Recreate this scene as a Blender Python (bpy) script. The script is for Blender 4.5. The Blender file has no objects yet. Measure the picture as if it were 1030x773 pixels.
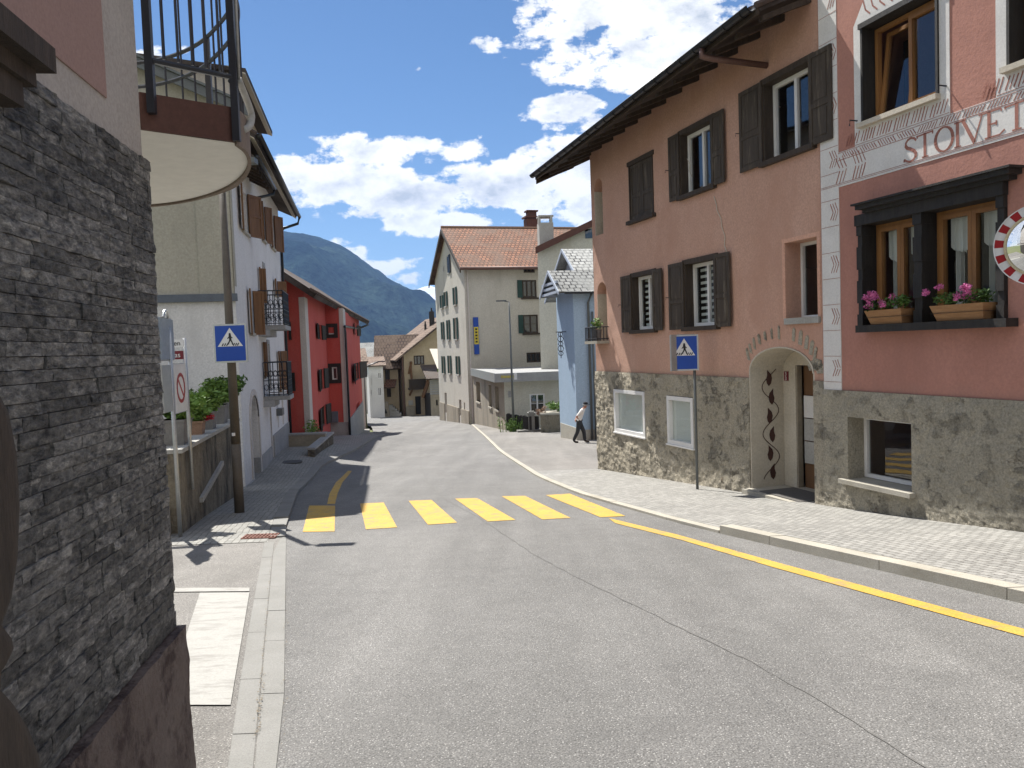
import bpy, bmesh, math, random
from math import *
from mathutils import Vector, Matrix, noise
random.seed(7)
scene = bpy.context.scene
COL = scene.collection
# ------------------------------------------------------------------ camera model (measured from the photo)
F = 770.0; ROLL = 0.036; TP = 37.5/770
CP = cos(atan(TP)); SP = sin(atan(TP))
def ray(u, v):
    a = (u-515)/F; b = -(v-386.5)/F
    x = a*cos(ROLL)+b*sin(ROLL); y = -a*sin(ROLL)+b*cos(ROLL)
    d = (x, CP+y*SP, -SP+y*CP)
    return (x/d[1], 1.0, d[2]/d[1])
PROF = [(-60,2.4),(0,-1.75),(30,-4.06),(60,-5.96),(95,-8.05),(200,-14),(600,-60),(900,-90),(30000,-90)]
def sst(t):
    t = max(0.0, min(1.0, t)); return t*t*(3-2*t)
def g(x, y):
    if y <= PROF[0][0]: z = PROF[0][1]
    else:
        z = -90
        for (a, za), (b, zb) in zip(PROF, PROF[1:]):
            if y <= b:
                z = za+(zb-za)*(y-a)/(b-a); break
    return z + 0.5*sst((y-16)/10)*sst((-x-4)/3.5)*(1-sst((y-34)/14))
def G(u, v, off=0.0):
    r = ray(u, v); lo, hi = .5, 300
    for i in range(50):
        m = (lo+hi)/2
        if r[2]*m > g(r[0]*m, m)+off: lo = m
        else: hi = m
    return Vector((r[0]*lo, lo, g(r[0]*lo, lo)+off))
def D(u, v, d):
    r = ray(u, v); return Vector((r[0]*d, d, r[2]*d))
def hdir(u):
    r = ray(u, 350); return (r[0], 1.0)
class Pl:
    """vertical plane; s runs along d, o along the outward normal n"""
    def __init__(s, P, d, side):
        n = hypot(d[0], d[1]); s.P = Vector((P[0], P[1])); s.d = Vector((d[0]/n, d[1]/n))
        s.n = Vector((-s.d[1], s.d[0]))*side
    def hit(s, u, v, off=0.0):
        r = ray(u, v); P = s.P+s.n*off
        t = (P.x*s.n.x+P.y*s.n.y)/(r[0]*s.n.x+s.n.y)
        q = Vector((r[0]*t, t))-P
        return (q.dot(s.d), r[2]*t)
    def pt(s, a, z, o=0.0):
        q = s.P+s.d*a+s.n*o; return Vector((q.x, q.y, z))
    def rect(s, u0, v0, u1, v1, off=0.0):
        a = s.hit(u0, v0, off); b = s.hit(u1, v1, off)
        return (min(a[0], b[0]), max(a[0], b[0]), min(a[1], b[1]), max(a[1], b[1]))
# ------------------------------------------------------------------ materials
MATS = {}
def nd(nt, t, **kw):
    n = nt.nodes.new(t)
    for k, v in kw.items():
        if k in n.inputs: n.inputs[k].default_value = v
        else: setattr(n, k, v)
    return n
def rgba(c): return (c[0], c[1], c[2], 1)
def mat(name, c1, c2=None, rough=.8, scale=3.0, fine=40.0, bump=.2, bdist=.01, metal=0.0, spec=.4, mix2=.35, stretch=(1,1,1), c3=None, thr=(.55,.7), scale3=1.2):
    m = bpy.data.materials.new(name); m.use_nodes = True; nt = m.node_tree; nt.nodes.clear()
    out = nd(nt, 'ShaderNodeOutputMaterial'); p = nd(nt, 'ShaderNodeBsdfPrincipled')
    nt.links.new(p.outputs[0], out.inputs[0])
    p.inputs['Roughness'].default_value = rough; p.inputs['Metallic'].default_value = metal
    p.inputs['Specular IOR Level'].default_value = spec
    if c2 is None: c2 = tuple(x*.8 for x in c1)
    tc = nd(nt, 'ShaderNodeTexCoord'); mp = nd(nt, 'ShaderNodeMapping'); mp.inputs['Scale'].default_value = stretch
    nt.links.new(tc.outputs['Object'], mp.inputs[0])
    n1 = nd(nt, 'ShaderNodeTexNoise', Scale=scale, Detail=6.0, Roughness=.6); nt.links.new(mp.outputs[0], n1.inputs['Vector'])
    n2 = nd(nt, 'ShaderNodeTexNoise', Scale=fine, Detail=4.0, Roughness=.7); nt.links.new((mp.outputs[0] if max(stretch) > 1.5 else tc.outputs['Object']), n2.inputs['Vector'])
    mx = nd(nt, 'ShaderNodeMix', data_type='RGBA'); mx.inputs[6].default_value = rgba(c1); mx.inputs[7].default_value = rgba(c2)
    rp = nd(nt, 'ShaderNodeMapRange'); rp.inputs['From Min'].default_value = .3; rp.inputs['From Max'].default_value = .7
    nt.links.new(n1.outputs[0], rp.inputs[0]); nt.links.new(rp.outputs[0], mx.inputs[0])
    ml = nd(nt, 'ShaderNodeMix', data_type='RGBA', blend_type='MULTIPLY'); ml.inputs[0].default_value = mix2
    rp2 = nd(nt, 'ShaderNodeMapRange'); rp2.inputs['From Min'].default_value = .25; rp2.inputs['From Max'].default_value = .65; rp2.inputs['To Min'].default_value = .3; rp2.inputs['To Max'].default_value = 1.15
    nt.links.new(n2.outputs[0], rp2.inputs[0]); nt.links.new(mx.outputs[2], ml.inputs[6]); nt.links.new(rp2.outputs[0], ml.inputs[7])
    last = ml.outputs[2]
    if c3:
        n3 = nd(nt, 'ShaderNodeTexNoise', Scale=scale3, Detail=8.0, Roughness=.7); nt.links.new(mp.outputs[0], n3.inputs['Vector'])
        r3 = nd(nt, 'ShaderNodeMapRange'); r3.inputs['From Min'].default_value = thr[0]; r3.inputs['From Max'].default_value = thr[1]
        nt.links.new(n3.outputs[0], r3.inputs[0])
        m3 = nd(nt, 'ShaderNodeMix', data_type='RGBA'); m3.inputs[7].default_value = rgba(c3)
        nt.links.new(r3.outputs[0], m3.inputs[0]); nt.links.new(last, m3.inputs[6]); last = m3.outputs[2]
    nt.links.new(last, p.inputs['Base Color'])
    if bump > 0:
        b = nd(nt, 'ShaderNodeBump'); b.inputs['Strength'].default_value = bump; b.inputs['Distance'].default_value = bdist
        ad = nd(nt, 'ShaderNodeMath', operation='ADD'); nt.links.new(n1.outputs[0], ad.inputs[0]); nt.links.new(n2.outputs[0], ad.inputs[1])
        nt.links.new(ad.outputs[0], b.inputs['Height']); nt.links.new(b.outputs[0], p.inputs['Normal'])
    MATS[name] = m
    m['last'] = 0
    return m
def parts_of(m):
    nt = m.node_tree
    p = [n for n in nt.nodes if n.type == 'BSDF_PRINCIPLED'][0]
    return nt, p
# plain paints and plasters
mat('pink_a', (.50,.295,.215), (.56,.345,.26), .9, 1.1, 30, .3, .012, c3=(.44,.25,.18), thr=(.48,.72), stretch=(1,1,.5), mix2=.4)
mat('pink_b', (.39,.185,.14), (.45,.22,.17), .9, 1.3, 25, .3, .012, c3=(.33,.16,.125), thr=(.48,.74), stretch=(1,1,.5), mix2=.25)
mat('pink_trim', (.60,.34,.24), (.64,.37,.27), .9, 3, 30, .2)
mat('sg_white', (.62,.60,.57), (.70,.68,.65), .9, 3, 40, .15, mix2=.2)
mat('sg_red', (.32,.14,.11), (.38,.17,.13), .9, 5, 40, .1)
mat('cream_door', (.50,.45,.36), (.56,.51,.42), .9, 2, 30, .3, c3=(.42,.37,.29), thr=(.5,.8))
mat('vine', (.07,.03,.022), None, .8, 8, 40, .1)
mat('white_plaster', (.66,.65,.64), (.72,.71,.70), .9, 1.0, 25, .3, c3=(.52,.51,.50), thr=(.52,.8), stretch=(1,1,.35))
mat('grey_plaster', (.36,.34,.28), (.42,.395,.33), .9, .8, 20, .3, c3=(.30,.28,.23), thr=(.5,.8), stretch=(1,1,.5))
mat('plinth_grey', (.27,.27,.27), (.35,.35,.34), .9, 2, 25, .3)
mat('band_blue', (.13,.15,.18), None, .8, 5, 40, .1)
mat('red_plaster', (.47,.075,.06), (.53,.095,.075), .9, .8, 20, .3, c3=(.46,.12,.10), thr=(.5,.85), stretch=(1,1,.4))
mat('pale_plaster', (.50,.46,.43), (.56,.52,.48), .9, 2, 30, .2)
mat('beige_c', (.50,.475,.41), (.56,.53,.465), .9, .5, 12, .3, .02, c3=(.36,.335,.28), thr=(.46,.72), scale3=.5, stretch=(1,1,.35))
mat('beige_d', (.49,.475,.40), (.54,.525,.45), .9, .5, 12, .2, c3=(.42,.39,.3), thr=(.5,.8), stretch=(1,1,.35))
mat('grime_wall', (.27,.235,.18), (.36,.32,.25), .95, .8, 10, .4, .02, c3=(.16,.14,.11), thr=(.5,.75), scale3=.7, stretch=(1,1,.3))
mat('garden_wall', (.20,.17,.12), (.30,.265,.20), .95, 1.8, 18, .8, .04, c3=(.045,.04,.032), thr=(.44,.62), scale3=1.8, stretch=(1,1,.4), mix2=.6)
mat('blue_plaster', (.31,.42,.54), (.35,.46,.58), .9, .8, 20, .2, c3=(.29,.38,.48), thr=(.5,.8), stretch=(1,1,.5))
mat('blue_base', (.42,.40,.34), None, .9, 2, 20, .2)
mat('chalet', (.44,.35,.23), (.50,.41,.28), .9, 1, 14, .2, c3=(.36,.28,.18), thr=(.5,.8))
mat('concrete', (.34,.33,.30), (.42,.41,.38), .9, 2, 30, .4, .01, c3=(.22,.21,.18), thr=(.55,.8))
mat('granite', (.195,.19,.172), (.245,.238,.22), .8, 2, 120, .3, .004, mix2=.5, c3=(.2,.19,.17), thr=(.55,.8))
mat('granite_warm', (.35,.325,.27), (.43,.40,.335), .85, 2, 90, .4, .005, mix2=.45, c3=(.25,.225,.17), thr=(.55,.75))
mat('yellow_paint', (.50,.30,.045), (.56,.35,.06), .7, 3, 60, .3, .003, mix2=.6, c3=(.27,.21,.11), thr=(.51,.66), scale3=5)
mat('white_paint', (.33,.32,.29), (.39,.38,.35), .7, 3, 60, .4, .006, mix2=.45, c3=(.24,.228,.205), thr=(.47,.62), scale3=3, stretch=(1,3.5,1))
mat('dark_wood', (.038,.027,.019), (.072,.052,.037), .75, 6, 60, .6, .006, stretch=(3,3,.4), mix2=.7)
mat('shutter_wood', (.042,.031,.022), (.085,.065,.047), .75, 4, 50, .6, .005, stretch=(4,4,.4), mix2=.6, c3=(.17,.14,.10), thr=(.55,.75), scale3=3)
mat('black_wood', (.014,.012,.011), (.032,.028,.024), .65, 6, 60, .6, .008, stretch=(3,3,.5))
mat('green_shutter', (.012,.045,.038), (.02,.06,.05), .6, 4, 50, .2)
mat('brown_shutter', (.12,.055,.02), (.20,.10,.04), .6, 3, 40, .3, .004, stretch=(5,5,.4))
mat('oak_frame', (.24,.11,.035), (.31,.15,.05), .45, 4, 50, .2, .002, stretch=(4,4,.5))
mat('planter_wood', (.26,.13,.055), (.36,.20,.09), .7, 5, 50, .4, .003, stretch=(.8,.8,6))
mat('pale_board', (.50,.45,.36), (.56,.50,.41), .7, 3, 40, .2)
mat('white_frame', (.68,.67,.65), (.74,.73,.71), .45, 5, 50, .05, mix2=.1)
mat('steel', (.42,.43,.43), (.50,.51,.51), .4, 8, 80, .08, metal=.7)
mat('pole_brown', (.085,.072,.055), (.12,.10,.08), .6, 5, 60, .2)
mat('lamp_grey', (.13,.14,.14), None, .5, 5, 60, .1)
mat('sign_blue', (.006,.05,.31), (.008,.06,.35), .35, 3, 60, .03, mix2=.08)
mat('sign_greyblue', (.22,.27,.33), (.30,.35,.40), .3, 3, 20, .03)
mat('sign_white', (.74,.74,.74), None, .4, 3, 60, .03, mix2=.1)
mat('sign_black', (.012,.012,.014), None, .5, 3, 60, .03)
mat('sign_red', (.36,.02,.025), None, .4, 3, 60, .03, mix2=.1)
mat('sign_maroon', (.17,.018,.03), None, .4, 3, 60, .03, mix2=.1)
mat('sign_yellow', (.62,.50,.05), None, .5, 3, 60, .03)
mat('iron', (.012,.013,.018), (.02,.022,.03), .45, 6, 80, .1, spec=.5)
mat('gutter', (.035,.036,.038), (.055,.055,.055), .35, 4, 50, .15, metal=.6)
mat('pipe_brown', (.12,.065,.05), (.17,.10,.08), .5, 4, 50, .15, metal=.3)
mat('fascia_brown', (.085,.035,.025), (.11,.05,.036), .8, 3, 40, .25)
mat('slab_white', (.76,.74,.68), (.80,.78,.72), .9, 1.2, 12, .05, mix2=.12)
mat('slab_rim', (.17,.13,.10), (.24,.19,.155), .9, 4, 40, .4)
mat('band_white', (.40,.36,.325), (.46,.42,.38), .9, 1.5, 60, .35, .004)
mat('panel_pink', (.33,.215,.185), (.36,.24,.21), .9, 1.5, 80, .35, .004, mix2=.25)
mat('granite_pink', (.14,.10,.082), (.22,.17,.145), .75, 3, 50, .9, .03, c3=(.06,.035,.03), thr=(.5,.62), scale3=5)
mat('foliage', (.045,.10,.018), (.09,.17,.03), .6, 6, 60, .1, mix2=.4)
mat('foliage_light', (.11,.20,.035), (.17,.28,.06), .6, 6, 60, .1, mix2=.3)
mat('blossom_pink', (.60,.10,.32), (.72,.22,.45), .6, 20, 60, .05, mix2=.2)
mat('blossom_red', (.50,.02,.03), None, .6, 20, 60, .05, mix2=.2)
mat('terracotta', (.33,.20,.13), None, .8, 5, 50, .2)
mat('pot_grey', (.16,.155,.15), (.23,.22,.21), .85, 5, 50, .3)
mat('skin', (.42,.20,.13), None, .5, 10, 60, .05)
mat('shirt', (.66,.64,.60), (.74,.72,.68), .9, 10, 60, .1, mix2=.15)
mat('trousers', (.028,.030,.034), (.042,.044,.048), .9, 10, 60, .2)
mat('leather', (.03,.014,.009), None, .5, 10, 60, .1)
mat('cap_dark', (.012,.012,.016), None, .9, 10, 60, .1)
mat('curtain', (.82,.82,.80), (.76,.76,.74), .9, 20, 60, .2, .01, stretch=(8,8,.3), mix2=.2)
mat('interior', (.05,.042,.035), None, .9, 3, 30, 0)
mat('grate_rust', (.17,.07,.05), (.24,.11,.08), .8, 20, 80, .3)
mat('manhole', (.08,.08,.08), None, .7, 20, 80, .4)
mat('rubber_seam', (.11,.105,.098), (.15,.145,.135), .8, 8, 80, .2)
mat('soil_dirt', (.16,.13,.09), (.25,.21,.15), .95, 8, 60, .4, .01)
mat('doormat', (.13,.12,.11), None, .95, 30, 120, .6)
mat('door_wood', (.13,.065,.03), (.19,.10,.045), .6, 4, 50, .3, .004, stretch=(4,4,.4))
mat('tile_dark', (.075,.055,.045), (.12,.085,.07), .85, 6, 60, .4)
mat('copper_pipe', (.05,.045,.045), None, .5, 6, 60, .1, metal=.4)
mat('mirror_rim', (.60,.52,.34), None, .5, 6, 60, .1)
def splash(name, z0, h, col):
    # splash dirt and worn paint along the foot of the plaster, with ragged outline
    nt = MATS[name].node_tree; p = [n for n in nt.nodes if n.type == 'BSDF_PRINCIPLED'][0]
    src = p.inputs['Base Color'].links[0].from_socket
    tc = nd(nt, 'ShaderNodeTexCoord'); sx = nd(nt, 'ShaderNodeSeparateXYZ'); nt.links.new(tc.outputs['Object'], sx.inputs[0])
    nz = nd(nt, 'ShaderNodeTexNoise', Scale=2.6, Detail=8.0, Roughness=.7); nt.links.new(tc.outputs['Object'], nz.inputs['Vector'])
    a = nd(nt, 'ShaderNodeMath', operation='MULTIPLY_ADD'); a.inputs[1].default_value = h*3.0; a.inputs[2].default_value = z0-h*1.2; nt.links.new(nz.outputs[0], a.inputs[0])
    d = nd(nt, 'ShaderNodeMath', operation='SUBTRACT'); nt.links.new(a.outputs[0], d.inputs[0]); nt.links.new(sx.outputs[2], d.inputs[1])
    r = nd(nt, 'ShaderNodeMapRange'); r.inputs['From Min'].default_value = -.05; r.inputs['From Max'].default_value = h; r.inputs['To Max'].default_value = .45; nt.links.new(d.outputs[0], r.inputs[0])
    m = nd(nt, 'ShaderNodeMix', data_type='RGBA'); m.inputs[7].default_value = rgba(col); nt.links.new(r.outputs[0], m.inputs[0]); nt.links.new(src, m.inputs[6]); nt.links.new(m.outputs[2], p.inputs['Base Color'])
splash('pink_a', -.70, .35, (.33,.24,.18)); splash('pink_b', -.82, .30, (.27,.17,.14)); splash('white_plaster', -2.6, .5, (.36,.34,.31))
def glassmat(name, tint, refl_rough=.02, base=.06, opaque=False):
    m = bpy.data.materials.new(name); m.use_nodes = True; nt = m.node_tree; nt.nodes.clear()
    out = nd(nt, 'ShaderNodeOutputMaterial')
    gl = nd(nt, 'ShaderNodeBsdfGlossy'); gl.inputs['Roughness'].default_value = refl_rough; gl.inputs['Color'].default_value = (.95,.97,1,1)
    tc = nd(nt, 'ShaderNodeTexCoord'); nz = nd(nt, 'ShaderNodeTexNoise', Scale=1.2, Detail=2.0); nt.links.new(tc.outputs['Object'], nz.inputs['Vector'])
    b = nd(nt, 'ShaderNodeBump'); b.inputs['Strength'].default_value = .25; b.inputs['Distance'].default_value = .01
    nt.links.new(nz.outputs[0], b.inputs['Height']); nt.links.new(b.outputs[0], gl.inputs['Normal'])
    if opaque:
        tr = nd(nt, 'ShaderNodeBsdfDiffuse'); tr.inputs['Color'].default_value = rgba(tint)
    else:
        tr = nd(nt, 'ShaderNodeBsdfTransparent'); tr.inputs['Color'].default_value = rgba(tint)
    fr = nd(nt, 'ShaderNodeLayerWeight', Blend=.5); pw = nd(nt, 'ShaderNodeMath', operation='POWER'); pw.inputs[1].default_value = 4.0
    nt.links.new(fr.outputs['Facing'], pw.inputs[0])
    mr = nd(nt, 'ShaderNodeMapRange'); mr.inputs['From Min'].default_value = 0; mr.inputs['From Max'].default_value = 1
    mr.inputs['To Min'].default_value = base; mr.inputs['To Max'].default_value = 1
    nt.links.new(pw.outputs[0], mr.inputs[0])
    mx = nd(nt, 'ShaderNodeMixShader'); nt.links.new(mr.outputs[0], mx.inputs[0]); nt.links.new(tr.outputs[0], mx.inputs[1]); nt.links.new(gl.outputs[0], mx.inputs[2])
    nt.links.new(mx.outputs[0], out.inputs[0]); MATS[name] = m
glassmat('glass', (.80,.84,.82), base=.08)
glassmat('glass_dark', (.02,.022,.025), base=.10, opaque=True)
m = bpy.data.materials.new('mirror_glass'); m.use_nodes = True
p = m.node_tree.nodes['Principled BSDF']; p.inputs['Metallic'].default_value = 1; p.inputs['Roughness'].default_value = .03; p.inputs['Base Color'].default_value = (.85,.87,.88,1); MATS['mirror_glass'] = m

def special(name, rough=.9, spec=.3):
    m = bpy.data.materials.new(name); m.use_nodes = True; nt = m.node_tree; nt.nodes.clear()
    out = nd(nt, 'ShaderNodeOutputMaterial'); p = nd(nt, 'ShaderNodeBsdfPrincipled')
    p.inputs['Roughness'].default_value = rough; p.inputs['Specular IOR Level'].default_value = spec
    nt.links.new(p.outputs[0], out.inputs[0]); MATS[name] = m
    tc = nd(nt, 'ShaderNodeTexCoord')
    return m, nt, p, tc
def mrange(nt, src, a, b, c=0, d=1):
    r = nd(nt, 'ShaderNodeMapRange'); r.inputs['From Min'].default_value = a; r.inputs['From Max'].default_value = b
    r.inputs['To Min'].default_value = c; r.inputs['To Max'].default_value = d; nt.links.new(src, r.inputs[0]); return r.outputs[0]
def mixc(nt, fac, a, b, bt='MIX'):
    x = nd(nt, 'ShaderNodeMix', data_type='RGBA', blend_type=bt)
    for i, s in ((0, fac), (6, a), (7, b)):
        if hasattr(s, 'is_linked'): nt.links.new(s, x.inputs[i])
        else: x.inputs[i].default_value = s if i == 0 else rgba(s)
    return x.outputs[2]
def noisen(nt, vec, scale, detail=5.0, rough=.6):
    n = nd(nt, 'ShaderNodeTexNoise', Scale=scale, Detail=detail, Roughness=rough); nt.links.new(vec, n.inputs['Vector']); return n.outputs[0]
def math2(nt, op, a, b):
    x = nd(nt, 'ShaderNodeMath', operation=op)
    for i, s in ((0, a), (1, b)):
        if hasattr(s, 'is_linked'): nt.links.new(s, x.inputs[i])
        else: x.inputs[i].default_value = s
    return x.outputs[0]
def bumpn(nt, p, h, strength, dist):
    b = nd(nt, 'ShaderNodeBump'); b.inputs['Strength'].default_value = strength; b.inputs['Distance'].default_value = dist
    nt.links.new(h, b.inputs['Height']); nt.links.new(b.outputs[0], p.inputs['Normal'])
# asphalt
def asphalt(name, c1, c2, speck):
    m, nt, p, tc = special(name, .85, .35); o = tc.outputs['Object']
    big = noisen(nt, o, .35, 6); mid = noisen(nt, o, 3.0, 6, .7); fine = noisen(nt, o, 95, 3, .7)
    v = nd(nt, 'ShaderNodeTexVoronoi', Scale=75.0); nt.links.new(o, v.inputs['Vector'])
    c = mixc(nt, mrange(nt, big, .35, .65), c1, c2)
    c = mixc(nt, .55, c, mrange(nt, mid, .25, .75, .72, 1.12), 'MULTIPLY')
    c = mixc(nt, .85, c, mrange(nt, fine, .3, .7, .3, 1.6), 'MULTIPLY')
    sp = math2(nt, 'MULTIPLY', mrange(nt, v.outputs['Distance'], .40, .2), mrange(nt, v.outputs['Color'], .55, .85))
    c = mixc(nt, math2(nt, 'MULTIPLY', sp, .9), c, speck)
    pz = noisen(nt, o, .9, 7, .72); c = mixc(nt, mrange(nt, pz, .60, .72, 0, .5), c, tuple(x*.72 for x in c1))
    vs2 = nd(nt, 'ShaderNodeTexVoronoi', Scale=.55); nt.links.new(o, vs2.inputs['Vector']); c = mixc(nt, mrange(nt, math2(nt, 'ADD', vs2.outputs['Distance'], math2(nt, 'MULTIPLY', fine, .06)), .16, .05, 0, .28), c, tuple(x*.45 for x in c1))
    # wheel-path polish running along the street, and patches of old tar
    st = nd(nt, 'ShaderNodeMapping'); st.inputs['Scale'].default_value = (1.0, .06, 1); st.inputs['Rotation'].default_value = (0, 0, -.22); nt.links.new(o, st.inputs[0])
    w = noisen(nt, st.outputs[0], 1.3, 3)
    c = mixc(nt, .8, c, mrange(nt, w, .3, .7, .80, 1.14), 'MULTIPLY')
    nt.links.new(c, p.inputs['Base Color'])
    bumpn(nt, p, math2(nt, 'ADD', fine, math2(nt, 'MULTIPLY', v.outputs['Distance'], .8)), .8, .008)
asphalt('asphalt', (.155,.150,.142), (.19,.184,.174), (.46,.445,.42))
asphalt('asphalt_path', (.185,.174,.158), (.225,.212,.194), (.5,.48,.44))
# setts (small granite cobbles)
def setts(name, rot, sc, c1, c2, joint):
    m, nt, p, tc = special(name, .85, .3)
    mp = nd(nt, 'ShaderNodeMapping'); mp.inputs['Rotation'].default_value = (0, 0, rot); nt.links.new(tc.outputs['Object'], mp.inputs[0])
    nz = nd(nt, 'ShaderNodeTexNoise', Scale=2.5, Detail=3.0); nt.links.new(mp.outputs[0], nz.inputs['Vector'])
    ad = nd(nt, 'ShaderNodeMix', data_type='RGBA', blend_type='LINEAR_LIGHT'); ad.inputs[0].default_value = .05
    nt.links.new(mp.outputs[0], ad.inputs[6]); nt.links.new(nz.outputs['Color'], ad.inputs[7])
    b = nd(nt, 'ShaderNodeTexBrick'); b.offset = .5; b.inputs['Scale'].default_value = 1.0
    b.inputs['Brick Width'].default_value = sc*1.25; b.inputs['Row Height'].default_value = sc; b.inputs['Mortar Size'].default_value = sc*.075; b.inputs['Mortar Smooth'].default_value = .6
    b.inputs['Color1'].default_value = rgba(c1); b.inputs['Color2'].default_value = rgba(c2); b.inputs['Mortar'].default_value = rgba(joint); b.inputs['Bias'].default_value = 0
    nt.links.new(ad.outputs[2], b.inputs['Vector'])
    f = noisen(nt, tc.outputs['Object'], 60, 4, .7); lg = noisen(nt, tc.outputs['Object'], .9, 5)
    c = mixc(nt, .55, b.outputs['Color'], mrange(nt, f, .3, .7, .6, 1.25), 'MULTIPLY')
    c = mixc(nt, .6, c, mrange(nt, lg, .3, .7, .78, 1.15), 'MULTIPLY')
    nt.links.new(c, p.inputs['Base Color'])
    h = math2(nt, 'SUBTRACT', math2(nt, 'MULTIPLY', f, .3), b.outputs['Fac'])
    bumpn(nt, p, h, .8, .012)
setts('setts_right', -.32+pi/2, .095, (.33,.32,.295), (.245,.238,.22), (.15,.14,.125))
setts('setts_left', -.18+pi/2, .095, (.32,.31,.28), (.25,.245,.225), (.17,.16,.14))
# rubble stone
def rubble(name, mortar, mortar2, stone, stone2, warm, scale=3.2, amount=.5, dark=(.1,.09,.075), soft=.1):
    m, nt, p, tc = special(name, .95, .2)
    mp = nd(nt, 'ShaderNodeMapping'); mp.inputs['Scale'].default_value = (1, 1, 1.35); nt.links.new(tc.outputs['Object'], mp.inputs[0])
    nz = nd(nt, 'ShaderNodeTexNoise', Scale=7.0, Detail=6.0, Roughness=.7); nt.links.new(mp.outputs[0], nz.inputs['Vector'])
    wv = nd(nt, 'ShaderNodeMix', data_type='RGBA', blend_type='LINEAR_LIGHT'); wv.inputs[0].default_value = .11
    nt.links.new(mp.outputs[0], wv.inputs[6]); nt.links.new(nz.outputs['Color'], wv.inputs[7])
    v = nd(nt, 'ShaderNodeTexVoronoi', Scale=scale); nt.links.new(wv.outputs[2], v.inputs['Vector'])
    ve = nd(nt, 'ShaderNodeTexVoronoi', Scale=scale, feature='DISTANCE_TO_EDGE'); nt.links.new(wv.outputs[2], ve.inputs['Vector'])
    sep = nd(nt, 'ShaderNodeSeparateColor'); nt.links.new(v.outputs['Color'], sep.inputs[0])
    o = tc.outputs['Object']
    n1 = noisen(nt, o, 1.1, 6, .65); n2 = noisen(nt, o, 34, 6, .8); n3 = noisen(nt, o, 8, 8, .75); n4 = noisen(nt, o, 2.3, 5, .6)
    cm = mixc(nt, mrange(nt, n1, .35, .65), mortar, mortar2)
    cm = mixc(nt, mrange(nt, n3, .54, .70), cm, dark)
    cs = mixc(nt, sep.outputs[1], stone, stone2)
    cs = mixc(nt, mrange(nt, sep.outputs[2], .94, .97), cs, warm)
    # bare stone shows only in patches where the render has fallen off, with ragged edges
    worn = mrange(nt, math2(nt, 'ADD', math2(nt, 'ADD', n4, math2(nt, 'MULTIPLY', math2(nt, 'SUBTRACT', n3, .5), .7)), math2(nt, 'MULTIPLY', sep.outputs[0], .38)), 1.02-amount, 1.02-amount+soft)
    rim = mrange(nt, math2(nt, 'ADD', ve.outputs['Distance'], math2(nt, 'MULTIPLY', math2(nt, 'SUBTRACT', n3, .5), .30)), .03, .10)
    expose = math2(nt, 'MULTIPLY', worn, rim)
    c = mixc(nt, math2(nt, 'MULTIPLY', expose, mrange(nt, sep.outputs[1], 0, 1, .25, .85)), cm, cs)
    c = mixc(nt, .9, c, mrange(nt, n2, .3, .7, .5, 1.35), 'MULTIPLY')
    jt = math2(nt, 'MULTIPLY', mrange(nt, math2(nt, 'ADD', ve.outputs['Distance'], math2(nt, 'MULTIPLY', math2(nt, 'SUBTRACT', n2, .5), .05)), .055, .012), worn)
    c = mixc(nt, math2(nt, 'MULTIPLY', jt, .5), c, (.12,.105,.085))
    crev = mrange(nt, n3, .30, .42)
    c = mixc(nt, .55, c, mixc(nt, crev, (.35,.33,.3), (1,1,1)), 'MULTIPLY')
    nt.links.new(c, p.inputs['Base Color'])
    h = math2(nt, 'ADD', math2(nt, 'MULTIPLY', n2, .5), math2(nt, 'ADD', math2(nt, 'MULTIPLY', n3, 1.5), math2(nt, 'ADD', math2(nt, 'MULTIPLY', n4, 1.0), math2(nt, 'SUBTRACT', math2(nt, 'MULTIPLY', expose, .5), math2(nt, 'MULTIPLY', jt, .9)))))
    bumpn(nt, p, h, 1.0, .075)
rubble('rubble_a', (.60,.54,.425), (.51,.455,.35), (.40,.37,.305), (.24,.22,.185), (.34,.25,.17), 6.5, .26, (.44,.39,.30), soft=.2)
rubble('rubble_b', (.60,.545,.43), (.50,.455,.36), (.38,.35,.29), (.17,.16,.14), (.32,.19,.12), 5.0, .19, (.42,.375,.295), soft=.22)
rubble('drystone', (.16,.145,.12), (.2,.18,.15), (.2,.18,.14), (.3,.27,.22), (.24,.2,.14), 4.5, .9, (.07,.06,.05))
# slate cladding with a per-stone tone
m, nt, p, tc = special('slate', .6, .45)
at = nd(nt, 'ShaderNodeAttribute', attribute_name='tone')
off = nd(nt, 'ShaderNodeVectorMath', operation='ADD'); sc_ = math2(nt, 'MULTIPLY', at.outputs['Fac'], 41.0); cmb = nd(nt, 'ShaderNodeCombineXYZ')
for i in range(3): nt.links.new(sc_, cmb.inputs[i])
nt.links.new(tc.outputs['Object'], off.inputs[0]); nt.links.new(cmb.outputs[0], off.inputs[1])
def streak(rot, sc):
    mp = nd(nt, 'ShaderNodeMapping'); mp.inputs['Rotation'].default_value = rot; mp.inputs['Scale'].default_value = sc
    nt.links.new(off.outputs[0], mp.inputs[0]); return noisen(nt, mp.outputs[0], 9, 7, .72)
sa_ = streak((.75, 0, 0), (1.4, 1.8, 4.8)); sb_ = streak((-.6, 0, 0), (1.4, 2.2, 6.0))
pick = math2(nt, 'GREATER_THAN', math2(nt, 'FRACT', math2(nt, 'MULTIPLY', at.outputs['Fac'], 7.3), 0.0), .45)
mxs = nd(nt, 'ShaderNodeMix', data_type='FLOAT'); nt.links.new(pick, mxs.inputs[0]); nt.links.new(sa_, mxs.inputs[2]); nt.links.new(sb_, mxs.inputs[3])
st_ = mxs.outputs[0]
n1 = noisen(nt, tc.outputs['Object'], 6, 7, .65); n2 = noisen(nt, tc.outputs['Object'], 90, 4, .7)
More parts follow.
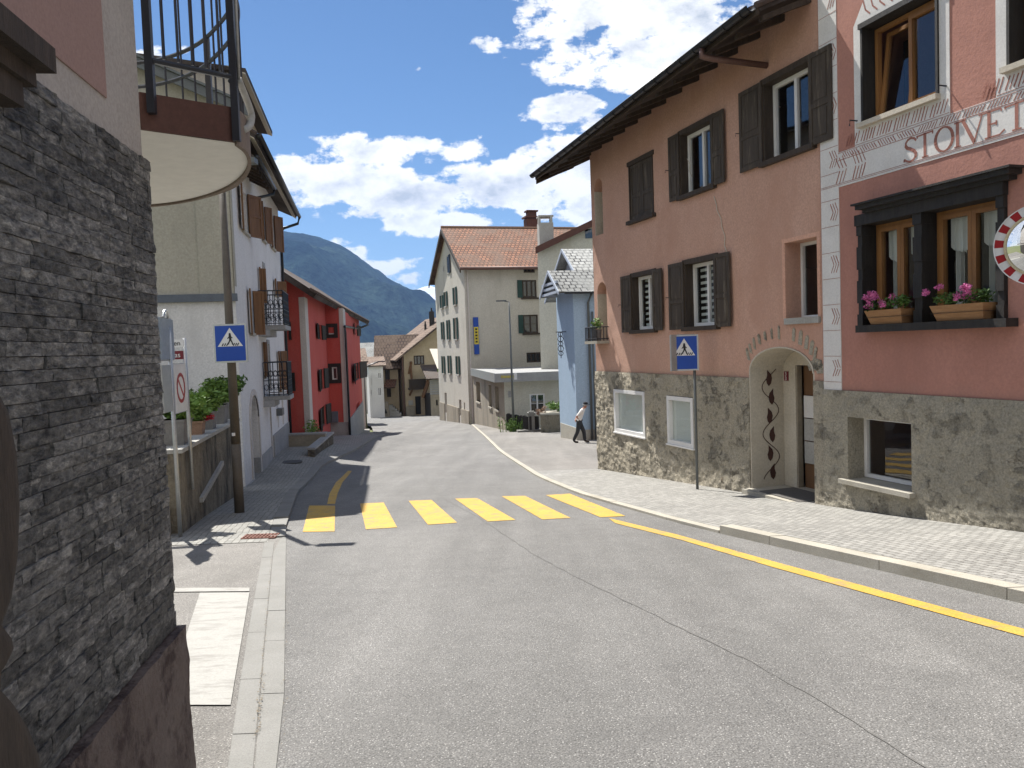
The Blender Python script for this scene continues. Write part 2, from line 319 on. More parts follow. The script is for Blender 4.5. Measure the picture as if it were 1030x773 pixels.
c = mixc(nt, mrange(nt, math2(nt, 'ADD', math2(nt, 'MULTIPLY', st_, .75), math2(nt, 'MULTIPLY', n1, .25)), .40, .58), (.026,.027,.029), (.225,.215,.195))
c = mixc(nt, mrange(nt, st_, .57, .68), c, (.36,.34,.30))
c = mixc(nt, 1.0, c, mrange(nt, at.outputs['Fac'], 0, 1, .48, 1.5), 'MULTIPLY')
c = mixc(nt, .6, c, mrange(nt, n2, .3, .7, .6, 1.3), 'MULTIPLY')
nt.links.new(c, p.inputs['Base Color'])
bumpn(nt, p, math2(nt, 'ADD', math2(nt, 'MULTIPLY', st_, 2.0), math2(nt, 'ADD', n1, math2(nt, 'MULTIPLY', n2, .25))), .9, .012)
# roof tiles, laid out with UVs in metres
def tiles(name, c1, c2, gap, w, h, bump=.8, weather=(.3,.2,.15)):
    m, nt, p, tc = special(name, .85, .25)
    b = nd(nt, 'ShaderNodeTexBrick'); b.offset = .5
    b.inputs['Brick Width'].default_value = w; b.inputs['Row Height'].default_value = h; b.inputs['Mortar Size'].default_value = h*.11; b.inputs['Mortar Smooth'].default_value = .3
    b.inputs['Scale'].default_value = 1; b.inputs['Color1'].default_value = rgba(c1); b.inputs['Color2'].default_value = rgba(c2); b.inputs['Mortar'].default_value = rgba(gap)
    nt.links.new(tc.outputs['UV'], b.inputs['Vector'])
    n1 = noisen(nt, tc.outputs['Object'], .7, 6); n2 = noisen(nt, tc.outputs['Object'], 9, 4)
    c = mixc(nt, mrange(nt, n1, .42, .66), b.outputs['Color'], weather)
    c = mixc(nt, .6, c, mrange(nt, n2, .3, .7, .6, 1.3), 'MULTIPLY')
    nt.links.new(c, p.inputs['Base Color'])
    # each row rises towards its lower edge, like overlapping tiles
    sx = nd(nt, 'ShaderNodeSeparateXYZ'); nt.links.new(tc.outputs['UV'], sx.inputs[0])
    fr = math2(nt, 'FRACT', math2(nt, 'DIVIDE', sx.outputs[1], h), 0.0)
    hh = math2(nt, 'ADD', math2(nt, 'MULTIPLY', fr, -1.0), math2(nt, 'MULTIPLY', b.outputs['Fac'], -.8))
    bumpn(nt, p, hh, bump, .05)
tiles('tiles_orange', (.21,.095,.055), (.33,.155,.09), (.06,.035,.026), .34, .42, weather=(.17,.11,.08))
tiles('tiles_grey', (.33,.33,.31), (.42,.42,.40), (.06,.06,.06), .30, .30, weather=(.36,.36,.34))
tiles('tiles_brown', (.17,.12,.09), (.21,.15,.115), (.07,.05,.04), .38, .5, weather=(.22,.16,.12))
tiles('tiles_dark', (.11,.085,.07), (.15,.11,.09), (.04,.03,.025), .3, .35, weather=(.1,.085,.075))
# mountain
m, nt, p, tc = special('forest_slope', 1.0, .0); o = tc.outputs['Object']
n1 = noisen(nt, o, .0022, 8, .62); n2 = math2(nt, 'ADD', math2(nt, 'MULTIPLY', noisen(nt, o, .045, 7, .8), .6), math2(nt, 'MULTIPLY', noisen(nt, o, .010, 6, .7), .4)); n3 = noisen(nt, o, .0055, 5, .6)
c = mixc(nt, mrange(nt, n1, .4, .62), (.010,.021,.021), (.030,.048,.036))
c = mixc(nt, mrange(nt, n3, .65, .70, 0, .7), c, (.07,.09,.045))
c = mixc(nt, 1.0, c, mrange(nt, n2, .40, .60, .05, 2.1), 'MULTIPLY')
nt.links.new(c, p.inputs['Base Color']); bumpn(nt, p, n2, 1.0, 40)
m, nt, p, tc = special('snow_range', 1.0, .0); o = tc.outputs['Object']
n1 = noisen(nt, o, .0012, 9, .7)
sx = nd(nt, 'ShaderNodeSeparateXYZ'); nt.links.new(o, sx.inputs[0])
hgt = math2(nt, 'ADD', sx.outputs[2], math2(nt, 'MULTIPLY', math2(nt, 'SUBTRACT', n1, .5), 700.0))
c = mixc(nt, mrange(nt, hgt, 430, 560), (.05,.065,.06), (.8,.82,.85)); nt.links.new(c, p.inputs['Base Color'])
mat('ground_far', (.09,.12,.04), (.15,.15,.07), .95, .05, 3, .2)

# ------------------------------------------------------------------ mesh builder
class MB:
    def __init__(s): s.v = []; s.f = []; s.uv = {}; s.tone = []
    def face(s, pts, uv=None):
        i = len(s.v); s.v += [Vector(q) for q in pts]; s.f.append(tuple(range(i, i+len(pts))))
        if uv: s.uv[len(s.f)-1] = uv
        return s
    def mesh(s, verts, faces):
        i = len(s.v); s.v += [Vector(q) for q in verts]; s.f += [tuple(i+k for k in fc) for fc in faces]; return s
    def hexa(s, q):
        return s.mesh(q, [(0,3,2,1),(4,5,6,7),(0,1,5,4),(1,2,6,5),(2,3,7,6),(3,0,4,7)])
    def box(s, c, size, rz=0.0):
        cx, cy, cz = c; a, b, h = size[0]/2, size[1]/2, size[2]/2; cr, sr = cos(rz), sin(rz)
        q = []
        for z in (-h, h):
            for x, y in ((-a,-b),(a,-b),(a,b),(-a,b)): q.append((cx+x*cr-y*sr, cy+x*sr+y*cr, cz+z))
        return s.hexa(q)
    def pbox(s, P, s0, s1, z0, z1, o0, o1):
        q = []
        for z in (z0, z1):
            for a, o in ((s0,o0),(s1,o0),(s1,o1),(s0,o1)): q.append(P.pt(a, z, o))
        return s.hexa(q)
    def tube(s, pts, r, n=8, cap=True, r2=None):
        pts = [Vector(q) for q in pts]; rings = []
        m = len(pts)
        for k, q in enumerate(pts):
            t = (pts[min(k+1, m-1)]-pts[max(k-1, 0)]).normalized()
            up = Vector((0,0,1)) if abs(t.z) < .9 else Vector((1,0,0))
            a = t.cross(up).normalized(); b = t.cross(a).normalized()
            rr = r if r2 is None else r+(r2-r)*k/(m-1)
            rings.append([q+a*cos(2*pi*j/n)*rr+b*sin(2*pi*j/n)*rr for j in range(n)])
        vs = [x for rg in rings for x in rg]; fs = []
        for k in range(m-1):
            for j in range(n): fs.append((k*n+j, k*n+(j+1)%n, (k+1)*n+(j+1)%n, (k+1)*n+j))
        if cap: fs += [tuple(range(n-1,-1,-1)), tuple((m-1)*n+j for j in range(n))]
        return s.mesh(vs, fs)
    def lathe(s, c, prof, n=12, sx=1.0, sy=1.0):
        vs = []; fs = []
        for r, z in prof:
            for j in range(n): vs.append((c[0]+r*cos(2*pi*j/n)*sx, c[1]+r*sin(2*pi*j/n)*sy, c[2]+z))
        m = len(prof)
        for k in range(m-1):
            for j in range(n): fs.append((k*n+j, k*n+(j+1)%n, (k+1)*n+(j+1)%n, (k+1)*n+j))
        fs += [tuple(range(n-1,-1,-1)), tuple((m-1)*n+j for j in range(n))]
        return s.mesh(vs, fs)
    def ribbon(s, P, pts, w, o0, o1=None):
        """stroke of width w drawn on plane P through (s,z) points"""
        if o1 is None: o1 = o0+.004
        for (a, b) in zip(pts, pts[1:]):
            dx, dz = b[0]-a[0], b[1]-a[1]; L = hypot(dx, dz) or 1e-6
            wa = w if not isinstance(w, tuple) else w[0]
            nx, nz = -dz/L*wa/2, dx/L*wa/2; ex, ez = dx/L*wa*.2, dz/L*wa*.2
            q = [(a[0]-ex+nx, a[1]-ez+nz), (a[0]-ex-nx, a[1]-ez-nz), (b[0]+ex-nx, b[1]+ez-nz), (b[0]+ex+nx, b[1]+ez+nz)]
            s.hexa([P.pt(x, z, o0) for x, z in q]+[P.pt(x, z, o1) for x, z in q])
        return s
    def prism(s, P, pts, o0, o1):
        n = len(pts); vs = [P.pt(a, z, o0) for a, z in pts]+[P.pt(a, z, o1) for a, z in pts]
        return s.mesh(vs, [tuple(range(n)), tuple(range(2*n-1, n-1, -1))]+[(i, (i+1) % n, n+(i+1) % n, n+i) for i in range(n)])
    def build(s, name, material, parent=None, smooth=False, **props):
        me = bpy.data.meshes.new(name); me.from_pydata([tuple(v) for v in s.v], [], s.f)
        if s.uv:
            l = me.uv_layers.new(name='UVMap')
            for fi, uv in s.uv.items():
                for k, li in enumerate(me.polygons[fi].loop_indices): l.data[li].uv = uv[k]
        if s.tone:
            a = me.attributes.new('tone', 'FLOAT', 'POINT'); a.data.foreach_set('value', s.tone)
        me.materials.append(MATS[material]); me.update()
        bm = bmesh.new(); bm.from_mesh(me); bmesh.ops.recalc_face_normals(bm, faces=bm.faces); bm.to_mesh(me); bm.free()
        if smooth:
            for q in me.polygons: q.use_smooth = True
        o = bpy.data.objects.new(name, me); COL.objects.link(o)
        if parent is not None:
            o.parent = parent
            o.matrix_parent_inverse = wm(parent).inverted()
        for k, v in props.items(): o[k] = v
        return o
def wm(o):
    m = Matrix.LocRotScale(o.location, o.rotation_euler, o.scale)
    if o.parent: m = wm(o.parent) @ o.matrix_parent_inverse @ m
    return m
def thing(name, label, cat, loc=(0,0,0), group=None):
    o = bpy.data.objects.new(name, None); COL.objects.link(o); o.location = loc; o.empty_display_size = .3
    o['label'] = label; o['category'] = cat
    if group: o['group'] = group
    return o
def copy_tree(o, parent=None):
    c = o.copy(); COL.objects.link(c)
    if parent is not None: c.parent = parent
    for ch in [q for q in bpy.data.objects if q.parent == o]: copy_tree(ch, c)
    return c
def struct(o): o['kind'] = 'structure'; return o
def lerp(a, b, t): return a+(b-a)*t
def interp(tab, x):
    if x <= tab[0][0]: 
        (a, za), (b, zb) = tab[0], tab[1]
        return za+(zb-za)*(x-a)/(b-a) if tab is not None and EXTRA else za
    for (a, za), (b, zb) in zip(tab, tab[1:]):
        if x <= b: return za+(zb-za)*(x-a)/(b-a)
    return tab[-1][1]
EXTRA = True
def text_on(P, txt, s, z, size, o, material, name, parent, flip=-1, align='LEFT', ext=.002, xs=1.0):
    """flat lettering on plane P, reading along -s (flip=-1) or +s (flip=1)"""
    cu = bpy.data.curves.new('lettering', 'FONT'); cu.body = txt; cu.size = size; cu.extrude = ext; cu.align_x = align
    ob = bpy.data.objects.new('lettering', cu); COL.objects.link(ob)
    bpy.context.view_layer.update()
    me = bpy.data.meshes.new_from_object(ob.evaluated_get(bpy.context.evaluated_depsgraph_get()))
    bpy.data.objects.remove(ob)
    xd = P.d*flip; me.transform(Matrix.Identity(4))
    for v in me.vertices:
        x, y, w = v.co; q = P.pt(s, z+y, o+w); v.co = (q.x+xd.x*x*xs, q.y+xd.y*x*xs, q.z)
    me.materials.clear(); me.materials.append(MATS[material])
    o2 = bpy.data.objects.new(name, me); COL.objects.link(o2); o2.parent = parent; o2.matrix_parent_inverse = wm(parent).inverted()
    return o2

# ------------------------------------------------------------------ walls with openings
def wall(P, s0, s1, z0, z1, holes, depth, mb=None, o=0.0, arch=()):
    """grid wall on plane P with rectangular holes (a0,a1,b0,b1[,depth]) and their reveals; arch: indices of arched holes"""
    mb = mb or MB()
    hs = []
    for i, h in enumerate(holes):
        a0, a1, b0, b1 = max(h[0], s0), min(h[1], s1), max(h[2], z0), min(h[3], z1)
        if a1-a0 > .01 and b1-b0 > .01: hs.append((a0, a1, b0, b1, h[4] if len(h) > 4 else depth, i, h))
    ss = sorted({s0, s1} | {h[0] for h in hs} | {h[1] for h in hs}); zs = sorted({z0, z1} | {h[2] for h in hs} | {h[3] for h in hs})
    for a, b in zip(ss, ss[1:]):
        for c, d in zip(zs, zs[1:]):
            if any(h[0]-1e-6 <= a and b <= h[1]+1e-6 and h[2]-1e-6 <= c and d <= h[3]+1e-6 for h in hs): continue
            mb.face([P.pt(a,c,o), P.pt(b,c,o), P.pt(b,d,o), P.pt(a,d,o)])
    for a0, a1, b0, b1, dp, i, h in hs:
        mb.face([P.pt(a0,b0,o), P.pt(a0,b1,o), P.pt(a0,b1,-dp), P.pt(a0,b0,-dp)])
        mb.face([P.pt(a1,b0,o), P.pt(a1,b1,o), P.pt(a1,b1,-dp), P.pt(a1,b0,-dp)])
        if b0 > z0+1e-4: mb.face([P.pt(a0,b0,o), P.pt(a1,b0,o), P.pt(a1,b0,-dp), P.pt(a0,b0,-dp)])
        if b1 < z1-1e-4: mb.face([P.pt(a0,b1,o), P.pt(a1,b1,o), P.pt(a1,b1,-dp), P.pt(a0,b1,-dp)])
        if i in arch and b1 == h[3]:
            rise = min((a1-a0)/2, arch[i] if isinstance(arch, dict) else 9); cx = (a0+a1)/2; hw = (a1-a0)/2; n = 12
            cur = [(cx-hw*cos(pi*k/n), b1-rise+rise*sin(pi*k/n)) for k in range(n+1)]
            for (p0, p1) in zip(cur, cur[1:]):
                mb.face([P.pt(p0[0],p0[1],o), P.pt(p1[0],p1[1],o), P.pt(p1[0],b1,o), P.pt(p0[0],b1,o)])
                mb.face([P.pt(p0[0],p0[1],o), P.pt(p1[0],p1[1],o), P.pt(p1[0],p1[1],-dp), P.pt(p0[0],p0[1],-dp)])
    return mb
def fine_wall(P, s0, s1, z0, z1, holes, depth, o, cell, amp, scl, seed=0, arch=(), rocky=True, lock=()):
    """like wall(), but the face is a fine grid with real relief; holes keep crisp reveals"""
    mb = MB()
    hs = [(max(h[0], s0), min(h[1], s1), max(h[2], z0), min(h[3], z1), h[4] if len(h) > 4 else depth, i, h) for i, h in enumerate(holes)]
    hs = [h for h in hs if h[1]-h[0] > .01 and h[3]-h[2] > .01]
    def cuts(a, b, inner):
        base = sorted({a, b} | {x for x in inner if a < x < b}); out = []
        for x, y in zip(base, base[1:]):
            n = max(1, int(round((y-x)/cell))); out += [lerp(x, y, k/n) for k in range(n)]
        return out+[b]
    S_ = cuts(s0, s1, [h[0] for h in hs]+[h[1] for h in hs]); Z_ = cuts(z0, z1, [h[2] for h in hs]+[h[3] for h in hs])
    idx = {}
    def disp(s, z):
        p = Vector((s*scl+seed, z*scl*1.15, seed*.37)); n1 = noise.noise(p*.45); 
        if rocky:
            d = .5*n1+.45*noise.noise(p*1.3)+.38*(1-abs(noise.noise(p*2.1))*2.2)*.5+.28*noise.noise(p*4.6)+.16*noise.noise(p*10)
        else: d = n1+.35*noise.noise(p*1.7)+.12*noise.noise(p*5)
        e = 1.0
        for h in hs:
            if h[2]-.2 < z < h[3]+.2 and h[0]-.2 < s < h[1]+.2:
                dx = max(h[0]-s, s-h[1], 0); dz = max(h[2]-z, z-h[3], 0); e = min(e, max(0, min(1, hypot(dx, dz)/.10)))
        for zl_ in lock: e = min(e, abs(z-zl_)/.06)
        return o+amp*d*min(1, e)
    def V(i, j):
        if (i, j) not in idx: idx[(i, j)] = len(mb.v); mb.v.append(P.pt(S_[i], Z_[j], disp(S_[i], Z_[j])))
        return idx[(i, j)]
    for i in range(len(S_)-1):
        cs = (S_[i]+S_[i+1])/2
        for j in range(len(Z_)-1):
            cz = (Z_[j]+Z_[j+1])/2
            if any(h[0] < cs < h[1] and h[2] < cz < h[3] for h in hs): continue
            mb.f.append((V(i, j), V(i+1, j), V(i+1, j+1), V(i, j+1)))
    for a0, a1, b0, b1, dp, i, h in hs:
        mb.face([P.pt(a0,b0,o), P.pt(a0,b1,o), P.pt(a0,b1,-dp), P.pt(a0,b0,-dp)]); mb.face([P.pt(a1,b0,o), P.pt(a1,b1,o), P.pt(a1,b1,-dp), P.pt(a1,b0,-dp)])
        if b0 > z0+1e-4: mb.face([P.pt(a0,b0,o), P.pt(a1,b0,o), P.pt(a1,b0,-dp), P.pt(a0,b0,-dp)])
        if b1 < z1-1e-4: mb.face([P.pt(a0,b1,o), P.pt(a1,b1,o), P.pt(a1,b1,-dp), P.pt(a0,b1,-dp)])
        if i in arch and b1 == h[3]:
            ri = min((a1-a0)/2, arch[i]); cx = (a0+a1)/2; hw = (a1-a0)/2; n = 14
            cur = [(cx-hw*cos(pi*k/n), b1-ri+ri*sin(pi*k/n)) for k in range(n+1)]
            for (p0, p1) in zip(cur, cur[1:]):
                mb.face([P.pt(p0[0],p0[1],o), P.pt(p1[0],p1[1],o), P.pt(p1[0],b1,o), P.pt(p0[0],b1,o)]); mb.face([P.pt(p0[0],p0[1],o), P.pt(p1[0],p1[1],o), P.pt(p1[0],p1[1],-dp), P.pt(p0[0],p0[1],-dp)])
    return mb
def shell(parent, material, corners, z0, z1, skip=(), name='wall'):
    """other walls of a building; corners = list of (x,y) going round, skip = indices of edges left out"""
    mb = MB()
    n = len(corners)
    for i in range(n):
        if i in skip: continue
        a = corners[i]; b = corners[(i+1) % n]
        mb.face([(a[0],a[1],z0),(b[0],b[1],z0),(b[0],b[1],z1),(a[0],a[1],z1)])
    return mb.build(name, material, parent)
def frame_mb(P, a0, a1, b0, b1, w, o0, o1, mull=1, bars=0, mw=None):
    mb = MB(); mw = mw or w
    mb.pbox(P, a0, a0+w, b0, b1, o0, o1); mb.pbox(P, a1-w, a1, b0, b1, o0, o1)
    mb.pbox(P, a0+w, a1-w, b0, b0+w, o0, o1); mb.pbox(P, a0+w, a1-w, b1-w, b1, o0, o1)
    for k in range(mull):
        c = a0+(a1-a0)*(k+1)/(mull+1); mb.pbox(P, c-mw/2, c+mw/2, b0+w, b1-w, o0, o1-.004)
    for k in range(bars):
        c = b0+(b1-b0)*(k+1)/(bars+1); mb.pbox(P, a0+w, a1-w, c-.012, c+.012, o0, o1-.008)
    return mb
def pane(P, a0, a1, b0, b1, o, gm, parent):
    return MB().face([P.pt(a0,b0,o), P.pt(a1,b0,o), P.pt(a1,b1,o), P.pt(a0,b1,o)]).build('pane', gm, parent)
def window(parent, P, r, depth, w=.06, mull=1, bars=0, fm='white_frame', gm='glass_dark', dark=True, thick=.06, name='window'):
    a0, a1, b0, b1 = r[:4]
    f = frame_mb(P, a0, a1, b0, b1, w, -depth, -depth+thick, mull, bars).build(name, fm, parent)
    pane(P, a0+w, a1-w, b0+w, b1-w, -depth+.015, gm, f)
    return f
def panel_shutter(P, s0, s1, z0, z1, o0, o1, slats=False):
    mb = MB(); w = min(.07, (s1-s0)*.2); mb.pbox(P, s0, s1, z0, z1, o0, o1-.012)
    mb.pbox(P, s0, s0+w, z0, z1, o1-.012, o1); mb.pbox(P, s1-w, s1, z0, z1, o1-.012, o1)
    zm = z0+(z1-z0)*.42
    for a, b in ((z0, z0+w), (zm-w/2, zm+w/2), (z1-w, z1)): mb.pbox(P, s0+w, s1-w, a, b, o1-.012, o1)
    if s1-s0 > .25:
        for a, b in ((z0+w+.04, zm-w/2-.04), (zm+w/2+.04, z1-w-.04)): mb.pbox(P, s0+w+.035, s1-w-.035, a, b, o1-.012, o1-.004)
    return mb
def shutter_angled(P, hinge, width, z0, z1, ang, sgn, t=.035):
    """shutter hinged at s=hinge; sgn = direction it opens along s, ang 0=flat on wall, 90=square to the wall"""
    a = radians(ang); d3 = P.d*sgn*cos(a)+P.n*sin(a); n3 = P.n*cos(a)-P.d*sgn*sin(a)
    base = P.P+P.d*hinge+P.n*.03; mb = MB(); q = []
    def pt(x, z, o): v = base+d3*x+n3*o; return Vector((v.x, v.y, z))
    def bx(x0, x1, c0, c1, o0, o1): mb.hexa([pt(x0,c0,o0),pt(x1,c0,o0),pt(x1,c0,o1),pt(x0,c0,o1),pt(x0,c1,o0),pt(x1,c1,o0),pt(x1,c1,o1),pt(x0,c1,o1)])
    bx(0, width, z0, z1, 0, t*.6)
    w = .06
    for oo in ((-t*.25, 0), (t*.6, t)):
        bx(0, w, z0, z1, *oo); bx(width-w, width, z0, z1, *oo)
        for c in (z0, (z0+z1)/2-w/2, z1-w): bx(w, width-w, c, c+w, *oo)
    return mb
def roof_slab(mb, a, b, c, d, t=.12, tile=True):
    """a,b lower edge, c,d upper edge (c above b). uv in metres"""
    a, b, c, d = map(Vector, (a, b, c, d)); n = (b-a).cross(d-a).normalized()
    if n.z < 0: n = -n
    L = (b-a).length; H = (d-a).length
    up = (d-a).normalized(); al = (b-a).normalized()
    def uvp(p): return ((p-a).dot(al), (p-a).dot(up))
    top = [a, b, c, d]; bot = [q-n*t for q in top]
    mb.face(top, [uvp(q) for q in top])
    mb.face(bot, [(0,0)]*4)
    for i in range(4):
        j = (i+1) % 4; mb.face([top[i], top[j], bot[j], bot[i]], [(.02,.02)]*4)
    return mb

# ================================================================== PLANES OF THE BUILDINGS
q = G(736, 495)
PR = Pl(q, hdir(258), 1)                     # pink houses on the right
q = G(247, 492.6)
PW = Pl(q, hdir(368), -1)                    # white house on the left
r_ = ray(162.5, 400); CORN = (r_[0]*3.1, 3.1)
PS = Pl(CORN, hdir(412), -1)                 # slate clad house beside the camera
# ================================================================== GROUND
def grid_strip(name, material, ys, fl, fr, n, off, kind=True, offf=None):
    mb = MB(); vs = []; fs = []
    for y in ys:
        xl, xr = fl(y), fr(y)
        for k in range(n+1):
            x = lerp(xl, xr, k/n); vs.append((x, y, g(x, y)+(offf(x, y) if offf else off)))
    for i in range(len(ys)-1):
        for k in range(n): fs.append((i*(n+1)+k, i*(n+1)+k+1, (i+1)*(n+1)+k+1, (i+1)*(n+1)+k))
    mb.mesh(vs, fs); o = mb.build(name, material, None, smooth=True)
    if kind: struct(o)
    return o
# kerb lines from the photo, as x(y)
L = [G(*p) for p in [(285.3,773),(286.6,650),(288,533),(300,497),(324.5,470),(342,461.5),(353.6,456),(380,440)]]
xl_tab = [(-60, L[0].x+1.5), (-6, L[0].x+.2)]+[(p.y, p.x) for p in L]
xl_tab += [(L[-1].y+3, L[-1].x-.1), (L[-1].y+6, L[-1].x-1.2), (62, -11.5), (80, -17), (110, -30), (200, -60)]
R_ = [G(*p) for p in [(1030,608),(730,538.5),(690,529),(655,519),(618,508.5),(580,497.5),(540,480.5),(505,457),(487.5,440),(474.5,428)]]
slope0 = (R_[1].x-R_[0].x)/(R_[1].y-R_[0].y)
xr_tab = [(-60, R_[0].x-slope0*66*.6), (0, R_[0].x-slope0*6)]+[(p.y, p.x) for p in R_]+[(62, -3.9), (84, -7.6), (96, -9), (110, -8), (200, 0)]
XL = lambda y: interp(xl_tab, y)
XR = lambda y: interp(xr_tab, y)
def frange(a, b, st):
    out = []; x = a
    while x < b: out.append(x); x += st
    return out+[b]
YS = sorted(set(frange(-58, 0, 4)+frange(0, 16, .5)+frange(16, 60, 1)+frange(60, 110, 2.5)))
# terrain sheet to the horizon
xs = [-30000,-12000,-5000,-2000,-900,-400,-200,-100,-50]+frange(-30, 30, 3)+[50,100,200,400,900,2000,5000,12000,30000]
ysg = [-30000,-9000,-3000,-900,-300,-120,-58]+frange(-50, 110, 4)+[130,160,200,260,340,450,600,750,900,1500,3000,6000,12000,30000]
mb = MB(); vs = []; fs = []
for y in ysg:
    for x in xs: vs.append((x, y, g(x, y)-.30-(6 if y > 130 else 0)))
n = len(xs)
for i in range(len(ysg)-1):
    for k in range(n-1): fs.append((i*n+k, i*n+k+1, (i+1)*n+k+1, (i+1)*n+k))
struct(mb.mesh(vs, fs).build('ground', 'ground_far', None, smooth=True))
struct(grid_strip('road', 'asphalt', YS, lambda y: XL(y)-.02, lambda y: XR(y)+.02, 24, 0.0))
def lrise(y): return .010+.055*sst((y-yd)/3.0)
# left gutter stones: two flush granite strips up to the drain, one kerb after it
ya, yd = -6.0, G(266, 546).y
tabA = [(p.y, p.x) for p in [G(229,773), G(247,650), G(266,546)]]
tabM = [(p.y, p.x) for p in [G(255.6,773), G(266,650), G(275.7,546)]]
def xA(y): return interp(tabA, y) if y > 3 else XL(y)-(XL(3.7)-interp(tabA, 3.7))
def xM(y): return interp(tabM, y) if y > 3 else XL(y)-(XL(3.7)-interp(tabM, 3.7))
def stones(name, fl, fr, y0, y1, step, off, material, h=.0, jit=.0, offf=None):
    mb = MB(); y = y0; off0 = off
    while y < y1-.05:
        e = min(y+step*random.uniform(.85,1.15), y1); gp = .003
        q = []; dz = random.uniform(-jit, jit); off = offf((y+e)/2) if offf else off0
        for zz in (-.12, off+dz):
            for (x, yy) in ((fl(y+gp), y+gp), (fr(y+gp), y+gp), (fr(e-gp), e-gp), (fl(e-gp), e-gp)): q.append((x, yy, g(x, yy)+zz))
        mb.hexa(q); y = e
    o = mb.build(name, material, None); bv = o.modifiers.new('bevel', 'BEVEL'); bv.width = .004; bv.segments = 2; return struct(o)
stones('kerb', lambda y: xM(y)+.003, lambda y: XL(y)+.0, ya, yd+.35, 1.0, .010, 'granite', jit=.002)
stones('kerb', lambda y: xA(y), lambda y: xM(y)-.003, ya, yd, 1.0, .007, 'granite', jit=.002)
stones('kerb', lambda y: XL(y)-.24, lambda y: XL(y)-.01, yd+.36, 50, .9, .075, 'granite', jit=.003, offf=lambda y: lrise(y)+.008)
def _dummy(): pass
# left pavement: asphalt apron near, setts beyond the drain
grid_strip('pavement', 'asphalt_path', sorted(set([y for y in YS if -58 <= y < yd]+[yd, yd+.45])), lambda y: -9 if y > 3 else min(-1.0, xA(y)-.3), lambda y: XL(y)-.022, 10, .003)
grid_strip('pavement', 'setts_left', sorted(set([yd, yd+.2]+[y for y in YS if yd < y <= 56])), lambda y: XL(y)-12, lambda y: XL(y)-.245, 24, .065, offf=lambda x, y: lrise(y))
# right kerb: raised towards the camera, flush further on
ykr = G(730, 538).y
def rise(y, x=None):
    w = .3 if x is None else .3+1.6*max(0, x-XR(y)-.25)
    return .070*(1-sst((y-ykr+w*.5)/w))+.035
stones('kerb', lambda y: XR(y)+.01, lambda y: XR(y)+.20, -8, ykr+.1, 1.3, .105, 'granite_warm', jit=.004)
stones('kerb', lambda y: XR(y)+.01, lambda y: XR(y)+.15, ykr+.12, 58, 1.1, .040, 'granite_warm', jit=.003)
def kr(y): return .205 if y < ykr+.1 else .155
ycob = G(575, 474).y
def cob_end(y): return 14
grid_strip('pavement', 'setts_right', sorted(set([y for y in YS if -58 <= y < ycob]+[ykr, ykr+.1, ykr+.12, ykr-.1, ykr+.25, ycob])), lambda y: XR(y)+kr(y), lambda y: XR(y)+kr(y)+9, 12, 0, offf=lambda x, y: rise(y, x))
grid_strip('pavement', 'asphalt_path', sorted(set([ycob]+[y for y in YS if ycob < y <= 59.5])), lambda y: XR(y)+.155, lambda y: XR(y)+16, 16, .034)
# far pavement in front of the chalet
mb = MB()
fp = [G(445,420.5), G(404,415.5), G(380,417.5), G(366,419.5)]
# painted markings
def quad_mark(mb, pts, off=.006, n=8):
    P0, P1, P2, P3 = [G(*p) for p in pts]
    vs = []; fs = []
    for i in range(n+1):
        a = P0.lerp(P3, i/n); b = P1.lerp(P2, i/n)
        for k in range(5):
            c = a.lerp(b, k/4); vs.append((c.x, c.y, g(c.x, c.y)+off))
    for i in range(n):
        for k in range(4): fs.append((i*5+k, i*5+k+1, (i+1)*5+k+1, (i+1)*5+k))
    mb.mesh(vs, fs)
mb = MB()
for pts in [[(304.5,535.5),(336.5,535.2),(337.2,509),(311,509)], [(368,533),(399.5,531),(386,506),(362,507)],
            [(430.5,528.3),(460,526.3),(434,503.3),(411,504.2)], [(490.5,525),(518.5,523.5),(480,501.5),(457.5,502)],
            [(545.5,523),(574,521.5),(528,499.2),(504.5,499.6)], [(604,520.8),(629,519.6),(573,497),(549,498.5)]]: quad_mark(mb, pts)
struct(mb.build('crosswalk', 'yellow_paint'))
mb = MB()
def line_mark(mb, tops, bots, off=.006):
    A_ = [G(*p) for p in tops]; B_ = [G(*p) for p in bots]
    def dens(Q):
        out = []
        for a, b in zip(Q, Q[1:]): out += [a.lerp(b, k/6) for k in range(6)]
        return out+[Q[-1]]
    A_, B_ = dens(A_), dens(B_)
    for i in range(len(A_)-1):
        q = [A_[i], B_[i], B_[i+1], A_[i+1]]; mb.face([(p.x, p.y, g(p.x, p.y)+off) for p in q])
line_mark(mb, [(612,521.6),(680,538),(778,565.4),(900,598.5),(1030,633.6),(1200,680)], [(619,526.8),(684,543.3),(778,571.3),(900,605.3),(1030,641.3),(1200,690)])
line_mark(mb, [(329,507.5),(331.5,497),(338,485.5),(350,474)], [(337,507.5),(339.5,497),(344.5,485.5),(354,474)])
struct(mb.build('yellow_road_line', 'yellow_paint'))
mb = MB()
line_mark(mb, [(120,592.5),(180,592.6),(251,592.4)], [(120,596.5),(180,596.6),(251,596)], .012)
quad_mark(mb, [(232,711),(165,711),(201,597.6),(251,597.2)], .012)
struct(mb.build('white_bay_marking', 'white_paint'))
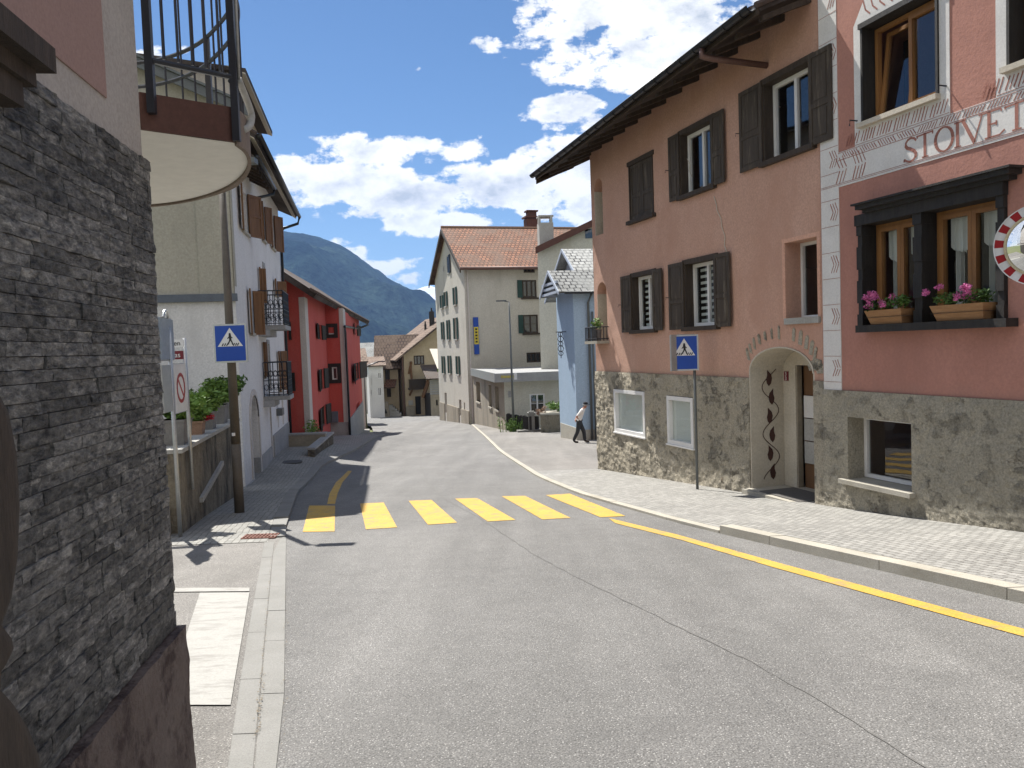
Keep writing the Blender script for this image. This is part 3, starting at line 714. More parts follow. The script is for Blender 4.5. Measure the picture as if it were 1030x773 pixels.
# joint in the asphalt
mb = MB(); sp = [(427,436),(423,452),(423.5,470),(432,489),(448,503),(480,520),(540,560),(590,586),(640,610),(695,637),(750,663),(810,697),(870,733),(930,773),(985,815)]
pts = [G(*p) for p in sp]; fine = []
for a, b in zip(pts, pts[1:]):
    for k in range(14):
        c = a.lerp(b, k/14); c.x += .02*noise.noise(Vector((c.x*4, c.y*4, 0))); fine.append(c)
for a, b in zip(fine, fine[1:]):
    d = (b-a); d.z = 0; d.normalize(); nn = Vector((-d.y, d.x, 0))*(.0055+.005*noise.noise(a*5))*(1+a.y*.012)
    mb.face([(p.x, p.y, g(p.x, p.y)+.004) for p in (a-nn, a+nn, b+nn, b-nn)])
struct(mb.build('road_joint', 'rubber_seam'))
# soil and grit collected along the gutter and wall foot
def debris(name, material, spots, cnt, label=None):
    mb = MB()
    for k in range(cnt):
        a, b, w = random.choice(spots); t = random.random(); c = a.lerp(b, t); c.x += random.gauss(0, w); c.y += random.gauss(0, w)
        r = random.uniform(.003, .010); th = random.random()*6; z = g(c.x, c.y)+.014+rise_at(c)
        q = [(c.x+r*cos(th+i*pi/2)*random.uniform(.5,1.2), c.y+r*sin(th+i*pi/2)*random.uniform(.5,1.2), z+random.uniform(0,.004)) for i in range(4)]
        mb.face(q)
    o = mb.build(name, material); o['kind'] = 'stuff'; o['label'] = label or name; o['category'] = 'debris'; return o
def rise_at(c):
    if c.x > XR(c.y)+.1: return rise(c.y, c.x) if c.y < ycob else .034
    if c.x < XL(c.y)-.2 and c.y > yd: return .065
    return .005
A0 = G(258,700); A1 = G(272,560)
debris('gutter_grit', 'soil_dirt', [(G(258,745), G(273,560), .006), (G(258,745), G(273,560), .006), (G(258,745), G(264,680), .012), (G(285,760), G(287,600), .012), (G(760,546), G(1000,604), .035)], 240, 'dry grit lying in the joint of the granite gutter stones')
# drain grate and manhole
gp = G(262, 540, .02); gd = thing('drain_grate', 'rusty cast iron drain grate set in front of the setts by the gutter', 'drain', gp)
mb = MB(); nw, nh = 9, 3; W_, H_ = .46, .24
for i in range(nw+1): mb.box((gp.x-W_/2+W_*i/nw, gp.y, gp.z+.0), (.018, H_, .03))
for j in range(nh+1): mb.box((gp.x, gp.y-H_/2+H_*j/nh, gp.z-.001), (W_+.016, .018, .028))
mb.build('grate', 'grate_rust', gd)
MB().box((gp.x, gp.y, gp.z-.0185), (W_, H_, .012)).build('pit', 'black_wood', gd)
mp_ = G(292, 465, .07); mh = thing('manhole_cover', 'round iron manhole cover in the shaded left pavement', 'manhole cover', mp_)
MB().lathe((mp_.x, mp_.y, mp_.z), [(.34,-.02),(.34,.012),(.30,.016),(.02,.016)], 24).build('cover', 'manhole', mh)

# ================================================================== RIGHT: PINK HOUSE A
RC = {}
sF = PR.hit(602, 440)[0]; sAB = PR.hit(828, 250)[0]; zST = -.70
HA = thing('pink_house', 'faded pink plaster house with rubble stone base and dark wooden shutters on the right', 'house', PR.pt(0, g(*PR.pt(0,0)[:2])))
topA = 5.15
Rw = {k: PR.rect(*v) for k, v in dict(W1=(632.5,166.6,658.2,215), W2=(684.4,135.5,719.3,186), W3=(767.9,84.5,818.8,145.6),
      W4=(636,278,660.3,331.4), W5=(689,265,722.7,327.7), W6=(789.5,245,823,319), N1=(597.5,182,607,235), N2=(600.5,285,611.5,343)).items()}
def fix(r, w=None, h=None):
    a0, a1, b0, b1 = r
    return (a0, a1 if w is None else a0+w, b0, b1 if h is None else b0+h)
def vrect(P, uf, vft, un, vnb, vfb=None):
    return P.rect(uf, vft, un, vnb)
Bs1 = PR.rect(618.5,391,651,441); Bs2 = PR.rect(672,397.5,700,452)
dr = PR.rect(752,349,818,512); dr = (dr[0]-.08, dr[1]-.04, dr[2]-.3, PR.hit(782,349)[1])
doorz0 = PR.hit(757,490)[1]
holesA = [Rw['W1']+(.12,), Rw['W2']+(.20,), Rw['W3']+(.22,), Rw['W4']+(.20,), Rw['W5']+(.22,), Rw['W6']+(.38,), Rw['N1']+(.35,), Rw['N2']+(.35,), dr+(.72,), Bs1+(.10,), Bs2+(.10,)]
fine_wall(PR, sAB, sF, zST, topA, holesA, .2, 0, .10, .016, 1.5, 3, arch={6:.3, 7:.3, 8:.42}, rocky=False).build('wall', 'pink_a', HA)
wall(PR, sAB, sF+.03, -5.5, -3.6, [], .2, o=.02).build('footing', 'rubble_a', HA)
fine_wall(PR, sAB, sF+.03, -3.6, zST, holesA, .2, .032, .04, .042, 2.6, 5, lock=(zST,)).build('stone_base', 'rubble_a', HA)
# body of the house behind the facade
cA = [PR.pt(sAB,0), PR.pt(sF,0), PR.pt(sF,0,-9), PR.pt(sAB,0,-9)]
shell(HA, 'pink_a', [(c.x, c.y) for c in cA], -6, topA, skip=(0,), name='rear_wall')
MB().pbox(PR, sAB+.05, sF-.05, 1.9, 1.95, -8.9, -.9).build('inner_floor', 'interior', HA)
# gable triangle far end
ridA = topA+2.0
MB().face([PR.pt(sF,topA,0), PR.pt(sF,topA,-9), PR.pt(sF,ridA,-4.5)]).face([PR.pt(sAB,topA,0), PR.pt(sAB,topA,-9), PR.pt(sAB,ridA,-4.5)]).build('gable', 'pink_a', HA)
# roof: eave measured from the gutter line
eo = 1.0; gf = PR.hit(539,178,eo); gn = PR.hit(770,3,eo)
zef, zen = gf[1]+.06, gf[1]+.06+(gn[1]-gf[1]); sEf = gf[0]; sEn = sAB+.12
zen = zef+(gn[1]-gf[1])*(sEn-gf[0])/(gn[0]-gf[0])
rmb = MB(); pitch = tan(radians(24))
def zr(o, ze): return ze+(eo-o)*pitch
roof_slab(rmb, PR.pt(sEn, zen, eo), PR.pt(sEf, zef, eo), PR.pt(sEf, zr(-4.5, zef), -4.5), PR.pt(sEn, zr(-4.5, zen), -4.5), .10)
roof_slab(rmb, PR.pt(sEn, zen, -10), PR.pt(sEf, zef, -10), PR.pt(sEf, zr(-4.5, zef)-.01, -4.5), PR.pt(sEn, zr(-4.5, zen)-.01, -4.5), .10)
roofA = rmb.build('roof', 'tiles_dark', HA)
# tile noses along the eave
mb = MB(); s = sEn
while s < sEf:
    z = lerp(zen, zef, (s-sEn)/(sEf-sEn)); mb.tube([PR.pt(s, z-.01, eo+.03), PR.pt(s, z-.01+.4*pitch, eo-.37)], .05, 6); s += .17
mb.build('tile_edge', 'tile_dark', roofA)
# soffit boards, rafters, purlin
mb = MB(); s = sEn+.05
while s < sEf:
    z = lerp(zen, zef, (s-sEn)/(sEf-sEn))-.12
    q = []
    for o, zz in ((eo-.12, z), (-.05, z+(eo+.05-.12)*pitch)):
        for a in (s, s+.09): q.append((a, o, zz))
    mb.hexa([PR.pt(q[0][0],q[0][2]-.07,q[0][1]), PR.pt(q[1][0],q[1][2]-.07,q[1][1]), PR.pt(q[3][0],q[3][2]-.11,q[3][1]), PR.pt(q[2][0],q[2][2]-.11,q[2][1]),
             PR.pt(q[0][0],q[0][2],q[0][1]), PR.pt(q[1][0],q[1][2],q[1][1]), PR.pt(q[3][0],q[3][2],q[3][1]), PR.pt(q[2][0],q[2][2],q[2][1])])
    s += .62
mb.build('rafter', 'dark_wood', roofA)
MB().hexa([PR.pt(sEn,zen-.14,eo-.02), PR.pt(sEf,zef-.14,eo-.02), PR.pt(sEf,zef-.14,eo+.02), PR.pt(sEn,zen-.14,eo+.02), PR.pt(sEn,zen+.0,eo-.02), PR.pt(sEf,zef+.0,eo-.02), PR.pt(sEf,zef+.0,eo+.02), PR.pt(sEn,zen+.0,eo+.02)]).build('fascia_board', 'dark_wood', roofA)
# verge boards at the far gable
MB().hexa([PR.pt(sEf-.04,zef-.26,eo), PR.pt(sEf+.0,zef-.26,eo), PR.pt(sEf+.0,zr(-4.5,zef)-.24,-4.5), PR.pt(sEf-.04,zr(-4.5,zef)-.24,-4.5), PR.pt(sEf-.04,zef-.11,eo), PR.pt(sEf+.0,zef-.11,eo), PR.pt(sEf+.0,zr(-4.5,zef)-.11,-4.5), PR.pt(sEf-.04,zr(-4.5,zef)-.11,-4.5)]).build('verge_board', 'dark_wood', roofA)
# gutter with brackets and swan neck pipe
gm = MB(); ng = 30; prof = [(.075*cos(a), .075*sin(a)) for a in [pi+k*pi/8 for k in range(9)]]
go = eo+.10
vs = []; fs = []
for i in range(ng+1):
    t = i/ng; s = lerp(sEn+.03, sEf, t); z = lerp(zen, zef, t)-.03
    for a, b in prof: vs.append(PR.pt(s, z+b, go+a))
    for a, b in prof: vs.append(PR.pt(s, z+b*.85+.004, go+a*.85))
m9 = len(prof)
for i in range(ng):
    for k in range(m9-1):
        b0 = i*2*m9+k; b1 = (i+1)*2*m9+k
        fs.append((b0, b0+1, b1+1, b1)); fs.append((b0+m9, b0+m9+1, b1+m9+1, b1+m9))
gm.mesh(vs, fs)
gm.tube([PR.pt(sEn+.03, zen-.03, go+.075), PR.pt(sEf, zef-.03, go+.075)], .012, 6)
gutA = gm.build('gutter', 'gutter', roofA, smooth=True)
mb = MB()
for i in range(22):
    t = (i+.5)/22; s = lerp(sEn, sEf, t); z = lerp(zen, zef, t)-.03
    mb.tube([PR.pt(s, z+.082*sin(a), go+.082*cos(a)) for a in [pi+k*pi/6 for k in range(7)]], .009, 5)
mb.build('gutter_bracket', 'gutter', gutA)
pk_ = PR.hit(706, 57, go); s_p = pk_[0]
MB().tube([PR.pt(s_p, pk_[1]+.12, go), PR.pt(s_p, pk_[1], go), PR.pt(s_p-.05, pk_[1]-.04, go-.12), PR.pt(PR.hit(770,66,.03)[0], PR.hit(770,66,.03)[1], .0)], .05, 10).build('drainpipe', 'pipe_brown', roofA, smooth=True)
# windows of house A
def surround(parent, P, r, w, o1, m='dark_wood', sill=True, depth=.2):
    a0, a1, b0, b1 = r; mb = MB(); t = .035
    mb.pbox(P, a0, a0+t, b0, b1-t, -depth+.02, o1); mb.pbox(P, a1-t, a1, b0, b1-t, -depth+.02, o1)
    mb.pbox(P, a0-w, a1+w, b1-t, b1+w*1.2, -depth+.02, o1+.012)
    mb.build('casing', m, parent)
    if sill:
        MB().pbox(P, a0-w*1.3, a1+w*1.3, b0-.07, b0+.012, -depth+.03, o1+.07).build('sill', m, parent)
lbl = {}
def awin(r, depth=.2, sw=(.5,.5), closed=False, blinds=False, over=0.0):
    a0, a1, b0, b1 = r
    if closed:
        f = frame_mb(PR, a0+.03, a1-.03, b0+.02, b1-.03, .06, -.10, -.05).build('window', 'dark_wood', HA)
        mid = (a0+a1)/2
        panel_shutter(PR, a0+.04, mid-.005, b0+.03, b1-.04, -.045, -.005).build('shutter', 'shutter_wood', f)
        panel_shutter(PR, mid+.005, a1-.04, b0+.03, b1-.04, -.045, -.005).build('shutter', 'shutter_wood', f)
        surround(f, PR, r, .05, .02, 'dark_wood', depth=.12)
        return f
    i = .035
    f = window(HA, PR, (a0+i, a1-i, b0+.02, b1-i), depth-.005, .065, 1, gm='glass')
    surround(f, PR, r, .05, .025, depth=depth)
    # near shutter (lower s) and far shutter (higher s), opened back on the wall
    panel_shutter(PR, a1+.0-over, a1+sw[1]-over, b0-.03, b1+.03, .03, .06).build('shutter', 'shutter_wood', f)
    panel_shutter(PR, a0-sw[0]+.02, a0+.02, b0-.03, b1+.03, .045, .075).build('shutter', 'shutter_wood', f)
    hk = MB()
    hk.tube([PR.pt(a1+sw[1]+.01, (b0+b1)/2, 0), PR.pt(a1+sw[1]+.01, (b0+b1)/2, .12), PR.pt(a1+sw[1]+.01, (b0+b1)/2-.05, .13)], .008, 5)
    hk.build('shutter_hook', 'iron', f)
    # room behind
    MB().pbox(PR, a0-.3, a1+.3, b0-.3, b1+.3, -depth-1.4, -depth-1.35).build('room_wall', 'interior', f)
    if blinds:
        mb = MB(); z = b0+.1
        while z < b1-.05: mb.pbox(PR, a0+.1, a1-.1, z, z+.055, -depth-.075, -depth-.07); z += .125
        mb.build('blind', 'curtain', f)
    return f
awin(Rw['W1'], closed=True)
def shw(r, u, v): return abs(PR.hit(u, v)[0]-r[1])
awin(Rw['W2'], .20, (.42,.40))
awin(Rw['W3'], .22, (.48,.62))
awin(Rw['W4'], .20, (.40,.50), blinds=True)
awin(Rw['W5'], .22, (.50,.58), blinds=True)
r = Rw['W6']; f = window(HA, PR, r, .36, .05, 0, fm='white_frame', gm='glass')
MB().pbox(PR, r[0]-.06, r[1]+.0, r[2]-.09, r[2]+.01, -.34, .05).build('sill', 'concrete', f)
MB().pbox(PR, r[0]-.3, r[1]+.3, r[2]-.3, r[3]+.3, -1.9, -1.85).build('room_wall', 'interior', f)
mb = MB(); tw = .07
mb.pbox(PR, r[0]-tw, r[0]-.003, r[2]-.0, r[3]+tw, -.001, .008); mb.pbox(PR, r[1]+.003, r[1]+tw, r[2], r[3]+tw, -.001, .008); mb.pbox(PR, r[0]-.003, r[1]+.003, r[3]+.003, r[3]+tw, -.001, .008)
mb.build('plaster_trim', 'pink_trim', f)
for k in ('N1', 'N2'):
    r = Rw[k]; mb = MB(); mb.pbox(PR, r[0], r[1], r[2], r[3], -.37, -.352)
    f = mb.build('niche_back', 'cream_door' , HA)
    MB().pbox(PR, r[0]+.02, r[0]+(r[1]-r[0])*.5, r[2]+.02, r[3]-.15, -.35, -.345).build('opening_panel', 'black_wood', f)
    MB().pbox(PR, r[1]-.012, r[1]-.002, r[2], r[3]-.28, -.34, .004).build('niche_lining', 'cream_door', f)
# basement windows
for r in (Bs1, Bs2):
    f = frame_mb(PR, r[0]+.01, r[1]-.01, r[2]+.01, r[3]-.01, .085, -.08, .05, 0).build('basement_window', 'white_frame', HA)
    pane(PR, r[0]+.09, r[1]-.09, r[2]+.09, r[3]-.09, -.04, 'glass', f)
    MB().pbox(PR, r[0]+.05, r[1]-.05, r[2]+.05, r[3]-.05, -.075, -.07).build('curtain', 'curtain', f)
    MB().pbox(PR, r[0]-.02, r[1]+.02, r[2]-.02, r[2]+.012, -.0, .075).build('sill', 'white_frame', f)
# door recess lining, vine, inner door
dl = MB(); a0, a1, b0, b1 = dr; dz = .68
dl.pbox(PR, a1-.03, a1+.0, doorz0-.1, b1-.40, -dz, .012)          # far jamb lining
dl.pbox(PR, a0-.0, a0+.03, doorz0-.1, b1-.40, -dz, .0)
cx = (a0+a1)/2; hw = (a1-a0)/2; n = 14
cur = [(cx-(hw-.0)*cos(pi*k/n), b1-.42+.42*sin(pi*k/n)) for k in range(n+1)]
inn = [(cx-(hw-.03)*cos(pi*k/n), b1-.43+.41*sin(pi*k/n)) for k in range(n+1)]
for i in range(n): dl.mesh([PR.pt(*cur[i],.012),PR.pt(*cur[i+1],.012),PR.pt(*inn[i+1],.012),PR.pt(*inn[i],.012),PR.pt(*cur[i],-dz),PR.pt(*cur[i+1],-dz),PR.pt(*inn[i+1],-dz),PR.pt(*inn[i],-dz)], [(0,1,2,3),(2,3,7,6),(4,5,6,7)])
porch = dl.build('porch_lining', 'cream_door', HA)
jw = .36; MB().pbox(PR, a1-jw, a1, doorz0-.1, b1+.2, -dz-.02, -dz+.0).build('porch_wall', 'cream_door', porch)
MB().pbox(PR, a0, a1-jw, b1-.34, b1+.2, -dz-.02, -dz).build('porch_lintel', 'cream_door', porch)
dsx1 = a1-jw
MB().pbox(PR, dsx1-.02, dsx1, doorz0-.1, b1-.34, -dz-.12, -dz-.02).build('door_jamb', 'grime_wall', porch)
dmb = MB(); dd = -dz-.16
dmb.pbox(PR, a0-.1, dsx1-.02, doorz0-.2, b1-.2, dd-.05, dd)
for k in range(5): dmb.pbox(PR, a0+.05+k*.22, a0+.05+k*.22+.02, doorz0, b1-.3, dd, dd+.012)
door = dmb.build('door', 'door_wood', HA)
for k in range(3): MB().pbox(PR, a0-.1, dsx1-.06, doorz0+.42+k*.40, doorz0+.80+k*.40, dd+.013, dd+.04).build('pale_panel', 'concrete' if k < 2 else 'sg_white', door)
MB().pbox(PR, a1-.30, a1-.13, PR.hit(790,386,-dz)[1], PR.hit(790,378,-dz)[1], -dz+.001, -dz+.012)
nz_ = PR.hit(789.4,378,-dz); s_n, z_n = nz_
s_n -= .05
npl = MB().pbox(PR, s_n-.055, s_n+.055, z_n-.09, z_n+.075, -dz+.002, -dz+.014).build('number_plate', 'sign_maroon', HA)
text_on(PR, '3', s_n+.03, z_n-.0, .095, -dz+.016, 'sign_white', 'number', npl); text_on(PR, '3', s_n+.03, z_n-.08, .095, -dz+.016, 'sign_white', 'number', npl)
# vine painted on the far jamb (plane perpendicular to the facade)
PJ = Pl(PR.pt(a1-.032, 0, 0)[:2], (-PR.n.x, -PR.n.y), 1)
if PJ.n.dot(PR.d) > 0: PJ.n = -PJ.n
vm = MB(); z0v, z1v = doorz0+.12, b1-.28; npt = 90; vine = []
for i in range(npt+1):
    t = i/npt; z = lerp(z0v, z1v, t); x = .40+.17*sin(t*2*pi*2.5-pi/2+.2); vine.append((x, z))
vm.ribbon(PJ, vine, .014, .001, .004)
for k in range(6):
    t = (k+.35)/6.2; z = lerp(z0v, z1v, t); c = .40+(.03 if k % 2 == 0 else -.03)
    L_ = [(0,-.14),(.05,-.09),(.07,0),(.05,.07),(-.03,.15),(-.03,.05),(-.055,-.02),(-.04,-.09)]
    vm.prism(PJ, [(c+x*(1 if k % 2 else -1), z+y) for x, y in L_], .0045, .007)
vm.prism(PJ, [(.34,z1v+.02),(.42,z1v+.06),(.52,z1v+.13),(.44,z1v+.12),(.36,z1v+.08)], .0045, .007)
vm.build('painted_vine', 'vine', porch)
# threshold step and mat
st = MB(); zs = doorz0
st.pbox(PR, a0-.02, a1+.02, zs-.6, zs-.02, -dz-.3, .20)
step = st.build('doorstep', 'granite_warm', HA)
MB().pbox(PR, a0+.25, a1-.35, zs-.02, zs-.005, -.6, .10).build('doormat', 'doormat', step)
# exposed relieving stones over the arch
mb = MB()
for k in range(13):
    t = k/12; a = pi*(.10+.80*t); hw2 = hw+.05; cxs = cx-hw2*cos(a)*1.02; zz = b1-.42+.52*sin(a)+.12
    w = random.uniform(.045,.08); h = random.uniform(.13,.22)
    if random.random() < .12: continue
    tl = (t-.5)*.5
    mb.prism(PR, [(cxs-w/2-tl*.1, zz-h/2), (cxs+w/2-tl*.1, zz-h/2+.02), (cxs+w/2+tl*.12, zz+h/2), (cxs+tl*.12, zz+h/2+.03), (cxs-w/2+tl*.12, zz+h/2-.01)], .001, .012)
for (u, v) in ((822,366),(826,371),(818,368)):
    s1_, z1_ = PR.hit(u, v); mb.prism(PR, [(s1_-.12, z1_-.07),(s1_+.08, z1_-.08),(s1_+.13, z1_+.02),(s1_+.02, z1_+.08),(s1_-.1, z1_+.05)], .001, .010)
mb.build('arch_stone', 'rubble_a', HA)
cr = MB(); cp_ = [(719,198),(721.5,206),(722,212),(726,220),(727,229),(730,238),(729.5,247),(732.5,256),(731,264)]
cr.ribbon(PR, [PR.hit(*q) for q in cp_], .012, .012, .022)
cp_ = [(692,160),(695,166),(694,172),(697,178)]; cr.ribbon(PR, [PR.hit(*q) for q in cp_], .008, .012, .022)
cr.build('plaster_crack', 'cream_door', HA)
# little wrought balcony with a plant at the far corner
bz = PR.hit(606, 343)[1]; bs0, bs1 = PR.hit(613, 345)[0], PR.hit(600.5, 345)[0]
bal = MB(); bal.pbox(PR, bs0, bs1, bz-.07, bz, 0, .34)
balc = bal.build('small_balcony', 'granite_warm', HA)
mb = MB()
for (a, o) in [(bs0+.02+k*(bs1-bs0-.04)/9, .32) for k in range(10)]+[(bs0+.02, .05+k*.09) for k in range(4)]+[(bs1-.02, .05+k*.09) for k in range(4)]:
    mb.tube([PR.pt(a, bz, o), PR.pt(a, bz+.34, o)], .010, 5)
for z in (bz+.05, bz+.34): mb.tube([PR.pt(bs0+.02, z, 0), PR.pt(bs0+.02, z, .32), PR.pt(bs1-.02, z, .32), PR.pt(bs1-.02, z, 0)], .013, 5)
mb.build('railing', 'iron', balc)
def leafmb(c, rad, n, size, up=.0, mb=None):
    mb = mb or MB()
    for i in range(n):
        v = Vector((random.gauss(0,1), random.gauss(0,1), random.gauss(0,1))).normalized()*random.random()**.45
        p = Vector((c[0]+v.x*rad[0], c[1]+v.y*rad[1], c[2]+v.z*rad[2]))
        a = Vector((random.gauss(0,1), random.gauss(0,1), random.gauss(0,.6)+up)).normalized(); b = a.cross(Vector((random.gauss(0,1), random.gauss(0,1), random.gauss(0,1)))).normalized()
        l = size*random.uniform(.6,1.3); w = l*.42
        mb.mesh([p-a*l*.5, p-b*w*.5, p+a*l*.5, p+b*w*.5], [(0,1,2,3)])
    return mb
pp = PR.pt((bs0+bs1)/2, bz, .17)
pt_ = thing('potted_plant', 'small green plant in a dark pot on the wrought balcony of the pink house', 'plant', pp)
MB().lathe(pp, [(.10,0),(.13,.26),(.14,.28),(.12,.28),(.1,.22)], 12).build('pot', 'pot_grey', pt_)
leafmb((pp.x, pp.y, pp.z+.42), (.16,.16,.17), 160, .09).build('foliage', 'foliage_light', pt_)

# ================================================================== RIGHT: PINK HOUSE B (painted house)
HB = thing('painted_house', 'dusky pink house with white painted corner strip and frieze of big letters', 'house', PR.pt(sAB-3, g(*PR.pt(sAB-3,0)[:2])))
sBn = sAB-9.5; topB = 7.3; oB = .03
bw1 = PR.rect(868.3,27.7,947,96); bw1 = (bw1[0], bw1[1], PR.hit(908,111)[1], PR.hit(868,27.7)[1])
bw2 = PR.rect(862.8,229,1011.8,326,.06); bw2 = (bw2[0], bw2[1], PR.hit(940,324)[1], PR.hit(874,225)[1])
bw3 = PR.rect(855,419.4,920,494); bw3 = (bw3[0], bw3[1], PR.hit(857,484)[1], PR.hit(857,419.4)[1])
s4 = PR.hit(1016, 30)[0]; bw4 = (s4-(bw1[1]-bw1[0]), s4, bw1[2], bw1[3])
hB = [bw1+(.25,), bw2+(.30,), bw3+(.33,), bw4+(.25,)]
wall(PR, sBn, sAB-5.2, zST-.12, topB, [], .25, o=oB).build('wall', 'pink_b', HB)
fine_wall(PR, sAB-5.2, sAB, zST-.12, topB, hB, .25, oB-.004, .10, .007, 1.6, 9, rocky=False).build('wall', 'pink_b', HB)
wall(PR, sBn, sAB-5.2, -5, zST-.12, [], .25, o=oB+.015).build('stone_base', 'rubble_b', HB)
wall(PR, sAB-5.2, sAB, -5, -3.3, [], .25, o=oB+.01).build('footing', 'rubble_b', HB)
fine_wall(PR, sAB-5.2, sAB, -3.3, zST-.12, hB, .25, oB+.018, .035, .045, 2.3, 13, lock=(zST-.12,)).build('stone_base', 'rubble_b', HB)
cB = [PR.pt(sBn,0), PR.pt(sAB-.02,0), PR.pt(sAB-.02,0,-9), PR.pt(sBn,0,-9)]
shell(HB, 'pink_b', [(c.x, c.y) for c in cB], -6, topB, skip=(0,), name='rear_wall')
rb = MB(); roof_slab(rb, PR.pt(sBn-.3, topB, .4), PR.pt(sAB+.15, topB, .4), PR.pt(sAB+.15, topB+1.9, -4.6), PR.pt(sBn-.3, topB+1.9, -4.6))
roof_slab(rb, PR.pt(sBn-.3, topB, -9.6), PR.pt(sAB+.15, topB, -9.6), PR.pt(sAB+.15, topB+1.9, -4.62), PR.pt(sBn-.3, topB+1.9, -4.62))
rb.build('roof', 'tiles_dark', HB)
MB().face([PR.pt(sAB-.02,topB,0), PR.pt(sAB-.02,topB,-9), PR.pt(sAB-.02,topB+1.7,-4.6)]).build('gable', 'pink_b', HB)
# white corner strip, frieze
o_ = oB+.004
stw = .38; sg = MB(); sg.pbox(PR, sAB-stw, sAB-.003, zST-.12, topB-.1, oB-.01, o_)
fz0 = PR.hit(935,162)[1]; fz1 = PR.hit(935,124)[1]
fz0 = (PR.hit(842,190.3)[1]+PR.hit(1030,134.8)[1])/2; fz1 = (PR.hit(842,153.5)[1]+PR.hit(1030,92)[1])/2
sg.pbox(PR, sBn, sAB-stw, fz0, fz1, oB-.01, o_)
# window margins
for r in (bw1, bw4):
    m_ = .15
    sg.pbox(PR, r[0]-m_, r[0]-.002, fz1+.002, r[3]+.05, oB-.01, o_); sg.pbox(PR, r[1]+.002, r[1]+m_, fz1+.002, r[3]+.05, oB-.01, o_)
    sg.pbox(PR, r[0]-.002, r[1]+.002, fz1+.002, r[2]-.002, oB-.01, o_)
    sg.prism(PR, [(r[0]-m_, r[3]+.05), (r[1]+m_, r[3]+.05), (r[1]-.10, r[3]+.42), (r[0]+.10, r[3]+.42)], oB-.01, o_)
sgo = sg.build('white_frieze', 'sg_white', HB)
# painted lines, hatching and lettering
ln = MB(); oo = o_+.001
def LN(pts, w=.012): ln.ribbon(PR, pts, w, oo, oo+.002)
LN([(sBn, fz0+.05), (sAB-.02, fz0+.05)], .006); LN([(sBn, fz0+.03), (sAB-.02, fz0+.03)], .005); LN([(sBn, fz1-.115), (sAB-stw, fz1-.115)], .008); LN([(sBn, fz1-.012), (sAB-stw+.0, fz1-.012)], .006)
z = zST
while z < topB-.2:
    LN([(sAB-stw, z), (sAB-.02, z)], .006); z += .385
def hatch(s0, s1, z0, z1, n, w=.018, dirn=1):
    for k in range(n):
        a = lerp(s0, s1, (k+.5)/n); h = (z1-z0); d_ = (s1-s0)/n*.55*dirn
        pts = [(a-d_, z0+h*.15*random.random()), (a-d_*.1, z0+h*.45), (a+d_*.5, z0+h*.7), (a+d_, z1-h*.15*random.random())]
        ln.ribbon(PR, pts, w*random.uniform(.8,1.3), oo, oo+.002)
z = zST+.05; k = 0
while z < topB-.5:
    if k % 2 == 0: hatch(sAB-stw+.02, sAB-stw+.17, z+.03, z+.16, 3, .012, -1); hatch(sAB-stw+.02, sAB-stw+.17, z+.15, z+.29, 3, .012, 1)
    z += .385; k += 1
for r in (bw1, bw4):
    zA_, zB_ = fz1+.02, r[2]-.07
    LN([(r[0]-.14, zA_), (r[1]+.14, zA_)], .006)
    q_ = r[0]-.12; flip_ = -1
    while q_ < r[1]+.1:
        hatch(q_, q_+.26, zA_+.01, zB_, 5, .014, flip_); q_ += .29
q_ = sAB-stw-.1; flip_ = 1
while q_ > sBn:
    hatch(q_-.30, q_, fz1-.105, fz1-.02, 7, .011, flip_); q_ -= .33; flip_ = flip_ if random.random() < .6 else -flip_
for t_ in (.25,):
    s1_ = PR.hit(866, 170)[0]; hatch(s1_-.12, s1_+.12, fz0+.04, (fz0+fz1)/2, 4, .014, -1); hatch(s1_-.12, s1_+.12, (fz0+fz1)/2, fz1-.06, 4, .014, 1)
s1_ = sAB-stw-.06; hatch(s1_-.10, s1_+.1, fz0+.04, (fz0+fz1)/2, 3, .014, -1); hatch(s1_-.1, s1_+.1, (fz0+fz1)/2, fz1-.06, 3, .014, 1)
for r in (bw1, bw4):
    for k in range(9): 
        a = lerp(r[0]+.12, r[1]-.1, k/8); LN([(a-.06, r[3]+.12), (a+.02, r[3]+.2), (a+.06, r[3]+.34)], .02)
LN([(sAB-.006, zST), (sAB-.006, topB-.1)], .006)
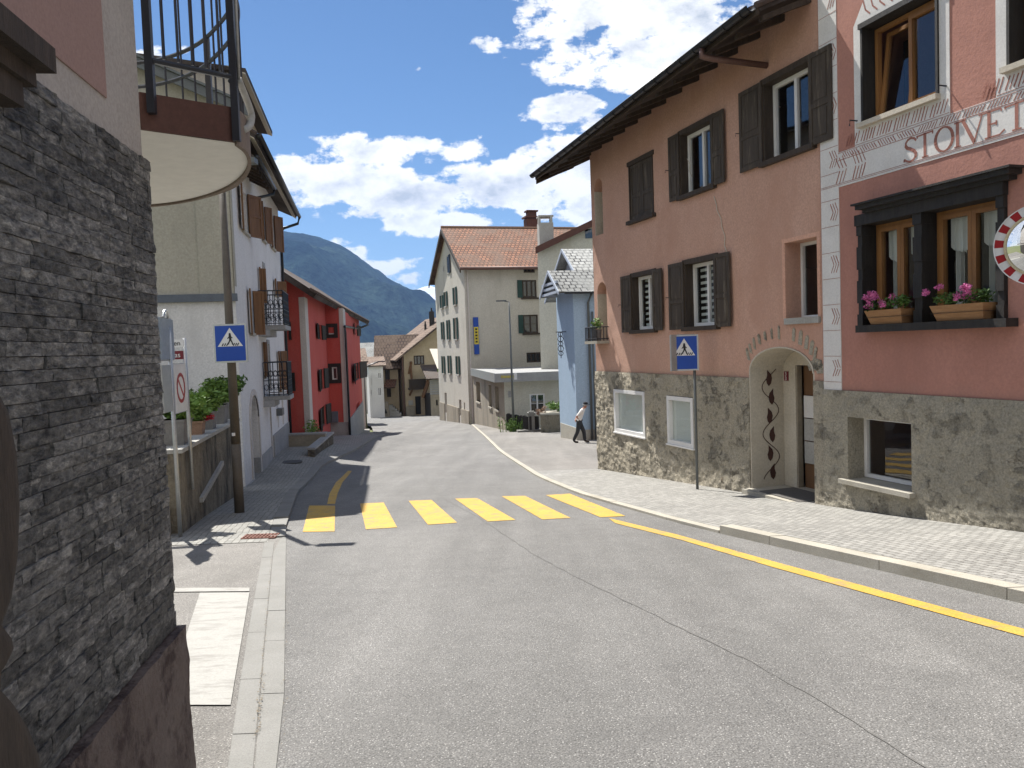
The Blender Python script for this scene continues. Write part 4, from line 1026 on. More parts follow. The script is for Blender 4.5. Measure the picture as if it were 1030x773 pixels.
# tall roman lettering drawn with strokes
zb = fz0+.07; zt = fz1-.135
def SP_(u): return PR.hit(u, 150)[0]
def L_(a): return a
def stroke(pts, w): ln.ribbon(PR, pts, w, oo, oo+.003)
def zz_(t): return lerp(zb, zt, t)
def letter(ch, uL, uR):
    sl = PR.hit(uL+1, 150, .035)[0]; sr = PR.hit(uR+1, 150, .035)[0]
    X = lambda t: lerp(sl, sr, t)
    th, tn = .042, .018
    if ch == 'T':
        stroke([(X(.5), zz_(0)), (X(.5), zz_(1))], th); stroke([(X(0), zz_(.97)), (X(1), zz_(1))], tn); stroke([(X(.32), zz_(.005)), (X(.68), zz_(.005))], tn)
        stroke([(X(0), zz_(.99)), (X(.02), zz_(.9))], tn); stroke([(X(1), zz_(.99)), (X(.98), zz_(.9))], tn)
    if ch == 'I':
        stroke([(X(.5), zz_(0)), (X(.5), zz_(1))], th); stroke([(X(.1), zz_(.005)), (X(.9), zz_(.005))], tn); stroke([(X(.1), zz_(.99)), (X(.9), zz_(.99))], tn)
    if ch == 'O':
        n = 26; pts = [(X(.5+.5*cos(2*pi*k/n)), zz_(.5+.5*sin(2*pi*k/n))) for k in range(n+1)]
        for i in range(n): stroke(pts[i:i+2], tn+(th-tn)*abs(cos(2*pi*(i+.5)/n))**1.2)
    if ch == 'S':
        pts = [(.92,.84),(.78,.95),(.55,1.0),(.3,.96),(.14,.84),(.12,.72),(.24,.61),(.5,.52),(.76,.41),(.9,.28),(.88,.13),(.7,.02),(.45,-.02),(.2,.03),(.02,.12),(0,.04)]
        for i in range(len(pts)-1):
            stroke([(X(pts[i][0]), zz_(pts[i][1])), (X(pts[i+1][0]), zz_(pts[i+1][1]))], tn+(th-tn)*(1 if 5 <= i <= 9 else .35))
    if ch == 'V':
        stroke([(X(.08), zz_(1)), (X(.6), zz_(0))], th); stroke([(X(.6), zz_(0)), (X(.96), zz_(1))], tn); stroke([(X(0), zz_(1)), (X(.22), zz_(1))], tn); stroke([(X(.82), zz_(1)), (X(1.08), zz_(1))], tn)
    if ch == 'E':
        stroke([(X(.22), zz_(0)), (X(.22), zz_(1))], th); stroke([(X(0), zz_(1)), (X(.85), zz_(1)), (X(.9), zz_(.9))], tn); stroke([(X(0), zz_(0)), (X(.8), zz_(0)), (X(1.05), zz_(.14))], tn)
        stroke([(X(.22), zz_(.5)), (X(.62), zz_(.5))], tn); stroke([(X(.62), zz_(.42)), (X(.62), zz_(.58))], tn)
letter('S', 908.5, 921.5); letter('T', 921.5, 937.5); letter('O', 940, 957.5); letter('I', 958.5, 966); letter('V', 966, 988); letter('E', 990, 1008.5); letter('T', 1010, 1034)
ln.build('painted_lettering', 'sg_red', sgo)
# windows of B
def bwin_frame(r, depth, tilt=False, leafs=2, curtains=True, name='window'):
    a0, a1, b0, b1 = r; w = .05
    f = frame_mb(PR, a0, a1, b0, b1, w, -depth, -depth+.07, 0).build(name, 'oak_frame', HB)
    mid = (a0+a1)/2
    for k, (x0, x1) in enumerate(((a0+w, mid), (mid, a1-w))):
        if tilt and k == 1:
            # tilted far sash leaning into the room
            lean = .16; mb = MB()
            def tp(s, z, o): return PR.pt(s, z, -depth+.03+o-lean*(z-b0)/(b1-b0))
            def tb(s0, s1, z0, z1, t0, t1): mb.hexa([tp(s0,z0,t0),tp(s1,z0,t0),tp(s1,z0,t1),tp(s0,z0,t1),tp(s0,z1,t0),tp(s1,z1,t0),tp(s1,z1,t1),tp(s0,z1,t1)])
            ww = .055
            tb(x0, x0+ww, b0+w, b1-w, -.02, .03); tb(x1-ww, x1, b0+w, b1-w, -.02, .03); tb(x0+ww, x1-ww, b0+w, b0+w+ww, -.02, .03); tb(x0+ww, x1-ww, b1-w-ww, b1-w, -.02, .03)
            sash = mb.build('sash', 'oak_frame', f)
            mb = MB(); mb.face([tp(x0+ww,b0+w+ww,0),tp(x1-ww,b0+w+ww,0),tp(x1-ww,b1-w-ww,0),tp(x0+ww,b1-w-ww,0)]); mb.build('pane', 'glass', sash)
        else:
            sash = frame_mb(PR, x0+.002, x1-.002, b0+w+.002, b1-w-.002, .055, -depth+.012, -depth+.085, 0).build('sash', 'oak_frame', f)
            pane(PR, x0+.05, x1-.05, b0+w+.05, b1-w-.05, -depth+.038, 'glass', sash)
        if curtains:
            mb = MB(); n = 16; h = .34*(b1-b0)
            for i in range(n):
                t0, t1 = i/n, (i+1)/n
                def cpt(t, top): 
                    s_ = lerp(x0+.06, x1-.06, t); o = -depth-.06+.02*sin(t*40)
                    return PR.pt(s_, b1-.03 if top else b1-h+.10*(1-4*(t-.5)**2)*-.6+.02*sin(t*40), o)
                mb.face([cpt(t0,True), cpt(t1,True), cpt(t1,False), cpt(t0,False)])
            mb.build('curtain', 'curtain', f)
            mb = MB()
            for i in range(n):
                t0, t1 = i/n, (i+1)/n
                f_ = lambda t: (lerp(x1-.08, x1-.26*(x1-x0)-.05, t), -depth-.12+.03*sin(t*18))
                s0_, o0_ = f_(t0); s1_, o1_ = f_(t1); mb.face([PR.pt(s0_,b0,o0_), PR.pt(s1_,b0,o1_), PR.pt(s1_,b1,o1_), PR.pt(s0_,b1,o0_)])
            mb.build('side_curtain', 'curtain', f)
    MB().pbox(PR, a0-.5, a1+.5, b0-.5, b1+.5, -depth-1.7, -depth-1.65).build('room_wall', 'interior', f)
    return f
fw = bwin_frame((bw1[0]+.04, bw1[1]-.05, bw1[2]+.02, bw1[3]-.05), .22, tilt=True, curtains=False)
surround(fw, PR, bw1, .03, oB+.03, 'black_wood', sill=False, depth=.22)
MB().pbox(PR, bw1[0]-.02, bw1[1]+.04, bw1[2]-.05, bw1[2]+.015, -.2, oB+.09).build('sill', 'pale_board', fw)
mb = MB()
for s_ in (bw1[0]-.10, bw1[1]+.10): mb.tube([PR.pt(s_, bw1[2]+.08, oB), PR.pt(s_, bw1[2]+.08, oB+.13), PR.pt(s_, bw1[2]+.0, oB+.14)], .011, 5)
mb.build('shutter_hook', 'iron', fw)
fw4 = bwin_frame((bw4[0]+.04, bw4[1]-.05, bw4[2]+.02, bw4[3]-.05), .22, curtains=False)
surround(fw4, PR, bw4, .03, oB+.03, 'black_wood', sill=False, depth=.22)
MB().pbox(PR, bw4[0]-.02, bw4[1]+.04, bw4[2]-.05, bw4[2]+.015, -.2, oB+.09).build('sill', 'pale_board', fw4)
# big double window with black carved timber
a0, a1, b0, b1 = bw2; mid = PR.hit(928, 280)[0]
bf = MB(); t = .10
for c0, c1 in ((a0, a0+t), (mid-.07, mid+.07), (a1-t, a1)):
    # turned / notched posts
    zz = b0; pts = []
    nseg = 9
    for k in range(nseg):
        za, zb2 = lerp(b0, b1, k/nseg), lerp(b0, b1, (k+1)/nseg); j = (.018 if k % 3 == 1 else 0.0)
        bf.pbox(PR, c0+j*.5, c1-j*.5, za, zb2, -.24, oB+.06-j)
bigw = bf.build('window', 'black_wood', HB)
cL = PR.hit(856.5,217,.25)[0]; cR = PR.hit(1016.5,178.5,.25)[0]
cm = MB()
cm.pbox(PR, a0-.01, a1+.01, b1-.02, b1+.13, -.24, oB+.085); cm.pbox(PR, cR+.10, cL-.10, b1+.13, b1+.18, oB-.02, oB+.13); cm.pbox(PR, cR+.04, cL-.04, b1+.18, b1+.24, oB-.02, oB+.20)
cm.pbox(PR, cR, cL, b1+.24, b1+.265, oB-.02, oB+.24)
cm.build('cornice', 'black_wood', bigw)
MB().pbox(PR, PR.hit(1013,323,.2)[0], PR.hit(861.5,331,.2)[0], b0-.10, b0-.0, -.24, oB+.19).build('sill', 'black_wood', bigw)
for r in ((a0+t, mid-.07), (mid+.07, a1-t)):
    bwin_frame((r[0], r[1], b0+.02, b1-.02), .24)
# basement window of B
a0, a1, b0, b1 = bw3
f = window(HB, PR, (a0, a1, b0+.04, b1), .31, .055, 0, gm='glass')
MB().pbox(PR, a0-.06, a1+.10, b0-.035, b0+.03, -.28, oB+.12).build('sill', 'granite_warm', f)
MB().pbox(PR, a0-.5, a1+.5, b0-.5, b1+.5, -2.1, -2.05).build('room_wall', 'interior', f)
# flower boxes
def flower_box(s0, s1, lab, uL):
    z0 = bw2[2]+.004; b = PR.pt((s0+s1)/2, z0, oB+.09)
    t = thing('flower_box', lab, 'flower box', b, 'geranium boxes on the window sill')
    mb = MB(); w0, w1 = .17, .22; h = .19
    q = [PR.pt(s0+.05, z0, -.03), PR.pt(s1-.05, z0, -.03), PR.pt(s1-.05, z0, oB+w0-.02), PR.pt(s0+.05, z0, oB+w0-.02), PR.pt(s0, z0+h, -.05), PR.pt(s1, z0+h, -.05), PR.pt(s1, z0+h, oB+w1), PR.pt(s0, z0+h, oB+w1)]
    mb.hexa(q); bx = mb.build('box', 'planter_wood', t)
    mb = MB(); mb.pbox(PR, s0-.004, s1+.004, z0+h*.48, z0+h*.5, -.04, oB+w0+.027); mb.build('board_gap', 'dark_wood', bx)
    fl = MB(); L = (s1-s0)
    for k in range(9):
        s_ = lerp(s0+.02, s1-.02, random.random()); leafmb(PR.pt(s_, z0+h+.05+random.random()*.06, oB+.05+random.uniform(-.05,.14)), (.10,.10,.08), 55, .055, mb=fl)
    fl.build('foliage', 'foliage', t)
    fl = MB()
    for k in range(12):
        s_ = lerp(s0+.1, s1+.10, random.random()); c = PR.pt(s_, z0+h+random.uniform(.06,.24), oB+random.uniform(.05,.26))
        leafmb(c, (.05,.05,.045), 60, .035, mb=fl)
    fl.build('blossom', 'blossom_pink', t)
def so(u): return PR.hit(u, 322, .15)[0]
flower_box(so(912), so(875), 'wooden box of magenta geraniums at the far half of the big black-framed window', 0)
flower_box(so(995), so(941), 'wooden box of pink geraniums at the near half of the big black-framed window', 0)

# ================================================================== TRAFFIC MIRROR (near the right edge)
dM = 6.3; mc = D(1048, 246, dM); mr_ = .335
tm = thing('traffic_mirror', 'round convex traffic mirror with red and white rim on a bracket from the pink wall', 'mirror', (mc.x, mc.y, mc.z))
nrm = Vector((-.55, -.82, -.06)).normalized(); ax = nrm.cross(Vector((0,0,1))).normalized(); ay = ax.cross(nrm).normalized()
if ay.z < 0: ay = -ay
def disc_pts(r, o, n=60): return [mc+ax*r*cos(2*pi*k/n)+ay*r*sin(2*pi*k/n)+nrm*o for k in range(n)]
def ring(r0, r1, o0, o1, ks, n=60):
    mb = MB()
    for k in ks:
        a, b = 2*pi*k/n, 2*pi*(k+1)/n
        pt = lambda r, t, o: mc+ax*r*cos(t)+ay*r*sin(t)+nrm*o
        mb.hexa([pt(r0,a,o0),pt(r1,a,o0),pt(r1,b,o0),pt(r0,b,o0),pt(r0,a,o1),pt(r1,a,o1),pt(r1,b,o1),pt(r0,b,o1)])
    return mb
ring(0.0, mr_, -.03, -.005, range(60)).build('backplate', 'steel', tm)
ring(mr_*.79, mr_*.985, -.005, .004, [k for k in range(60) if (k//2) % 2 == 0]).build('red_blocks', 'sign_red', tm)
ring(mr_*.79, mr_*.985, -.005, .003, [k for k in range(60) if (k//2) % 2 == 1]).build('white_blocks', 'sign_white', tm)
ring(mr_*.985, mr_*1.01, -.03, .012, range(60)).build('outer_rim', 'sign_white', tm)
ring(mr_*.74, mr_*.79, -.01, .014, range(60)).build('inner_rim', 'mirror_rim', tm)
mb = MB(); n = 48; rings = 10; vs = [mc+nrm*.07]; fs = []
for j in range(1, rings+1):
    r = mr_*.745*j/rings; o = .07*(1-(j/rings)**2)+.004
    for k in range(n): vs.append(mc+ax*r*cos(2*pi*k/n)+ay*r*sin(2*pi*k/n)+nrm*o)
for k in range(n): fs.append((0, 1+k, 1+(k+1) % n))
for j in range(rings-1):
    for k in range(n): fs.append((1+j*n+k, 1+j*n+(k+1) % n, 1+(j+1)*n+(k+1) % n, 1+(j+1)*n+k))
mb.mesh(vs, fs).build('mirror_glass', 'mirror_glass', tm, smooth=True)
sm = (Vector((mc.x, mc.y))-PR.P).dot(PR.d)
MB().tube([mc-nrm*.03, mc-nrm*.15, PR.pt(sm-.2, mc.z+.05, oB)], .025, 8).build('bracket', 'steel', tm)

def mirror_house():
    pass
# ================================================================== SIGNS
def crossing_sign(P, s0, s1, z0, z1, o, parent, name='sign_panel', double=False):
    t = .03; mb = MB(); mb.pbox(P, s0, s1, z0, z1, o, o+t); pan = mb.build(name, 'steel', parent)
    b = .028; MB().pbox(P, s0+b, s1-b, z0+b, z1-b, o+t-.002, o+t+.003).build('blue_field', 'sign_blue', pan)
    w = s1-s0; cx = (s0+s1)/2; h = z1-z0
    tb, tt = z0+h*.42, z0+h*.90; hw = w*.38
    MB().prism(P, [(cx-hw, tb), (cx+hw, tb), (cx, tt)], o+t+.003, o+t+.005).build('white_triangle', 'sign_white', pan)
    fg = MB(); th = tt-tb; oo = o+t+.0055; k = th/1.0
    def S(pts, ww): fg.ribbon(P, [(cx+x*k*SGN, tb+z*k) for x, z in pts], ww*k, oo, oo+.002)
    S([(0,.70),(-.0,.62)], .10); S([(.0,.62),(.02,.36)], .13); S([(.02,.38),(-.12,.12)], .07); S([(.02,.38),(.10,.24),(.14,.10)], .07); S([(0,.58),(-.13,.42)], .05); S([(0,.58),(.13,.45)], .05)
    for x in (-.42,-.29,-.17,.2,.32,.43): S([(x-.03,.04),(x+.04,.16)], .055)
    fg.build('pictogram', 'sign_black', pan)
    return pan
SGN = 1
gw0 = G(184.5, 536, .03); gw1 = G(243, 496, .05)
PG = Pl(gw0, (gw1.x-gw0.x, gw1.y-gw0.y), -1); Lg = (Vector((gw1.x, gw1.y))-Vector((gw0.x, gw0.y))).length
# right sign, square to the street, pole against the wall
pb = G(701.5, 491, .06); 
sgR = thing('crossing_sign', 'blue pedestrian crossing sign on a thin pole against the pink house wall', 'road sign', pb, 'pedestrian crossing signs')
ztop = D(700, 336, pb.y).z
MB().tube([(pb.x, pb.y, pb.z-.1), (pb.x, pb.y, ztop-.02)], .026, 10).build('pole', 'lamp_grey', sgR, smooth=True)
PSg = Pl((pb.x, pb.y-.045), (cos(radians(-6)), sin(radians(-6))), -1)
l_, zb_ = PSg.hit(674.3, 373.5); r2_, zt_ = PSg.hit(702, 336.5)
crossing_sign(PSg, l_, r2_, zb_, zt_, 0.0, sgR)
PSb = Pl((pb.x, pb.y+.09), (cos(radians(20)), sin(radians(20))), 1)
MB().pbox(PSb, l_-.02, r2_-.03, zb_, zt_+.01, -.01, .02).build('rear_panel', 'steel', sgR)
# left lamp post carrying the other sign
lb = G(241, 516, .06)
lp = thing('lamp_post', 'tall dark brown street lamp post carrying a blue pedestrian crossing sign on the left pavement', 'street lamp', lb)
ht = 5.95; lean = Vector((.0, 0, 0))
MB().tube([(lb.x, lb.y, lb.z-.1), (lb.x, lb.y, lb.z+1.2)], .085, 14, r2=.08).tube([(lb.x, lb.y, lb.z+1.2), (lb.x, lb.y, lb.z+ht)], .08, 14, r2=.055).build('pole', 'pole_brown', lp, smooth=True)
mb = MB(); mb.tube([(lb.x, lb.y, lb.z+ht-.05), (lb.x+.10, lb.y, lb.z+ht+.03), (lb.x+.22, lb.y+.0, lb.z+ht+.04)], .03, 8)
arm = mb.build('arm', 'pole_brown', lp, smooth=True)
MB().box((lb.x+.36, lb.y+.0, lb.z+ht+.05), (.48, .20, .09), .0).build('lamp_head', 'lamp_grey', arm)
MB().lathe((lb.x-.0, lb.y-.087, lb.z+1.35), [(.03,0),(.03,.05)], 8).build('service_cap', 'sign_white', lp)
PSl = Pl((lb.x, lb.y-.11), (cos(radians(-4)), sin(radians(-4))), -1)
l_, zb_ = PSl.hit(217, 365.5); r2_, zt_ = PSl.hit(248, 325.5)
crossing_sign(PSl, l_, r2_, zb_, zt_, 0.0, lp)
# parking sign post near the garden wall
p1 = G(181.5, 540, .02)
sp1 = thing('parking_sign_post', 'grey steel post with narrow edge-on grey panels and a round red no-parking sign below', 'road sign', p1)
zt1 = D(172, 330, p1.y).z
MB().tube([(p1.x, p1.y, p1.z-.1), (p1.x, p1.y, zt1)], .03, 10).build('pole', 'steel', sp1, smooth=True)
def side_sign(nm, d, u0, v0, u1, v1, m, parent, off=-.05):
    PP = Pl((p1.x, p1.y+off), d, 1)
    a = PP.hit(u0, v0); b = PP.hit(u1, v1)
    return PP, MB().pbox(PP, min(a[0],b[0]), max(a[0],b[0]), min(a[1],b[1]), max(a[1],b[1]), -.012, .012).build(nm, m, parent), (min(a[0],b[0]), max(a[0],b[0]), min(a[1],b[1]), max(a[1],b[1]))
DS = (-.151, .989)
def side_sign(nm, d, u0, v0, u1, v1, m, parent, o=0.0):
    PP = Pl((p1.x, p1.y), d, -1)
    a = PP.hit(u0, v0); b = PP.hit(u1, v1)
    return PP, MB().pbox(PP, min(a[0],b[0]), max(a[0],b[0]), min(a[1],b[1]), max(a[1],b[1]), -.012+o, .012+o).build(nm, m, parent), (min(a[0],b[0]), max(a[0],b[0]), min(a[1],b[1]), max(a[1],b[1]))
PP, s1o, rr = side_sign('grey_panel', DS, 162, 362, 173, 322, 'sign_greyblue', sp1)
MB().pbox(PP, rr[0]-.02, rr[1]+.02, rr[2]-.02, rr[3]+.02, -.03, -.013).build('panel_edge', 'steel', s1o)
mb = MB(); mb.tube([PP.pt((rr[0]+rr[1])/2-.12+.24*k/8, rr[3]+.02+.10*sin(pi*k/8), 0) for k in range(9)], .02, 6); mb.build('rounded_top', 'steel', s1o)
PP2, s2o, rr2 = side_sign('rear_panel', DS, 164.5, 416, 173, 367, 'steel', sp1)
PP3 = Pl((p1.x, p1.y), DS, -1)
a = PP3.hit(176.5, 416); b = PP3.hit(185.5, 366)
s0_, s1_ = sorted((a[0], b[0])); z0_, z1_ = sorted((a[1], b[1]))
npk = MB().pbox(PP3, s0_, s1_, z0_, z1_, -.012, .012).build('no_parking_panel', 'sign_white', sp1)
MB().pbox(PP3, s0_-.012, s1_+.012, z0_-.012, z1_+.012, -.02, .006).build('panel_edge', 'steel', npk)
rc = MB(); cxx, czz = (s0_+s1_)/2, lerp(z0_, z1_, .5); rr_ = min((s1_-s0_)*.42, .2); rc.ribbon(PP3, [(cxx+rr_*cos(2*pi*k/20), czz+rr_*sin(2*pi*k/20)) for k in range(21)], rr_*.25, .0125, .016)
rc.ribbon(PP3, [(cxx-rr_*.7, czz+rr_*.7), (cxx+rr_*.7, czz-rr_*.7)], rr_*.2, .0125, .0155); rc.build('red_ring', 'sign_red', npk)
# direction plates post
s2_ = PG.hit(193, 480, .07)[0]; z2_ = PG.hit(193, 493, .07)[1]; p2 = PG.pt(s2_, z2_, .07)
wallz = -1.4
sp2 = thing('direction_sign_post', 'thin grey post with small white and maroon street name plates beside the planter wall', 'street sign', (p2.x, p2.y, p2.z))
zt2 = D(186.5, 340, p2.y).z
MB().tube([(p2.x, p2.y, p2.z), (p2.x, p2.y, zt2)], .028, 10).build('pole', 'steel', sp2, smooth=True)
PN = Pl((p2.x, p2.y-.045), (1, .12), -1)
for (v0, v1, m, tx, tm_) in ((341.5, 349.5, 'sign_white', 'Verschen', 'sign_black'), (353, 361.5, 'sign_maroon', 'Tuvas', 'sign_white')):
    sR_, zt_ = PN.hit(184.5, v0); _, zb_ = PN.hit(184.5, v1)
    pl_ = MB().pbox(PN, sR_-.62, sR_, zb_, zt_, 0, .02).build('name_plate', m, sp2)
    hh = zt_-zb_
    text_on(PN, tx[-2:] if m == 'sign_white' else tx[-3:], sR_-.04, zb_+hh*.25, hh*.85, .023, tm_, 'plate_text', pl_, flip=1, align='RIGHT')

# ================================================================== LEFT: GARDEN WALL WITH PLANTERS
ztg = PG.hit(184, 450)[1]
gw = thing('garden_wall', 'stained old plastered garden wall with stone coping beside the left pavement', 'wall', gw0)
mb = MB(); nS, nZ = 40, 10
mb.pbox(PG, 0, Lg, ztg-1.9, ztg-.06, -.42, 0); mb.build('wall', 'garden_wall', gw)
mb = MB(); mb.pbox(PG, -.02, Lg, ztg-.06, ztg, -.46, .05); mb.build('coping', 'concrete', gw)
# return wall towards the left with a low step
PG2 = Pl((gw0.x-.02, gw0.y), (PG.n.x, PG.n.y), 1)
if PG2.n.y > 0: PG2.n = -PG2.n
mb = MB(); mb.pbox(PG2, -4.0, -.43, ztg-1.9, ztg-.08, -.35, 0); mb.build('return_wall', 'garden_wall', gw)
mb = MB(); mb.pbox(PG2, -4.0, -.15, ztg-1.9, ztg-.85, .002, .35); mb.build('low_ledge', 'concrete', gw)
def ledge_wall_detail():
    mb = MB(); mb.prism(PG, [(1.2, ztg-.95), (3.2, ztg-.62), (3.2, ztg-.70), (1.2, ztg-1.03)], 0, .06); mb.build('sloping_ledge', 'concrete', gw)
ledge_wall_detail()
# planters
def planter(s, w, h, d, label, matn, plant, red=False, grp='planters along the garden wall'):
    b = PG.pt(s, ztg, -.2); t = thing('planter', label, 'planter', b, grp)
    mb = MB(); q = []
    for z, k in ((ztg, .82), (ztg+h, 1.0)):
        for a, o in ((-w/2,-d/2),(w/2,-d/2),(w/2,d/2),(-w/2,d/2)): q.append(PG.pt(s+a*k, z, -.2+o*k))
    mb.hexa(q); mb.build('pot', matn, t)
    MB().pbox(PG, s-w/2-.01, s+w/2+.01, ztg+h-.04, ztg+h, -.2-d/2-.01, -.2+d/2+.01).build('rim', matn, t)
    c = PG.pt(s, ztg+h+plant*.5, -.2)
    fo = MB(); nst = 16
    for k in range(nst):
        a = random.random()*6.28; tip = Vector((c.x+cos(a)*w*.85*random.random(), c.y+sin(a)*w*.55*random.random(), ztg+h+plant*random.uniform(.5,1.05)))
        base = PG.pt(s, ztg+h-.05, -.2); fo.tube([base, base.lerp(tip, .6)+Vector((0,0,.03)), tip], .006, 4)
        for j in range(5):
            q_ = base.lerp(tip, .35+.65*j/4); leafmb(q_, (.12,.12,.08), 26, .11, up=.2, mb=fo)
    fo.build('foliage', 'foliage_light' if random.random() < .4 else 'foliage', t)
    if red: 
        c2 = PG.pt(s-.02, ztg+h+.06, -.02); leafmb(c2, (.14,.10,.07), 260, .05).build('blossom', 'blossom_red', t)
    return t
def sg_(u): return PG.hit(u, 435, -.2)[0]
planter(sg_(178), .62, .40, .36, 'largest grey planter box at the near end of the garden wall', 'pot_grey', .38)
planter(sg_(198), .30, .24, .26, 'small terracotta pot with red blossoms on the garden wall', 'terracotta', .28, red=True)
planter(sg_(209), .40, .34, .30, 'grey flower pot with bright leaves, third along the garden wall', 'pot_grey', .36)
planter(sg_(221), .46, .38, .32, 'grey planter with a bushy green shrub in front of the lamp post', 'pot_grey', .50)
planter(sg_(231), .46, .38, .32, 'dark planter at the far end of the garden wall behind the lamp post', 'pot_grey', .48)

# ================================================================== LEFT: WHITE HOUSE
HW = thing('white_house', 'white plastered house with brown shutters and iron balconies on the left pavement', 'house', PW.pt(0, g(*PW.pt(0,0)[:2])))
Lw = PW.hit(291, 440)[0]; eow = .62
zeW = (PW.hit(252,128,eow)[1]+PW.hit(295,205,eow)[1])/2-.05
topW = zeW+.25
def wr(u0, v0, u1, v1): return PW.rect(u0, v0, u1, v1)
winW = [  # opening px: near-left, top, far-right, bottom (shutters stand off them)
  ('up', wr(241,188,249.5,237)), ('up', wr(262,205,266.5,244)), ('up', wr(271,213,276,252)),
  ('mid', wr(249.5,292,255,336)), ('mid', wr(259.5,270,262.5,304)),
  ('mid', wr(275.5,282,278.5,298)), ('gd', wr(264.3,268,268.6,327)),
  ('low', wr(263.5,345,266,379)), ('gd', wr(268.5,346,272.5,393)), ('low', wr(279,354,283,392))]
arch = PW.rect(250.5, 397, 262.5, 478); arch = (arch[0], arch[1], arch[2]-1.2, PW.hit(257, 397)[1])
bdoor = PW.rect(271, 409, 275.5, 466); bdoor = (bdoor[0], bdoor[1], bdoor[2]-.5, bdoor[3])
sw = [PW.rect(278.5,403,280.5,430), PW.rect(283,401,286,427)]
hW = [w[1]+(.18,) for w in winW]+[arch+(1.0,), bdoor+(.3,)]+[s+(.15,) for s in sw]
wall(PW, 0, Lw, -5, topW, hW, .18, arch={len(winW): .6}).build('wall', 'white_plaster', HW)
cW = [PW.pt(0,0), PW.pt(Lw,0), PW.pt(Lw,0,-9), PW.pt(0,0,-9)]
shell(HW, 'white_plaster', [(c.x, c.y) for c in cW], -6, topW, skip=(0, 3), name='rear_wall')
PWs = Pl(PW.pt(0,0,0)[:2], (-PW.n.x, -PW.n.y), 1)
if PWs.n.y > 0: PWs.n = -PWs.n
zl = PWs.hit(190, 302)[1]
wall(PWs, 0, 9, -6, zl, [], .1).build('side_wall', 'white_plaster', HW)
va = PWs.hit(233,108); vb = PWs.hit(137,66); kv = (vb[1]-va[1])/(vb[0]-va[0])
def vz(s): return va[1]+kv*(s-va[0])
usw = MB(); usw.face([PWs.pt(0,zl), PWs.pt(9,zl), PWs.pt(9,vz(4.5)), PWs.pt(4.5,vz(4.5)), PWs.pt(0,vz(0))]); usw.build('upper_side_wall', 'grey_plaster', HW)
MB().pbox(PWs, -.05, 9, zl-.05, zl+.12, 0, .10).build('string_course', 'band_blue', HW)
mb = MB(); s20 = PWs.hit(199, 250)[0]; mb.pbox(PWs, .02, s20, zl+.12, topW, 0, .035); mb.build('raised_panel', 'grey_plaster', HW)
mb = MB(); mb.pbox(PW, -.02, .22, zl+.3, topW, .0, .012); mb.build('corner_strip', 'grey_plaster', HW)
for i, (k, r) in enumerate(winW):
    if k == 'gd':
        f = MB().pbox(PW, r[0], r[1], r[2], r[3], -.17, -.13).build('balcony_door', 'grime_wall', HW)
        MB().pbox(PW, r[0]+.1, r[1]-.1, r[2]+.5, r[3]-.1, -.129, -.125).build('pane', 'glass_dark', f)
        mb = MB(); mb.pbox(PW, r[0]-.12, r[0], r[2], r[3]+.12, .002, .02); mb.pbox(PW, r[1], r[1]+.12, r[2], r[3]+.12, .002, .02); mb.pbox(PW, r[0], r[1], r[3], r[3]+.12, .002, .02); mb.build('stone_trim', 'plinth_grey', f)
        continue
    f = window(HW, PW, r, .16, .05, 1, 1)
    wd = (r[1]-r[0])*.5
    shutter_angled(PW, r[0], wd+.02, r[2]-.03, r[3]+.02, 8, -1).build('shutter', 'brown_shutter', f)
    shutter_angled(PW, r[1], wd+.02, r[2]-.03, r[3]+.02, 30 if k != 'mid' else 50, 1).build('shutter', 'brown_shutter', f)
    MB().pbox(PW, r[0]-.05, r[1]+.05, r[2]-.06, r[2]+.01, -.1, .07).build('sill', 'granite_warm', f)
for r in sw:
    f = window(HW, PW, r, .13, .03, 0)
# arch door, plinths
mb = MB(); mb.pbox(PW, arch[0], arch[1], arch[2], arch[3], -1.02, -.98); f = mb.build('arch_door', 'door_wood', HW)
mb = MB(); zA = PW.hit(266, 452)[1]
mb.pbox(PW, arch[1]-.12, arch[1]-.0, -5, zA-.1, -.9, .03)
mb.build('door_pier', 'plinth_grey', f)
mb = MB(); n = 12; cx = (arch[0]+arch[1])/2; hw = (arch[1]-arch[0])/2; zc = arch[3]-.6
outer = [(cx-(hw+.16)*cos(pi*k/n), zc+(.6+.16)*sin(pi*k/n)) for k in range(n+1)]; inner = [(cx-(hw+.01)*cos(pi*k/n), zc+.61*sin(pi*k/n)) for k in range(n+1)]
for i in range(n): mb.mesh([PW.pt(*outer[i],.03),PW.pt(*outer[i+1],.03),PW.pt(*inner[i+1],.03),PW.pt(*inner[i],.03),PW.pt(*outer[i],.0),PW.pt(*outer[i+1],.0)], [(0,1,2,3),(0,1,5,4)])
mb.pbox(PW, arch[0]-.16, arch[0]-.01, -5, zc, 0, .03); mb.pbox(PW, arch[1]+.01, arch[1]+.16, -5, zc, 0, .03); mb.build('arch_trim', 'pale_plaster', f)
f = MB().pbox(PW, bdoor[0], bdoor[1], bdoor[2], bdoor[3], -.28, -.2).build('brown_door', 'brown_shutter', HW)
zP = PW.hit(286, 428)[1]
mb = MB(); mb.pbox(PW, bdoor[1]+.1, Lw, -5, zP, 0, .04); mb.pbox(PW, arch[1]+.16, bdoor[0]-.1, -5, zA-.1, 0, .04); mb.pbox(PW, 0, arch[0]-.16, -5, zA-.45, 0, .05); mb.build('plinth', 'plinth_grey', HW)
MB().pbox(PW, PW.hit(279,415)[0]-.3, PW.hit(279,415)[0]+.3, PW.hit(279,418)[1], PW.hit(279,411)[1], 0, .18).build('letter_box', 'lamp_grey', HW)
